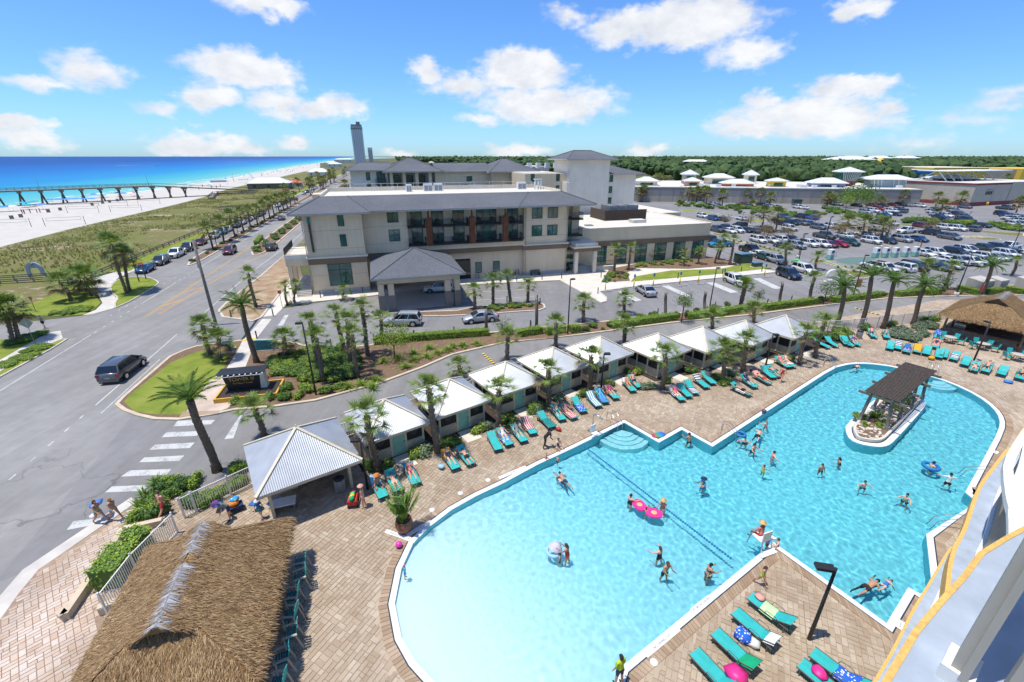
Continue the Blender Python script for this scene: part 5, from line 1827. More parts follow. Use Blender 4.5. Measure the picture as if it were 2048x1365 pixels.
def spiky_mesh(seed,n=70,L=.8,mat='grass_blade'):
 rnd=random.Random(seed)
 mb=MB()
 for i in range(n):
  a=rnd.random()*6.28
  e=rnd.uniform(.5,1.45)
  blade(mb,(rnd.uniform(-.08,.08),rnd.uniform(-.08,.08),0),(math.cos(a)*math.cos(e),math.sin(a)*math.cos(e),math.sin(e)),L*rnd.uniform(.7,1.15),.05,(0,0,1),.45,3)
 return mb.mesh('blades',MAT[mat])
SPIKY={'grass':[spiky_mesh(1),spiky_mesh(2)],'red':[spiky_mesh(3,40,.75,'red_leaf')],'yucca':[spiky_mesh(4,60,.9,'shrub_leaf')],'lime':[spiky_mesh(5,50,.6,'lime_leaf')]}
for k in SPIKY['red']+SPIKY['lime']:
 pass
SH_N=[0]
def shrub(p,kind,r,label,group,h=None,name='shrub',z=.1):
 SH_N[0]+=1
 rnd=random.Random(SH_N[0])
 src=SHRUB.get(kind) or SPIKY[kind]
 o=bpy.data.objects.new(name,src[SH_N[0]%len(src)])
 COL.objects.link(o)
 o.location=(p[0],p[1],z)
 o.rotation_euler=(0,0,rnd.random()*6.28)
 hh=h or r
 o.scale=(r,r,hh)
 return tag(o,label,'shrub' if name=='shrub' else name.replace('_',' ').split()[-1],group)
def shrub_mass(items,label,name='ground_cover',z=.1):
 """Bushes that read as one mass, joined: (point, kind, radius, height)."""
 groups={}
 for q,(p,k,r,h) in enumerate(items):
  groups.setdefault(k,[]).append((q,p,r,h))
 mats,mb=[],MB()
 for k,its in groups.items():
  for q,p,r,h in its:
   src=(SHRUB.get(k) or SPIKY[k])
   me=src[q%len(src)]
   a=q*2.4
   c,s_=math.cos(a)*r,math.sin(a)*r
   vs=[(p[0]+v.co.x*c-v.co.y*s_,p[1]+v.co.x*s_+v.co.y*c,z+v.co.z*h) for v in me.vertices]
   idx=[]
   for m in me.materials:
    if m not in mats:
     mats.append(m)
    idx.append(mats.index(m))
   b=len(mb.v)
   mb.v+=vs
   for f in me.polygons:
    mb.f.append(tuple(b+i for i in f.vertices))
    mb.m.append(idx[f.material_index])
    mb.sm.append(False)
 o=mb.build(name,mats)
 return tag(o,label,'shrubs',kind='stuff')
def scatter(poly,n,seed):
 rnd=random.Random(seed)
 x0,x1=min(p[0] for p in poly),max(p[0] for p in poly)
 y0,y1=min(p[1] for p in poly),max(p[1] for p in poly)
 out=[]
 tries=0
 while len(out)<n and tries<n*60:
  tries+=1
  p=(rnd.uniform(x0,x1),rnd.uniform(y0,y1))
  if inside(p,poly):
   out.append(p)
 return out
# front row round bushes by the service road kerb
for p,k,r in zip([(-24.18,34.02),(-22.69,34.46),(-21.55,34.61),(-20.25,34.61),(-18.99,34.85),(-20.76,36.01),(-19.09,36.34),(-17.08,35.85),(-15.98,36.5),(-20.07,37.86),(-18.59,37.86),(-21.37,39.3),(-20.75,36.5),(-18.48,36.01)],('lime','green','green','green','lime','green','lime','lime','lime','lime','green','green','green','lime'),(.75,.7,.7,.8,.75,.7,.9,.8,.75,.8,.9,.8,.7,.7)):
 shrub(p,k,r,'rounded bush in the front row by the tower sign','round bushes by the tower sign',.85)
BEDP=[(-25.25,41.63),(-25.06,44.21),(-22.95,45.36),(-20.37,45.6),(-17.53,42.89),(-15.97,37.86),(-18.71,38.57),(-21.04,38.57),(-23.23,39.3)]
shrub_mass([(p,('green','lime','lime','dark')[i%4],random.Random(i).uniform(.6,1.0),.75) for i,p in enumerate(scatter(BEDP,120,3))],'dense bed of low leafy shrubs behind the tower sign')
for i,p in enumerate(scatter([(-20.57,45.13),(-17.28,46.08),(-16.31,42.46),(-15.27,38.21),(-17.45,37.86)],16,5)):
 shrub(p,'dark' if i%2 else 'green',.95,'dark leafy shrub under the tight palm group','dark shrubs under the palms',1.0)
for p in [(-13.4,42.04),(-10.82,40.83),(-10.27,42.46),(-9.08,43.32),(-8.11,44.21),(-7.12,45.13),(-10.72,44.21),(-9.28,45.6),(-5.53,46.32),(-4.02,46.82),(-13.03,37.86),(-14.15,37),(-15.19,36.5),(-12.09,42.89),(-6.67,46.08),(-12.96,36.5)]:
 shrub(p,'grass',1.7,'tuft of arching ornamental grass on the mulch slope','grass tufts on the mulch slope',1.4,'grass_tuft')
def leafy_box(name,label,p0,p1,w,h,mat,cat='hedge',group=None,dens=230,z=.1):
 """A clipped hedge from p0 to p1: leaves over a dark core."""
 rnd=random.Random(int(abs(p0[0]*31+p0[1]*17)))
 A,B=Vector(p0),Vector(p1)
 L=(B-A).length
 mb=MB()
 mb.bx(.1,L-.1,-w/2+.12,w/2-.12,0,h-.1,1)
 for i in range(int(L*dens*(w+2*h)/2.4)):
  q=rnd.random()
  s=rnd.choice((-1,1))
  wob=.06*math.sin(i)
  if q<.5:
   p=Vector((rnd.uniform(0,L),rnd.uniform(-w/2,w/2),h+rnd.uniform(-.1,.05)))
   d=Vector((0,0,1))
  elif q<.9:
   p=Vector((rnd.uniform(0,L),s*(w/2+rnd.uniform(-.1,.04)),rnd.uniform(.02,h)))
   d=Vector((0,s,.3))
  else:
   p=Vector((0 if s<0 else L,rnd.uniform(-w/2,w/2),rnd.uniform(.02,h)))
   d=Vector((s,0,.3))
  p+=Vector((0,0,.05*noise.noise(Vector((p.x*1.2+p0[0],p.y*2,1)))))
  d=(d+Vector((rnd.uniform(-.7,.7),rnd.uniform(-.7,.7),rnd.uniform(-.3,.7)))).normalized()
  t=d.orthogonal().normalized()
  t.rotate(Matrix.Rotation(rnd.random()*6.28,3,d))
  b=d.cross(t)
  l_,w_=.11,.05
  mb.add([p,p+t*l_*.5+b*w_,p+t*l_,p+t*l_*.5-b*w_],[(0,1,2,3)],0)
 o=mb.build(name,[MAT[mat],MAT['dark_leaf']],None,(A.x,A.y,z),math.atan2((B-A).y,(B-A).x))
 return tag(o,label,cat,group)
hs=[('Z7',None)]
for (p,lab) in (([(-15.85,47.17),(-9.99,48.51)],'bright clipped hedge between the palm group and the silver cars'),([(-9.99,48.51),(-2.8,49.97)],'bright clipped hedge along the drive before the silver sedan'),
     ([(0.61,49.45),(3.66,50.68)],'short clipped hedge left of the tall lamp post'),([(4.03,50),(6.52,51.02)],'clipped hedge just left of the tall lamp post base'),([(7.02,50.85),(8.4,51.25)],'cube-shaped clipped hedge right of the tall lamp post'),
     ([(12.47,52.32),(21.76,55.62)],'clipped hedge between two palms by the accessible bays'),([(23.41,55.48),(32.82,59)],'clipped hedge under the second lamp post'),([(35.28,59.37),(44.58,62.51)],'long clipped hedge before the tall bare trunk'),
     ([(47.21,62.72),(51.4,64.04)],'short clipped hedge behind the leaning date palms'),([(51.6,64.04),(56.43,65.75)],'clipped hedge between leaning date palms'),([(59.11,65.89),(67.08,67.92)],'clipped hedge behind the rightmost leaning date palm'),
     ([(64.19,66.59),(66.6,67.3)],'clipped hedge stub by the small tree'),([(71.97,69.53),(72.16,66.35)],'clipped hedge before the grey utility cabinets'),([(73.72,66.83),(77.27,68.03)],'clipped hedge right of the grey utility cabinets'),([(79.26,69.03),(79.83,66.83)],'clipped hedge at the right edge behind thatched bar'),
     ([(-62.37,109.24),(-66.22,119.05)],'low hedge at the near tip of the road median')):
 leafy_box('hedge',lab,p[0],p[1],1.1,.85,'hedge_leaf')
leafy_box('hedge','dense green hedge along the fence beside the thatched roof',*[(-20.03,15.66),(-20.45,17.6)],1.5,1.3,'hedge_leaf',dens=260)
leafy_box('hedge','rounded hedge top by the gate in the white fence',*[(-20.62,17.82),(-20.3,18.74)],1.4,1.2,'hedge_leaf',dens=260)
# plants along the hedge strip: small clumps between hedges
i=0
for a in ([(9.06,51.14),(10.1,52.32),(11.26,51.6),(12.31,52.62),(17.05,55.82),(17.83,56.16),(18.51,56.16),(19.3,56.5),(21.49,56.16),(22.17,56.5),(23.69,57.19),(24.53,57.9),(25.49,58.26),(28.24,59.75),(29.36,60.13),(30.92,60.91),(34.56,61.3),(37.95,62.1),(46.01,63.76),(48.34,64.19),(2.35,52.02),(-0.21,50),(36.12,60.52)],[(45.15,63.04),(46.55,63.37),(57.28,66.46),(58.39,66.82),(68.81,68.68),(69.99,67.19)]):
 for p in a:
  shrub(p,('dark','green','yucca')[i%3],.6+.15*(i%3),'small dark plant between the hedges of the long strip','small plants in the hedge strip',.9)
  i+=1
# plants beside the cabanas
CABP=[(-8.69,25.01),(-9.76,25.01),(-6.74,26.53),(-6.32,26.93),(-7.11,25.95),(-5.13,27.35),(-4.45,27.98),(-2.49,29.56),(-1.97,29.79),(-3.01,29.32),(-0.36,31.02),(-0.08,30.52),(1.67,32.88),(2.24,32.6),(2.71,33.16)]+[(1.74,32.6),(2.33,32.88),(-0.42,30.77),(4.05,34.02),(5.82,34.92),(6.33,35.22),(11.4,39.67),(12.25,39.67),(12.55,36.5),(13.12,36.83),(14.9,37.86),(17.83,40.05),(20.31,37.51),(21.61,39.3),(22.11,39.3),(29.17,42.46),(19.79,38.21),(9.19,37.17)]
for i,p in enumerate(CABP):
 shrub(p,('green','dark','lime','silver','yucca')[i%5],.62+.1*(i%4),'leafy plant in the bed between cabanas and terrace','plants before the cabanas',.85,z=.03)
for i,p in enumerate([(36.79,49.33),(37.16,48.91),(37.68,48.49),(39.03,49.33),(40.31,49.33),(39.59,50.64),(40.72,51.09),(44.19,51.77),(35.57,48.91),(48.29,52.95),(53.72,54.94),(54.33,54.43),(55.93,55.46)]):
 shrub(p,('lime','green','dark')[i%3],.9,'green shrub along the white fence behind the loungers','shrubs along the terrace fence',1.0,z=.03)
shrub_mass([(p,'silver',.75,.9) for p in scatter([(45.97,50.64),(49.94,52.48),(53.99,53.44),(49.44,49.33),(46.31,47.68),(45.58,48.91)],30,4)],'mass of silvery shrubs in the triangular bed by the bar',z=.03)
for i,p in enumerate([(-18.95,21.99),(-18.91,22.46),(-18.53,22.3),(-18.48,22.78),(-18.24,22.94),(-17.98,23.19),(-19.21,22.14),(-18.3,23.44),(-17.89,23.44),(-19.24,21.53)]):
 shrub(p,'hedge',.62,'bright green shrub in the bed behind the white fence','bright shrubs by the fence',.7,z=.03)
for i,p in enumerate([(-21.74,21.23),(-21.75,22.11),(-21.64,23.05),(-20.85,23.54),(-22.38,21.52),(-22.52,22.89),(-22.32,23.54),(-21.85,20.67),(-21.23,20.67),(-22.15,20.53),(-20.05,21.66),(-19.52,21.52),(-18.94,24.75),(-18.69,24.93)]):
 shrub(p,('hedge','green','dark')[i%3],.8,'leafy shrub at the corner planter by the crosswalk','shrubs of the corner planter',.9,z=.03)
for p,sc in zip([(-22.69,21.23),(-22.25,20.13),(-23.21,23.37),(-23.27,22.26)],(1.5,1.0,1.5,1.3)):
 shrub(p,'yucca',sc,'spiky blue-green palmetto at the corner planter','palmettos of the corner planter',sc,'palmetto_shrub',.03)
for p in [(-24.82,35.69),(-24.14,36.01),(-23.75,36.18),(-23.04,36.18),(-23.26,37.86)]:
 shrub(p,'red',.85,'dark red spiky plant at the foot of the tower sign','red plants at the sign',.9,'red_cordyline',.4)
# planting by the wing, the median and the buffer strip
shrub_mass([(p,('lime','green','yucca','lime')[i%4],.6,.65) for i,p in enumerate(scatter([(15.35,73.41),(20.11,75.08),(21.26,81.2),(18.36,82.53)],22,8)+scatter([(24.46,87.52),(41.33,93.94),(40.47,90.94),(24.05,84.6)],34,9))],'low shrubs massed in the bed below the hotel wing',z=.14)
for i,p in enumerate(scatter([(-4.63,60.52),(4.12,62.15),(4.19,61.12),(-2.7,59.15)],26,3)+scatter([(-16.25,56.74),(-12.68,57.28),(-12.3,56.57),(-16,56.21)],6,3)):
 shrub(p,('lime','grass','green')[i%3],.6,'low leafy plant in the hotel drive island','plants in the drive island',.6,z=.12)
for i in range(30):
 t=70+i*3.2
 shrub(RD(t,3.2+.9*math.sin(i*2.1)),('green','dark')[i%2],1.25,'clipped shrub in the row along the road median','shrubs of the road median',.95,z=.1)
for i in range(26):
 t=62+i*4.1
 shrub(RD(t,13.3+.5*math.sin(i*1.7)),('dark','grass','green')[i%3],.7,'small dry shrub in the road buffer strip','shrubs in the buffer strip',.8,z=.1)
VM=[]
for i,p in enumerate(scatter([(-64.48,57.82),(-63.72,59.53),(-61.73,60.41),(-59.66,60.41),(-58.75,58.1),(-61.16,57.28)],24,2)+scatter([(-52.66,41.26),(-54.01,46.02),(-53.55,47.55),(-52.16,45.65),(-50.97,41.26)],26,6)+scatter([(-58.65,47.75),(-58.33,49.18),(-57.45,51.12),(-56.41,49.39),(-56.64,46.78)],18,7)):
 VM.append((p,('green','lime','hedge')[i%3],.8,.5))
shrub_mass(VM,'sprawling green scrub on the seaward verge',z=.02)
# lot shrubs
LM=[]
LS=random.Random(12)
for (reg,n) in (([(71.21,199.81),(82.5,184.77),(87.13,163.09),(97.72,160.38),(109,160.38),(120.41,178.03),(105.89,192),(90.69,203.94),(77.33,215.03)],60),([(120.66,178.03),(122.22,160.38),(131.07,155.22),(136.69,163.09),(128.3,168.77),(129.71,192)],30),([(125.95,148.04),(134.07,143.6),(140.04,150.36),(132.4,155.22)],14),([(137.57,145.79),(142.34,139.4),(150.03,148.04),(142.62,150.36)],12),([(145.03,139.4),(146.8,129.85),(154.81,137.38),(153.14,141.47),(152.87,145.79)],14)):
 for p in scatter(reg,n,n):
  LM.append((p,LS.choice(('dark','green','green','lime')),LS.uniform(1.1,2.2),LS.uniform(1.3,2.2)))
shrub_mass(LM,'dark shrub belts dividing the parking lots',z=0)
for p in [(55,117.91),(57.94,113.59),(58.42,111.54),(58.77,110.04),(59.11,108.59),(59.45,107.16),(59.77,105.78),(60.03,103.98),(60.57,103.1),(60.64,101.38)]+[(63.21,85.24),(64.68,85.24),(65.97,85.24),(66.69,84.45),(64.15,82.16)]:
 shrub(p,'grass',1.2,'clump of dry grass on a lot island','grass clumps on lot islands',.9,'grass_tuft',.1)
# small trees -----------------------------------------------------------
def small_tree(p,h,r,label,leaf='lime_leaf',seed=1,n=900,clear=.45,lsz=.11):
 rnd=random.Random(seed)
 t=thing('small_tree',label,'tree',p)
 tr=MB().tube([(0,0,0),(.05,.02,h*clear),(0,0,h*.8)],[.09,.07,.03],7)
 tops=[]
 for k in range(9):
  a=k*2.4
  e=Vector((math.cos(a)*r*.6,math.sin(a)*r*.6,h*(clear+.12+.05*k)))
  tr.tube([(0,0,h*clear+.02*k*h),e],[.04,.012],5)
  tops.append(e)
 tr.build('trunk',MAT['bark'],t)
 mb=MB()
 for i in range(n):
  c=rnd.choice(tops)
  q=Vector((rnd.gauss(0,1),rnd.gauss(0,1),rnd.gauss(0,.8)))
  p3=c+q*r*.24
  d=Vector((rnd.uniform(-1,1),rnd.uniform(-1,1),rnd.uniform(-.2,1))).normalized()
  s=d.orthogonal().normalized()
  b=d.cross(s)
  L,w=lsz*rnd.uniform(.8,1.5),lsz*rnd.uniform(.4,.7)
  mb.add([p3,p3+s*L*.5+b*w,p3+s*L,p3+s*L*.5-b*w],[(0,1,2,3)])
 mb.build('crown',MAT[leaf],t)
 return t
small_tree((-12.45,42.89),3.6,1.9,'round bright green young tree on the mulch slope','lime_leaf',1,1700)
small_tree((22.05,54.5),3.3,1.1,'small round lollipop tree by the service road','shrub_leaf',2,900,.6)
small_tree((-1.19,50),2.4,1.2,'thin see-through sapling behind the silver sedan','dark_leaf',3,220,.3)
small_tree((45.44,62.1),3.4,1.4,'dark wispy tree at the hedge gap','dark_leaf',4,600,.4)
small_tree((35.5,61.7),2.6,.8,'slender dark sapling right of the white hatchback','dark_leaf',5,400,.3)
small_tree((67.01,67.06),3.2,1.2,'dark small tree by the curb above the bar','dark_leaf',6,600,.4)
small_tree((145.01,195.83),8,7.5,'broad spreading oak before the mall wall','shrub_leaf',7,2600,.35,.4)
small_tree((138.64,192),5,2.6,'light green lot tree below the spreading oak','lime_leaf',8,800,.4,.25)
for i,p in enumerate([(64.76,138.75),(70.95,137.25),(63.69,112.55),(70.63,115.71),(87.65,121.35),(96.23,145.09),(66.33,119.03)]+[(86.4,119.9),(116.13,126.37),(103.64,124.69)]):
 small_tree(p,3.6,2.0,'thin half-bare young tree in a parking row','palm_dead',20+i,500,.4,.16)['group']='half-bare lot trees'
# ------------------------------------------------------------------ cabanas, huts, pergola, fences, lamps
def rib_roof(par,half,z0,z1,pitch=.115):
 """Square pyramid roof of corrugated sheets: real ribs on each slope."""
 cols={}
 for k in range(4):
  mb=MB()
  M=Matrix.Rotation(k*PI/2,4,'Z')
  n=int(2*half/(pitch/2))
  vs,fs=[],[]
  sl=math.hypot(half,z1-z0)
  nrm=Vector((0,-(z1-z0)/sl,half/sl))
  for i in range(n+1):
   x=-half+2*half*i/n
   off=nrm*(.021 if i%2 else 0)
   t=1-abs(x)/half
   a=Vector((x,-half,z0))+off
   b=Vector((x,-half+half*t,z0+(z1-z0)*t))+off
   vs+=[a,b]
  for i in range(n):
   fs.append((2*i,2*i+2,2*i+3,2*i+1))
  mb.add(vs,fs)
  mb.xf(M)
  mb.build('roof_slope',MAT['metal_roof'],par)
 e=MB()
 for k in range(4):
  a=k*PI/2
  c,s=math.cos(a),math.sin(a)
  def rt(x,y,z):return (x*c-y*s,x*s+y*c,z)
  e.bar(rt(-half,-half,z0+.04),(0,0,z1+.05),.17,.05)
 e.build('hip_cap',MAT['cream_paint'],par)
 f=MB()
 for k in range(4):
  a=k*PI/2
  c,s=math.cos(a),math.sin(a)
  def rt(x,y,z):return (x*c-y*s,x*s+y*c,z)
  f.bar(rt(-half+.03,-half+.03,z0-.1),rt(half-.03,-half+.03,z0-.1),.06,.17)
 f.build('fascia',MAT['cream_paint'],par)
def cabana_proto():
 t=thing('cabana','','cabana')
 rib_roof(t,2.4,2.2,3.72)
 h=1.95
 # floor
 MB().bx(-h,h,-h,h,0,.12).build('floor',MAT['wood_grey'],t)
 for x in (-h,-.48,.62,h):
  MB().bx(x-.07,x+.07,-h-.02,-h+.12,.12,2.2).build('post',MAT['cream_paint'],t)
 for x in (-h,h):
  for y in (-.65,.65,h):
   MB().bx(x-.07,x+.07,y-.07,y+.07,.12,2.2).build('post',MAT['cream_paint'],t)
 # lap siding in four walls, each board proud of the next
 def boards(x0,x1,y,ax,nm='siding'):
  mb=MB()
  for i in range(7):
   z=.12+i*.12
   if ax==0:
    mb.bx(x0,x1,y-.03-.012*(i%2),y+.03,z,z+.115)
   else:
    mb.bx(y-.03-.012*(i%2),y+.03+.012*(i%2),x0,x1,z,z+.115)
  mb.build(nm,MAT['siding'],t)['kind']='stuff'
 boards(-h,-.48,-h+.05,0)
 boards(.62,h,-h+.05,0)
 boards(-h,h,-h,1)
 boards(-h,h,h,1)
 boards(-h,h,h,0)
 MB().bx(-h,h,h-.03,h+.03,.96,2.2).build('rear_wall',MAT['siding'],t)
 # screens with drawn dark curtains
 for (x0,x1) in ((-h+.07,-.55),(.69,h-.07)):
  s=MB().bx(x0,x1,-h+.06,-h+.07,.98,2.15).build('screen',MAT['screen'],t)
  xm=(x0+x1)/2
  MB().add([(x0,-h+.055,2.12),(x1,-h+.055,2.12),(xm+.1,-h+.055,1.25),(xm-.1,-h+.055,1.25)],[(0,3,2,1)]).build('curtain',MAT['curtain'],s)
 for y0,y1 in ((-h+.1,-.72),(-.58,.58),(.72,h)):
  for x in (-h,h):
   MB().bx(x-.005,x+.005,y0,y1,.98,2.15).build('screen',MAT['screen'],t)
 # panelled door
 d=MB().bx(-.41,.55,-h-.02,-h+.04,.12,2.12)
 do=d.build('door',MAT['door_green'],t)
 p=MB()
 for z0,z1 in ((.3,.95),(1.12,1.98)):
  p.bx(-.29,.43,-h-.035,-h-.02,z0,z0+.03).bx(-.29,.43,-h-.035,-h-.02,z1-.03,z1).bx(-.29,-.26,-h-.035,-h-.02,z0,z1).bx(.40,.43,-h-.035,-h-.02,z0,z1)
 p.build('panel_trim',MAT['door_green'],do)
 MB().bx(.44,.49,-h-.07,-h-.02,1.05,1.12).build('handle',MAT['metal_black'],do)
 # step pad in front
 MB().bx(-.55,.7,-h-1.7,-h-.06,-.02,.05).build('step_pad',MAT['concrete_pale'],t)
 return t
cab0=cabana_proto()
cache_kids(cab0)
CABS=[(8.55,28.35),(13.9,28.5),(19.35,28.6),(24.7,28.7),(30.2,28.1),(35.55,25.4),(40.9,24.0),(46.3,22.45),(51.6,20.8)]
_cl=['small cabana right beside the large open cabana','second small cabana counted from the large open one','third small cabana counted from the large open one','fourth small cabana counted from the large open one','fifth small cabana, middle of the white-roofed row','sixth small cabana, first set farther back toward the bar','seventh small cabana in the white-roofed row','eighth small cabana, last but one before the fence','last small cabana of the row beside the slanting palms']
for i,(u,v) in enumerate(CABS):
 o=cab0 if i==0 else copy_tree(cab0)
 put(o,(*PL(u,v),.02),R(35),'white-roofed '+_cl[i] if 'white' not in _cl[i] else _cl[i],'white-roofed cabanas')
 # planting bed under it
mb_=sheet('planting_bed',[PL(5.8,26.0),PL(33,26.2),PL(33,23.2),PL(55,17.6),PL(57,17.3),PL(62,16.5),PL(62,19),PL(54.5,24.5),PL(33,31.6),PL(5.8,31.6)],.046,MAT['soil'])
def big_cabana():
 t=thing('open_cabana','large open cabana with white corrugated roof beside the thatched hut','cabana',(*PL(2.45,26.75),.02),R(35))
 rib_roof(t,2.93,2.65,4.5)
 for x,y in ((-2.3,-1.75),(2.3,-1.75),(-2.3,2.3),(2.3,2.3)):
  MB().bx(x-.09,x+.09,y-.09,y+.09,0,2.65).build('post',MAT['cream_paint'],t)
 MB().bx(-2.35,2.35,-1.85,-1.65,2.4,2.62).build('beam',MAT['cream_paint'],t)
 MB().bx(-1.9,-.6,.2,2.3,0,2.5).bx(1.1,2.3,.3,2.3,0,2.5).bx(.15,.7,.9,2.3,0,2.5).bx(-1.9,2.3,2.2,2.3,0,2.5).build('inner_wall',MAT['cream_paint'],t)
 for x in (-.3,.85):
  MB().bx(x-.25,x+.2,1.2,1.26,.05,2.1).build('door',MAT['door_green'],t)
 MB().tube([(0,0,4.5),(0,0,4.75)],.03,6).build('finial',MAT['cream_paint'],t)
big_cabana()
def thatch_layer(mb,n,face,rnd,L=.27,w=.017,mi=0):
 """Straw blades lying down a roof face: a, b along the eave, c, d along the top."""
 a,b,c,d=[Vector(p) for p in face]
 down=((a+b)/2-(c+d)/2).normalized()
 side=(b-a).normalized()
 nrm=side.cross(-down).normalized()
 if nrm.z<0:
  nrm=-nrm
 for _ in range(n):
  v=rnd.random()**.8
  # wider rows near the eave
  lo,hi=a.lerp(d,v),b.lerp(c,v)
  p=lo.lerp(hi,rnd.random())+nrm*rnd.uniform(.0,.07)
  q=(down+side*rnd.uniform(-.6,.6)+nrm*rnd.uniform(-.02,.16)).normalized()
  l=L*rnd.uniform(.6,1.25)
  s=q.cross(nrm).normalized()*w*rnd.uniform(.6,1.3)
  mb.add([p-s,p+s,p+q*l],[(0,1,2)],mi)
def thatch_hut(name,label,c,deg,hx,hy,ze,zr,ry,nb,seed,gap=True):
 """Hut roof in its own frame: x across, y along the ridge; small gablets at the ridge ends."""
 rnd=random.Random(seed)
 t=thing(name,label,'hut',(c[0],c[1],0),R(deg))
 core=MB()
 E=[(-hx,-hy,ze),(hx,-hy,ze),(hx,hy,ze),(-hx,hy,ze)]
 gz=zr-.55
 k=(zr-gz)/(zr-ze)
 gl=hx*k
 rg=[(0,-ry,zr),(0,ry,zr)]
 g0=[(-gl,-ry+.15,gz),(gl,-ry+.15,gz)]
 g1=[(gl,ry-.15,gz),(-gl,ry-.15,gz)]
 faces=[[E[1],E[2],g1[0],g0[1]],[E[3],E[0],g0[0],g1[1]],[E[0],E[1],g0[1],g0[0]],[E[2],E[3],g1[1],g1[0]]]
 up=[[(gl,-ry-.25,gz),(gl,ry+.25,gz),(0,ry+.25,zr),(0,-ry-.25,zr)],[(-gl,ry+.25,gz),(-gl,-ry-.25,gz),(0,-ry-.25,zr),(0,ry+.25,zr)]]
 for f in faces+up:
  core.add(f,[(0,1,2,3)])
 for s,rr in ((0,-ry),(1,ry)):
  core.add([(-gl,rr,gz),(gl,rr,gz),(0,rr,zr)],[(0,1,2)])
 core.add([(p[0]*.97,p[1]*.97,ze-.12) for p in E],[(0,3,2,1)])
 ro=core.build('roof',MAT['thatch'],t)
 st=MB()
 tot=0
 for f in faces:
  A=[Vector(p) for p in f]
  ar=((A[1]-A[0]).length+(A[2]-A[3]).length)/2*((A[0]+A[1])/2-(A[2]+A[3])/2).length
  thatch_layer(st,int(nb*ar),f,rnd)
  # eave fringe
  a,b=A[0],A[1]
  out=((A[0]+A[1])/2-(A[2]+A[3])/2)
  out.z=0
  out.normalize()
  for _ in range(int((b-a).length*70)):
   p=a.lerp(b,rnd.random())+Vector((0,0,rnd.uniform(-.1,.03)))
   q=(out*rnd.uniform(.3,1)+Vector((rnd.uniform(-.3,.3),rnd.uniform(-.3,.3),-rnd.uniform(.3,1.1)))).normalized()
   s=q.cross(Vector((0,0,1))).normalized()*.03
   l=rnd.uniform(.2,.42)
   st.add([p-s,p+s,p+q*l],[(0,1,2)])
 for f in up:
  thatch_layer(st,int(nb*2*ry*.9),f,rnd,.34)
 s=st.build('straw',MAT['thatch'],ro)
 s['kind']='stuff'
 cap=MB()
 y=-ry-.2
 while y<ry+.2:
  if gap and .1<y/ry<.32:
   y+=.05
   continue
  for sg in (-1,1):
   for q in range(2):
    p=Vector((rnd.uniform(-.03,.03),y,zr+.06))
    d=Vector((sg,rnd.uniform(-.5,.1),-.50-.14*q)).normalized()
    e=Vector((0,1,0))*rnd.uniform(.03,.05)
    l=rnd.uniform(.38,.58)
    cap.add([p-e,p+e,p+d*l],[(0,1,2)])
  y+=.045
 cap.build('ridge_fronds',MAT['thatch_grey'],ro)['kind']='stuff'
 for x in (-hx+.8,hx-.8):
  for yy in (-hy+.8,0,hy-.8):
   MB().tube([(x,yy,0),(x,yy,ze)],.11,8).build('post',MAT['wood_brown'],t)
 return t
hA=thatch_hut('thatched_hut','large brown thatched hut roof at the bottom left of the terrace',(-13.35,13.1),16.5,3.2,4.1,2.6,4.6,2.35,1250,3)
cA=MB().bx(-1.9,1.9,-2.6,-2.2,0,1.1).bx(1.5,1.9,-2.2,2.6,0,1.1).bx(1.3,2.1,-2.7,2.7,1.1,1.16).build('bar_counter',MAT['wood_brown'],hA)
hB=thatch_hut('thatched_bar','thatched poolside bar with open counter at the right',PL(75.3,8.0),35+90,4.0,5.0,2.7,5.1,2.4,480,4,False)
# its frame: local x runs along -v... counter faces the pool
k_=MB().bx(-2.9,2.9,3.55,3.75,0,1.02,0).bx(-3.2,3.2,3.4,4.0,1.02,1.09,1)
k_.build('bar_counter',[MAT['wood_grey'],MAT['wood_brown']],hB)
MB().bx(-3,3,-2.5,-2.3,0,2.6).bx(-3,3,-2.3,1.5,0,.9).build('back_bar',MAT['wood_dark'],hB)
MB().bx(1.6,2.6,2.2,3.0,.9,1.5).build('bar_sink',MAT['steel'],hB)
def pergola():
 t=thing('pergola','dark wooden slatted pergola on the stone island in the pool','pergola',(*PL(45,8.25),0),R(35))
 L,W_=4.6,1.15
 for x in (-4.2,-1.4,1.4,4.2):
  for y in (-.72,.72):
   p=MB().bar((x,y*1.25,.28),(x,y*.95,2.72),.2,.2).build('post',MAT['wood_grey'],t)
   MB().bx(x-.14,x+.14,y*1.25-.14,y*1.25+.14,.25,.62).build('post_base',MAT['metal_grey'],p)
  MB().bx(x-.07,x+.07,-1.55,1.55,2.55,2.75).build('cross_beam',MAT['wood_grey'],t)
 for y in (-.72,.72):
  MB().bx(-L,L,y-.07,y+.07,2.76,2.94).build('beam',MAT['wood_grey'],t)
 k=0
 for i in range(34):
  x=-L+.1+i*(2*L-.2)/33
  MB().bx(x-.075,x+.075,-1.1,1.1,2.945,3.0).build('slat',MAT['wood_dark'],t)
pergola()
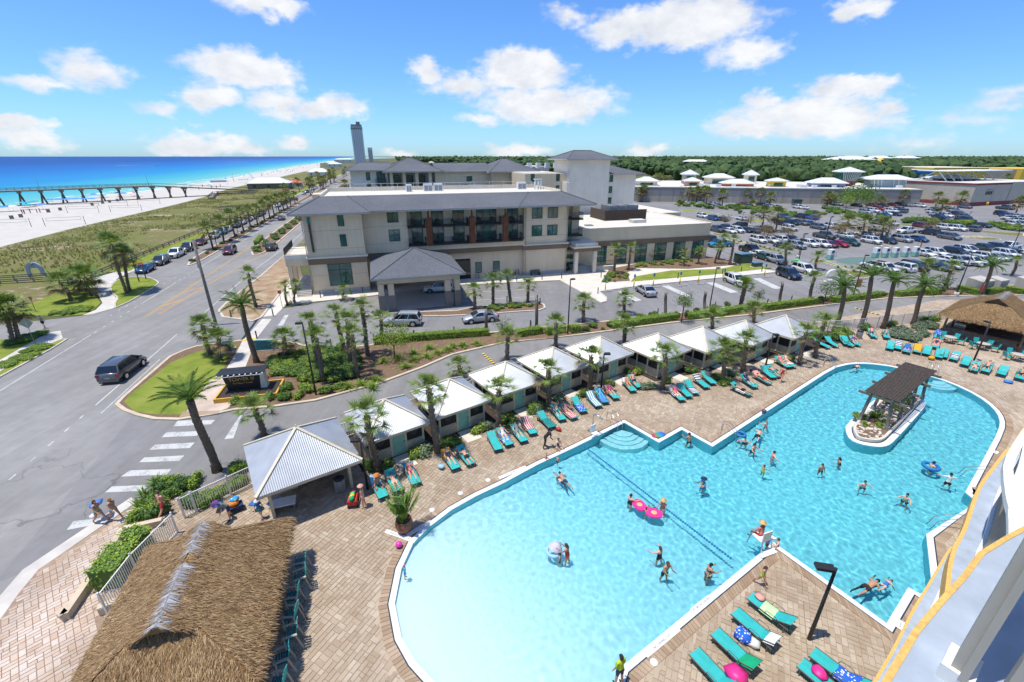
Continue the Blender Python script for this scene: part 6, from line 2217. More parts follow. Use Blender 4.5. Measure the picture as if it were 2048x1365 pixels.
# pool island
isl=ISLAND if area2(ISLAND)>0 else ISLAND[::-1]
ring('island_coping',inset(isl,.38),isl,.015,MAT['coping_white'],za=.05)
iw=MB()
nI=len(isl)
iw.add([(p[0],p[1],.015) for p in isl]+[(p[0],p[1],-1.8) for p in isl],[(nI+i,nI+(i+1)%nI,(i+1)%nI,i) for i in range(nI)])
o_=iw.build('island_wall',MAT['pool_wall'])
o_['kind']='structure'
o_.cycles.is_caustics_receiver=True
ring('island_tile',inset(isl,.45),inset(isl,.38),.051,MAT['tile_dark'],za=.075)
i2=inset(isl,.45)
pr=MB().prism(i2,.03,.3,0)
pr.build('island_planter',MAT['concrete_pale'])['kind']='structure'
sheet('planting_bed',inset(isl,.62),.305,MAT['mulch'])
rr_=random.Random(2)
stn=bmesh.new()
bmesh.ops.create_icosphere(stn,subdivisions=1,radius=1)
sv=[v.co.copy() for v in stn.verts]
sf=[tuple(v.index for v in f.verts) for f in stn.faces]
stn.free()
rocks=MB()
for p in scatter(inset(isl,.6),260,2):
 r=rr_.uniform(.07,.17)
 rocks.add([(p[0]+v.x*r*rr_.uniform(.7,1.2),p[1]+v.y*r*rr_.uniform(.7,1.2),.3+v.z*r*.6) for v in sv],sf,0)
tag(rocks.build('river_stones',MAT['concrete_pale']),'pale river stones covering the planter of the pool island','stones',kind='stuff')
for i,(p,k,r) in enumerate(zip([(28.27,31.02),(28,30.05),(29.58,31.02),(30.21,31.42),(29.79,30.44),(32.31,32.25),(33.22,33.11),(34.04,33.55),(35.15,34.47),(32.53,33.11),(34.81,33.78),(28.92,29.87)],('lime','grass','yucca','yucca','grass','lime','silver','yucca','lime','dark','silver','lime'),(.6,.8,1.3,1.0,.8,.5,.6,.7,.5,.6,.5,.5))):
 shrub(p,k,r,'leafy plant on the stone island under the pergola','plants on the pool island',r,z=.3)
# fences ---------------------------------------------------------------
def picket_fence(label,pts,h=1.5,gap=.12,mat='rail_white',name='picket_fence',z=.0,w=.03):
 t=thing(name,label,'fence',(pts[0][0],pts[0][1],z))
 o=Vector((pts[0][0],pts[0][1],0))
 rails=MB()
 pk=MB().bx(-w/2,w/2,-w/2,w/2,.08,h-.04).mesh('picket',MAT[mat])
 ps=MB().bx(-.035,.035,-.035,.035,0,h+.08).mesh('post',MAT[mat])
 for a,b in zip(pts,pts[1:]):
  A,B=Vector((*a,0))-o,Vector((*b,0))-o
  L=(B-A).length
  an=math.atan2((B-A).y,(B-A).x)
  for zz in (h-.05,.14):
   rails.bar(A+Vector((0,0,zz)),B+Vector((0,0,zz)),.045,.045)
  n=max(1,int(L/gap))
  np_=max(1,int(round(L/2.0)))
  for i in range(np_+1):
   q=bpy.data.objects.new('post',ps)
   COL.objects.link(q)
   q.parent=t
   q.location=A.lerp(B,i/np_)
   q.rotation_euler=(0,0,an)
  for i in range(n):
   q=bpy.data.objects.new('picket',pk)
   COL.objects.link(q)
   q.parent=t
   q.location=A.lerp(B,(i+.5)/n)
   q.rotation_euler=(0,0,an)
 rails.build('rail',MAT[mat],t)
 return t
picket_fence('white picket fence running left from the large cabana behind shrubs',[(-19.2,21.0),(-16.6,23.9),(-15.9,24.6)],1.5)
picket_fence('short white picket gate panel by the corner shrubs',[(-19.55,20.5),(-19.15,21.0)]+[(-19.2,21.0)],1.5)
picket_fence('white picket fence down the left side of the thatched hut',[(-19.2,19.4),(-19.3,16.6),(-19.0,14.4)],1.45)
fpts=[PL(57.5,23.0)]+[(36.97,50.64),(44.03,52.01),(50.07,53.68),(56.46,55.46),(58.18,55.98)]
picket_fence('long white picket fence between terrace loungers and service road',fpts,1.5,.16)
picket_fence('white picket fence glimpsed behind the row of small cabanas',[PL(5.6,30.8),PL(11.4,31.2),PL(27.5,31.4),PL(33,29.6),PL(57.5,23.0)],1.4,.19)
# low L-shaped seat wall on the plaza and its stub
bw=thing('seat_wall','long low tan seat wall with bent ends on the pink plaza','wall',(-20.88,14.21,0))
m_=MB()
pp=[Vector((p[0]+20.88,p[1]-14.21,0)) for p in [(-21.16,14.37),(-20.73,14.16),(-22.16,19.33),(-20.44,20)]]
for a,b in zip(pp,pp[1:]):
 m_.bar(a+Vector((0,0,.2)),b+Vector((0,0,.2)),.26,.42)
m_.build('body',MAT['kerb_tan'],bw)
c_=MB()
for a,b in zip(pp,pp[1:]):
 c_.bar(a+Vector((0,0,.446)),b+Vector((0,0,.446)),.32,.06)
c_.build('cap',MAT['kerb_tan'],bw)
bw2=thing('seat_wall','short tan seat wall stub at the thatched roof edge','wall',(-19.46,14.5,0))
MB().bar((0,0,.2),(.75,.5,.2),.36,.42).build('body',MAT['kerb_tan'],bw2)
MB().bar((-.02,0,.44),(.8,.52,.44),.34,.06).build('cap',MAT['kerb_tan'],bw2)
# tower sign -------------------------------------------------------------
def text_mesh(name,txt,size,mat,parent,loc,rot,align='CENTER',ext=.008):
 cu=bpy.data.curves.new(name,'FONT')
 cu.body=txt
 cu.size=size
 cu.align_x=align
 cu.extrude=ext
 cu.materials.append(mat)
 o=bpy.data.objects.new(name,cu)
 COL.objects.link(o)
 o.parent=parent
 o.location=loc
 o.rotation_euler=rot
 return o
simple('sign_gold',(.62,.36,.08),.5)
simple('sign_black',(.012,.011,.01),.6)
simple('planter_gold',(.60,.34,.045),.7)
sg=thing('monument_sign','black wedge sign reading Tower III with shading roof in a gold planter','sign',(-24.2,36.0,.1),R(13))
MB().add([(-1.45,-.25,0),(1.15,-.25,0),(1.15,.35,0),(-1.45,.35,0),(-1.75,-.3,1.95),(1.35,-.3,1.95),(1.35,.35,1.95),(-1.75,.35,1.95)],[(0,3,2,1),(4,5,6,7),(0,1,5,4),(1,2,6,5),(2,3,7,6),(3,0,4,7)]).build('sign_face',MAT['sign_black'],sg)
MB().add([(1.15,-.3,0),(1.75,-.3,0),(1.75,.45,0),(1.15,.45,0),(1.36,-.3,1.95),(1.62,-.3,1.95),(1.62,.45,1.95),(1.36,.45,1.95)],[(0,3,2,1),(4,5,6,7),(0,1,5,4),(1,2,6,5),(2,3,7,6),(3,0,4,7)]).build('end_wall',MAT['stucco_pale'],sg)
rf_=MB().bx(-2.05,1.85,-.75,.75,2.05,2.12).build('sign_roof',MAT['metal_black'],sg)
for i in range(9):
 MB().bx(-1.95+i*.46,-1.87+i*.46,-.95,-.75,2.0,2.1).build('rafter_end',MAT['white_paint'],rf_)
MB().bx(-2.0,1.8,-.9,-.86,1.93,1.98).build('rafter_rail',MAT['white_paint'],rf_)
text_mesh('lettering','TOWER III',.46,MAT['sign_gold'],sg,(-.2,-.335,1.25),(R(90),0,0))
text_mesh('lettering','At Calypso Resort',.22,MAT['sign_gold'],sg,(-.15,-.32,.95),(R(90),0,0))
pb=MB().bx(-2.2,2.9,-1.9,-1.75,0,.42).bx(-2.2,-2.05,-1.75,1.0,0,.42).bx(2.75,2.9,-1.75,1.0,0,.42).bx(-2.05,2.75,.85,1.0,0,.42)
pb.build('planter_wall',MAT['planter_gold'],sg)
MB().bx(-2.05,2.75,-1.75,.85,0,.32).build('planter_soil',MAT['soil'],sg)
# green letter sign
gs=thing('entrance_sign','dark green entrance sign with a pale letter, half hidden by a palm','sign',(*(-27.53,45.11),.1),R(8))
MB().bx(-1.3,1.6,-.12,.12,.1,1.25).build('panel',MAT['teal_dark'],gs)
MB().bx(-1.35,1.65,-.16,.16,0,.12).build('base',MAT['stucco_pale'],gs)
text_mesh('lettering','E',.85,MAT['door_green'],gs,(-.75,-.14,.35),(R(90),0,0))
# lamps ------------------------------------------------------------------
def lamp(X,Y,h,dx,label,cat='lamp post',base=0,arm=.55,az=180,group=None):
 t=thing('lamp_post',label,cat,(X,Y,0),0,group)
 if base:
  MB().tube([(0,0,0),(0,0,base)],.32,12).build('base',MAT['concrete'],t)
 MB().tube([(0,0,base),(0,0,h)],[.085,.06],8).build('pole',MAT['metal_black'],t)
 a=R(az)
 hd=MB().bar((math.cos(a)*.05,math.sin(a)*.05,h-.05),(math.cos(a)*arm,math.sin(a)*arm,h-.05),.34,.14)
 hd.build('lamp_head',MAT['metal_black'],t)
 return t
for a in [(-17.71,35.29,7.04,-0.08,'tall black lamp post in the shrub bed by the tower sign'),(-9.37,23,3.88,0.02,'black lamp post beside the large open cabana')]:
 lamp(*a[:5])
for a in [(6.75,50.11,6.95,0.06,'tall lamp post between clipped hedges facing the hotel'),(28.28,60.67,5.78,0.29,'tall lamp post before the accessible bays')]:
 lamp(*a[:5],az=20)
for a in [(8.15,35.92,3.92,0.06,'lamp post in front of the fifth cabana'),(25.41,40.24,4.02,-0.11,'lamp post among loungers before the ninth cabana')]:
 lamp(*a[:5],az=0)
for a in [(48.63,42.5,4.41,-0.12,'leaning-looking lamp post before the thatched bar')]:
 lamp(*a[:5],az=90)
lamp(*(13.29,13.28),4.4,0,'short black lamp post among the near loungers',az=168,arm=.75)
for a in [(56.68,87.38,6.23,-0.12,'lot lamp on a concrete base near the inflatable')]+[(51.19,64.28,6.79,0.21,'lot lamp behind the leaning date palms'),(68.71,66.35,6.79,-0.13,'lot lamp beside the hedge corner and cabinets'),(87.58,95.85,4.74,0.19,'lot lamp by the charging stations'),(114.45,102.12,5.56,0.01,'lot lamp at the right picture edge'),(113.3,128.09,4.94,-0.06,'lot lamp near the white pickup')]+[(60.78,94.1,5.11,0.37,'lot lamp near the white truck row'),(73.34,145.79,3.62,-0.16,'lot lamp behind the white sedan'),(73.95,141.47,3.53,-0.21,'lot lamp beside the lot island palm'),(78.52,112.65,6.42,-0.5,'lot lamp above the dark pickup')]+[(122.02,168.77,2.76,-0.42,'far lot lamp under the light green tree'),(149.85,150.36,3.26,-0,'far lot lamp behind the white cars'),(85.59,123.05,4.91,-0.28,'lot lamp left of the white lot car')]:
 lamp(*a[:5],base=.6,az=10)
for i,a in enumerate([(66.78,227.35,5.66,-0.62),(68.93,227.35,5.66,-0.94),(79.6,229.97,5.49,-0.7),(78.79,232.66,4.17,-0.61),(82.17,222.26,7.07,-0.63),(95.75,217.39,5.64,-0.93),(118.42,208.24,5.01,-0.99),(135.32,227.35,3.18,-0.7),(141.28,222.26,3.56,-0.71),(147.73,227.35,3.18,-0.63)]):
 lamp(*a[:4],'thin pale lamp standing against the mall wall',group='lamps along the mall wall',arm=.3)
# utility pole
up_=thing('utility_pole','tall weathered wooden utility pole beside the coast road','utility pole',(*(-38.04,53.62),0))
MB().tube([(0,0,0),(0,0,10.9)],[.2,.14],10).build('pole',MAT['wood_grey'],up_)
MB().bx(-.25,-.13,-.1,.1,7.4,8.4).tube([(-.2,.0,9.2),(-.9,.1,9.5)],.02,5).build('fittings',MAT['metal_grey'],up_)
MB().tube([(.16,0,0),(.16,0,8)],.035,5).build('conduit',MAT['metal_grey'],up_)
# bollards
for i,(bx,by,nm) in enumerate([(*(-11.56,48.64),0),(*(-6.98,50),0),(*(2.31,52.32),0),(*(2.34,51.84),0),(*(10.48,52.92),0),(*(19.64,56.84),0),(*(23.08,55.82),0),(*(28.6,59.75),0),(*(36.78,61.3),0),(*(41.17,62.92),0),(*(-20.36,46.08),0),(*(-15.97,47.57),0),(*(-11.57,48.88),0),(*(-30.09,48.62),0),(*(-32.23,56.81),0),(*(-37.61,56.33),0),(*(-29.12,65.11),0),(*(-25.05,66.83),0),(*(-23.45,67.55),0),(*(0.82,74.71),0),(*(5.24,75.89),0),(*(8.74,76.8),0),(*(13.46,67.31),0),(*(3.73,63.21),0),(*(4.06,61.73),0),(*(-0.73,62.78),0),(*(15.81,77.41),0),(*(29.28,76.83),0),(*(38.47,79.9),0),(*(42.84,81.86),0),(*(46.68,81.86),0)]):
 b=MB().tube([(0,0,0),(0,0,.95)],.075,8).lathe([(.08,.95),(.08,1.0),(.02,1.02)],(0,0),8).build('bollard',MAT['metal_black'],None,(bx,by,.1))
 tag(b,'dark round bollard marking the hotel drive edge','bollard','bollards round the hotel drive')
for i,p in enumerate([(15.03,69.46),(20.09,71.28),(23.5,72.01),(28.21,72.87),(31.74,73.96),(36.52,75.08),(45.48,78.65)]):
 b=thing('sign_post',ORD[i]+' yellow sleeved sign post from the portico along the walk','sign post',(*p,.1),R(16.5),'accessible bay signs')
 MB().tube([(0,0,0),(0,0,1.1)],.09,8).build('sleeve',MAT['yellow_paint'],b)
 MB().tube([(0,0,1.1),(0,0,2.1)],.025,6).build('post',MAT['metal_grey'],b)
 MB().bx(-.17,.17,-.03,-.02,1.6,2.1).build('panel',MAT['mall_blue'],b)
 w=MB().bx(-.85,.85,-.9,-.75,-.1,.05).build('wheel_stop',MAT['concrete'],None,(*p,.1),R(16.5))
 tag(w,ORD[i]+' concrete wheel stop counted from the portico','wheel stop','wheel stops')
# signs at the road
ys=thing('warning_sign','back of a diamond warning sign on a post by the seaward walk','sign',(*(-53.84,46.3),0),R(20))
MB().tube([(0,0,0),(0,0,3.1)],.035,6).build('post',MAT['metal_grey'],ys)
MB().add([(-.62,-.03,2.9),(0,-.03,2.28),(.62,-.03,2.9),(0,-.03,3.52),(-.62,-.01,2.9),(0,-.01,2.28),(.62,-.01,2.9),(0,-.01,3.52)],[(0,1,2,3),(7,6,5,4),(0,4,5,1),(1,5,6,2),(2,6,7,3),(3,7,4,0)]).build('panel',MAT['metal_grey'],ys)
simple('sign_red',(.45,.02,.02),.5)
ds=thing('no_entry_sign','red round no entry sign on a post by parked cars','sign',(*(-67.33,79.83),0),R(200))
MB().tube([(0,0,0),(0,0,2.3)],.03,6).build('post',MAT['metal_grey'],ds)
MB().lathe([(.02,0),(.38,0),(.38,.02),(.02,.02)],(0,0),20).xf(Matrix.Translation((0,.04,1.95)) @ Matrix.Rotation(R(90),4,'X')).build('panel',MAT['sign_red'],ds)
MB().bx(-.27,.27,.042,.05,1.88,2.02).build('bar',MAT['white_paint'],ds)
for p,lab,h in (((-66.78,59.24),'thin brown trail marker on the meadow',1.7),((-32.78,60.52),'red-topped stop sign by the hotel stair palms',2.2)):
 s_=thing('trail_marker' if 'trail' in lab else 'stop_sign',lab,'sign',(*p,0))
 MB().tube([(0,0,0),(0,0,h)],.035,6).build('post',MAT['wood_dark'],s_)
 MB().bx(-.2,.2,-.03,.03,h-.1,h+.35).build('panel',MAT['wood_brown'] if 'trail' in lab else MAT['sign_red'],s_)
for a in [(-64.13,74.63,5.02,0.29,'thin street lamp by the turning island'),(-64.2,76.3,2.11,-0.02,'bare sign pole beside the parked cars')]:
 t_=lamp(*a[:5],arm=.5,az=20)
for i,t in enumerate((80,98,122,150)):
 lamp(*RD(t,14.2),6.2,0,ORD[i]+' street lamp from the near end of the buffer strip',arm=.5,az=20)
# boardwalk with rails to the beach and an arch over it
bd=thing('boardwalk','grey timber boardwalk with railings leading to the beach at left','boardwalk')
A_,B_=Vector((*[(-89.6,68.59)][0],0)),Vector((*[(-74.03,73.35)][0],0))
d_=(B_-A_).normalized()
nn=Vector((-d_.y,d_.x,0))
n_pl=int((B_-A_).length/.34)
plk=MB().bar((0,-1.6,0),(0,1.6,0),.3,.06).mesh('plank',MAT['wood_grey'])
for i in range(n_pl):
 q=bpy.data.objects.new('plank',plk)
 COL.objects.link(q)
 q.parent=bd
 q.location=A_+d_*(i*.34)+nn*1.6+Vector((0,0,.45))
 q.rotation_euler=(0,0,math.atan2(d_.y,d_.x))
for s in (0,3.2):
 for zz in (1.45,1.15,.8):
  MB().bar(A_+nn*s+Vector((0,0,zz)),B_+nn*s+Vector((0,0,zz)),.06,.14).build('rail',MAT['wood_grey'],bd)
 for i in range(int((B_-A_).length/2.2)+1):
  p=A_+d_*(i*2.2)+nn*s
  MB().bar(p,p+Vector((0,0,1.5)),.12,.12).build('post',MAT['wood_grey'],bd)
ar=thing('beach_arch','pale blue-grey arch with round emblem over the boardwalk','arch',(*(-82.71,75.96),0),R(10))
ar.scale=(.72,.72,.72)
m_=MB()
K=18
for i in range(K):
 a0,a1=PI*i/K,PI*(i+1)/K
 for (r0,r1) in ((1.05,1.75),):
  vs=[]
  for a in (a0,a1):
   for r in (r0,r1):
    for y in (-.2,.2):
     vs.append((r*math.cos(a),y,2.4+r*1.15*math.sin(a)))
  m_.add(vs,[(0,2,6,4),(1,5,7,3),(2,3,7,6),(0,4,5,1)])
for s in (-1,1):
 m_.bx(min(s*1.05,s*1.75),max(s*1.05,s*1.75),-.2,.2,0,2.4)
m_.build('frame',MAT['slab_blue'],ar)
MB().bx(-.9,.9,-.1,.1,3.0,3.5).build('emblem_board',MAT['slab_blue'],ar)
MB().lathe([(.0,0),(.28,0),(.28,.05),(.0,.05)],(0,0),14).xf(Matrix.Translation((-.1,-.22,3.9)) @ Matrix.Rotation(R(90),4,'X')).build('emblem',MAT['metal_grey'],ar)
text_mesh('number','50',.7,MAT['metal_grey'],ar,(.05,-.225,3.62),(R(90),0,0))
# timber rail along the dunes
dr=thing('dune_rail','low timber rail fence along the dunes behind the parked cars','fence')
for i in range(40):
 p=Vector((*RD(52+i*3.2,25.6),0))
 q=Vector((*RD(55.2+i*3.2,25.6),0))
 MB().bar(p,p+Vector((0,0,.95)),.14,.14).build('post',MAT['wood_grey'],dr)
 MB().bar(p+Vector((0,0,.88)),q+Vector((0,0,.88)),.08,.18).build('rail',MAT['wood_grey'],dr)
 MB().bar(p+Vector((0,0,.5)),q+Vector((0,0,.5)),.06,.16).build('rail',MAT['wood_grey'],dr)
for nm,ps in (('dark timber ramp with rails crossing the dunes by the pier',[(-150.33,232.67),(-165.26,261.07),(-145.94,263.98)]),('short timber crossover deck in the dune grass',[(-114.06,180.26),(-104.91,183.13)])):
 cr=thing('dune_crossover',nm,'boardwalk')
 for a,b in zip(ps,ps[1:]):
  A,B=Vector((*a,.9)),Vector((*b,.9))
  MB().bar(A,B,2.6,.15).build('deck',MAT['wood_grey'],cr)
  n=(B-A).normalized().cross(Vector((0,0,1)))*1.3
  for s in (-1,1):
   MB().bar(A+n*s+Vector((0,0,1)),B+n*s+Vector((0,0,1)),.1,.14).build('rail',MAT['wood_grey'],cr)
   k=int((B-A).length/3)+1
   for i in range(k+1):
    p=A.lerp(B,i/k)+n*s
    MB().bar(p-Vector((0,0,.9)),p+Vector((0,0,1)),.14,.14).build('post',MAT['wood_grey'],cr)
# volleyball nets on the sand
for i,(a,b) in enumerate(([(-144.06,140.49),(-135.81,145.25)],[(-157.58,135.81),(-147.09,139.24)],[(-169.15,175.16),(-159.4,177.75)],[(-155.4,178.4),(-145.35,181.09)],[(-177.47,198.94),(-166.44,200.59)],[(-167.93,208.31),(-161.46,212.85)])):
 A,B=Vector((*a,0)),Vector((*b,0))
 t=thing('volleyball_net',['near middle volleyball net on the sand','volleyball net cut by the left picture edge','volleyball net before the blue beach awnings','volleyball net right of the awnings near the dunes','farther volleyball net under the pier','farthest volleyball net at the dune edge'][i],'net',(A.x,A.y,0))
 D=B-A
 for p in (Vector((0,0,0)),D):
  MB().tube([p,p+Vector((0,0,2.6))],.07,6).build('post',MAT['wood_dark'],t)
 m=MB()
 u=D.normalized()
 p0,p1=u*.7,D-u*.7
 m.bar(p0+Vector((0,0,2.4)),p1+Vector((0,0,2.4)),.05,.06).bar(p0+Vector((0,0,1.55)),p1+Vector((0,0,1.55)),.05,.06)
 m.bar(p0+Vector((0,0,1.55)),p0+Vector((0,0,2.4)),.05,.05).bar(p1+Vector((0,0,1.55)),p1+Vector((0,0,2.4)),.05,.05)
 m.build('net_frame',MAT['wood_grey'],t)
# ------------------------------------------------------------------ vehicles
CARCOL={'white':(.72,.72,.70),'silver':(.42,.44,.46),'grey':(.16,.17,.18),'darkgrey':(.07,.075,.08),'black':(.012,.013,.015),'dark':(.02,.028,.04),'navy':(.012,.025,.06),'blue':(.02,.09,.24),'bright':(.01,.12,.50),'teal':(.01,.22,.36),'green':(.02,.075,.055),'olive':(.05,.055,.03),'red':(.33,.012,.02),'maroon':(.13,.012,.025),'purple':(.06,.035,.09)}
for k,c in CARCOL.items():
 paint('car_'+k,c,.28,.8,.25 if k in ('silver','grey','blue','teal') else 0)
paint('tail_red',(.35,.01,.01),.3)
paint('lamp_clear',(.75,.75,.72),.15)
paint('plastic_black',(.02,.02,.021),.6)
paint('car_glass',(.010,.014,.016),.04,1)
# (x along, top of body) silhouettes; greenhouse base x0..x1, roof x0..x1; front is +x
CARS={
 'sedan':dict(L=4.7,W=1.8,H=1.45,top=[(-2.35,.60),(-2.30,.86),(-2.05,.98),(-1.4,1.0),(.6,.97),(1.0,.95),(1.9,.80),(2.25,.68),(2.35,.48)],gb=(-1.75,1.15),gr=(-.95,.30),wb=1.38,wr=.33),
 'suv':dict(L=4.75,W=1.9,H=1.72,top=[(-2.38,.60),(-2.34,1.0),(-2.2,1.08),(-1.4,1.08),(.6,1.05),(1.0,1.04),(2.0,.95),(2.30,.80),(2.38,.50)],gb=(-2.25,1.2),gr=(-1.95,.35),wb=1.4,wr=.37),
 'minivan':dict(L=5.15,W=2.0,H=1.76,top=[(-2.58,.60),(-2.54,1.0),(-2.4,1.12),(-1.4,1.14),(.9,1.08),(1.3,1.03),(2.1,.88),(2.48,.72),(2.58,.46)],gb=(-2.42,1.65),gr=(-1.95,.5),wb=1.54,wr=.36),
 'pickup':dict(L=5.8,W=1.98,H=1.88,top=[(-2.9,.72),(-2.88,1.12),(-2.7,1.14),(-1.2,1.14),(.8,1.14),(1.25,1.13),(2.45,1.08),(2.82,.92),(2.9,.58)],gb=(-1.15,1.45),gr=(-.95,.65),wb=1.75,wr=.41)}
def car_parts(kind):
 d=CARS[kind]
 W,H=d['W'],d['H']
 P={}
 top=d['top']
 mb=MB()
 ring=[]
 n=len(top)
 for i,(x,zt) in enumerate(top):
  e=1-.10*(abs(x)/(d['L']/2))**4
  w=W/2*e
  zb=.26 if 0<i<n-1 else .36
  zm=zb+(zt-zb)*.55
  ring.append([(x,-w*.90,zb),(x,-w,zm),(x,-w*.985,zt-.10),(x,-w*.90,zt),(x,0,zt+.025),(x,w*.90,zt),(x,w*.985,zt-.10),(x,w,zm),(x,w*.90,zb)])
 m=len(ring[0])
 vs=[p for r in ring for p in r]
 fs=[]
 for i in range(n-1):
  for j in range(m-1):
   fs.append((i*m+j,(i+1)*m+j,(i+1)*m+j+1,i*m+j+1))
  fs.append((i*m+m-1,(i+1)*m+m-1,(i+1)*m,i*m))
 fs+=[tuple(range(m)),tuple((n-1)*m+j for j in reversed(range(m)))]
 mb.add([(x,y,z) for x,y,z in vs],[f[::-1] for f in fs],0,True)
 # sill and bumpers
 P['body']=(mb,0)
 b0,b1=d['gb']
 r0,r1=d['gr']
 zb=1.0 if kind=='sedan' else 1.06
 if kind=='pickup':
  zb=1.13
 if kind=='minivan':
  zb=1.10
 wb,wr=W/2*.93,W/2*.76
 zr=H-.05
 B=[(b0,-wb,zb),(b1,-wb,zb),(b1,wb,zb),(b0,wb,zb)]
 T=[(r0,-wr,zr),(r1,-wr,zr),(r1,wr,zr),(r0,wr,zr)]
 def lerp(a,b,t):return tuple(a[k]+(b[k]-a[k])*t for k in range(3))
 roof=MB()
 T2=[(r0-.03,-wr-.02,zr-.02),(r1+.05,-wr-.02,zr-.02),(r1+.05,wr+.02,zr-.02),(r0-.03,wr+.02,zr-.02)]
 T3=[(r0+.1,-wr*.8,H),(r1-.1,-wr*.8,H),(r1-.1,wr*.8,H),(r0+.1,wr*.8,H)]
 roof.add(T2+T3,[(4,5,6,7),(0,1,5,4),(1,2,6,5),(2,3,7,6),(3,0,4,7)],0,True)
 for a,b in zip(B,T):
  roof.bar(a,b,.1,.07)
 for t in ((.42,.78) if kind in ('suv','minivan') else (.48,)):
  for s in (0,1):
   a=lerp(B[0],B[1],t) if s==0 else lerp(B[3],B[2],t)
   b=lerp(T[0],T[1],t) if s==0 else lerp(T[3],T[2],t)
   roof.bar(a,b,.08,.05)
 P['roof']=(roof,0)
 P['windscreen']=(MB().add([B[1],B[2],T[2],T[1]],[(0,1,2,3)]),1)
 P['rear_window']=(MB().add([B[3],B[0],T[0],T[3]],[(0,1,2,3)]),1)
 P['side_window']=(MB().add([B[0],B[1],T[1],T[0]],[(0,1,2,3)]),1)
 P['side_window.b']=(MB().add([B[2],B[3],T[3],T[2]],[(0,1,2,3)]),1)
 wl=MB().tube([(0,-.12,0),(0,.12,0)],d['wr'],16)
 arches=MB()
 for sx in (-1,1):
  for sy in (-1,1):
   arches.tube([(sx*d['wb'],sy*(W/2-.02),d['wr']+.02),(sx*d['wb'],sy*(W/2+.004),d['wr']+.02)],d['wr']+.06,16)
 arches.bx(-d['L']/2+.1,d['L']/2-.1,-W/2*.88,W/2*.88,.16,.34)
 P['underbody']=(arches,2)
 hl=d['top'][-2]
 xe=d['L']/2
 P['headlight']=(MB().bx(xe-.32,xe-.03,-W/2*.86,-W/2*.52,hl[1]-.16,hl[1]-.02),3)
 P['headlight.b']=(MB().bx(xe-.32,xe-.03,W/2*.52,W/2*.86,hl[1]-.16,hl[1]-.02),3)
 zt=d['top'][2][1]
 P['tail_light']=(MB().bx(-xe-.005,-xe+.2,-W/2*.93,-W/2*.66,zt-.30,zt-.06),4)
 P['tail_light.b']=(MB().bx(-xe-.005,-xe+.2,W/2*.66,W/2*.93,zt-.30,zt-.06),4)
 P['grille']=(MB().bx(xe-.06,xe+.005,-W/2*.45,W/2*.45,.42,hl[1]-.06),2)
 P['plate']=(MB().bx(-xe-.02,-xe,-.2,.2,.62,.76),5)
 mr=MB().bx(b1-.35,b1-.2,-W/2-.17,-W/2*.92,zb+.02,zb+.17)
 P['mirror']=(mr,0)
 P['mirror.b']=(MB().bx(b1-.35,b1-.2,W/2*.92,W/2+.17,zb+.02,zb+.17),0)
 if kind=='pickup':
  P['bed']=(MB().bx(-2.75,-1.25,-.78,.78,1.10,1.185),2)
 if kind in ('suv','minivan'):
  rr=MB()
  for s in (-1,1):
   rr.bar((r0+.2,s*wr*.9,H+.03),(r1-.2,s*wr*.9,H+.03),.04,.04)
  P['roof_rail']=(rr,5)
 return P,wl,d
CAR_MESH={}
for k in CARS:
 P,wl,d=car_parts(k)
 ms=[MAT['car_white'],MAT['car_glass'],MAT['plastic_black'],MAT['lamp_clear'],MAT['tail_red'],MAT['metal_grey']]
 tyre=wl.mesh('wheel',MAT['rubber'])
 rim=MB().tube([(0,-.125,0),(0,.125,0)],d['wr']*.64,12).mesh('rim',MAT['steel'])
 parts={nm:mb.mesh(nm.split('.')[0],ms[mi]) for nm,(mb,mi) in P.items()}
 # one-mesh version for cars a few pixels long
 one=MB()
 for nm,(mb,mi) in P.items():
  b=len(one.v)
  one.v+=mb.v
  one.f+=[tuple(b+i for i in f) for f in mb.f]
  one.m+=[mi]*len(mb.f)
  one.sm+=mb.sm
 for sx in (-1,1):
  for sy in (-1,1):
   one.tube([(sx*d['wb'],sy*(d['W']/2-.2),d['wr']),(sx*d['wb'],sy*(d['W']/2+.02),d['wr'])],d['wr'],12,6)
   one.tube([(sx*d['wb'],sy*(d['W']/2),d['wr']),(sx*d['wb'],sy*(d['W']/2+.03),d['wr'])],d['wr']*.62,10,5)
 CAR_MESH[k]=(parts,tyre,rim,d,one.mesh('car',ms+[MAT['rubber']]))
def link(me,name,parent,loc=None):
 o=bpy.data.objects.new(name,me)
 COL.objects.link(o)
 o.parent=parent
 if loc:
  o.location=loc
 return o
def recolour(o,m):
 o.material_slots[0].link='OBJECT'
 o.material_slots[0].material=m
CARNAME={'sedan':'sedan','suv':'suv','minivan':'minivan','pickup':'pickup_truck'}
CARWORD={'sedan':'sedan','suv':'SUV','minivan':'minivan','pickup':'pickup truck'}
COLWORD={'dark':'dark blue-grey','bright':'bright blue','darkgrey':'charcoal'}
def car(p,kind,col,deg,label,group=None,detail=True,z=.006):
 parts,tyre,rim,d,one=CAR_MESH[kind]
 pm=MAT['car_'+col]
 cat=CARWORD[kind].lower()
 if not detail:
  o=link(one,CARNAME[kind],None,(p[0],p[1],z))
  o.rotation_euler=(0,0,R(deg))
  recolour(o,pm)
  return tag(o,label,cat,group)
 t=thing(CARNAME[kind],label,cat,(p[0],p[1],z),R(deg),group)
 for nm,me in parts.items():
  o=link(me,nm.split('.')[0],t)
  if nm.split('.')[0] in ('body','roof','mirror'):
   recolour(o,pm)
 for sx in (-1,1):
  for sy in (-1,1):
   w=link(tyre,'wheel',t,(sx*d['wb'],sy*(d['W']/2-.1),d['wr']))
   link(rim,'rim',w)
 return t
car((-38.62,39.78),'minivan','darkgrey',103,'dark grey minivan driving away past the corner lawn')
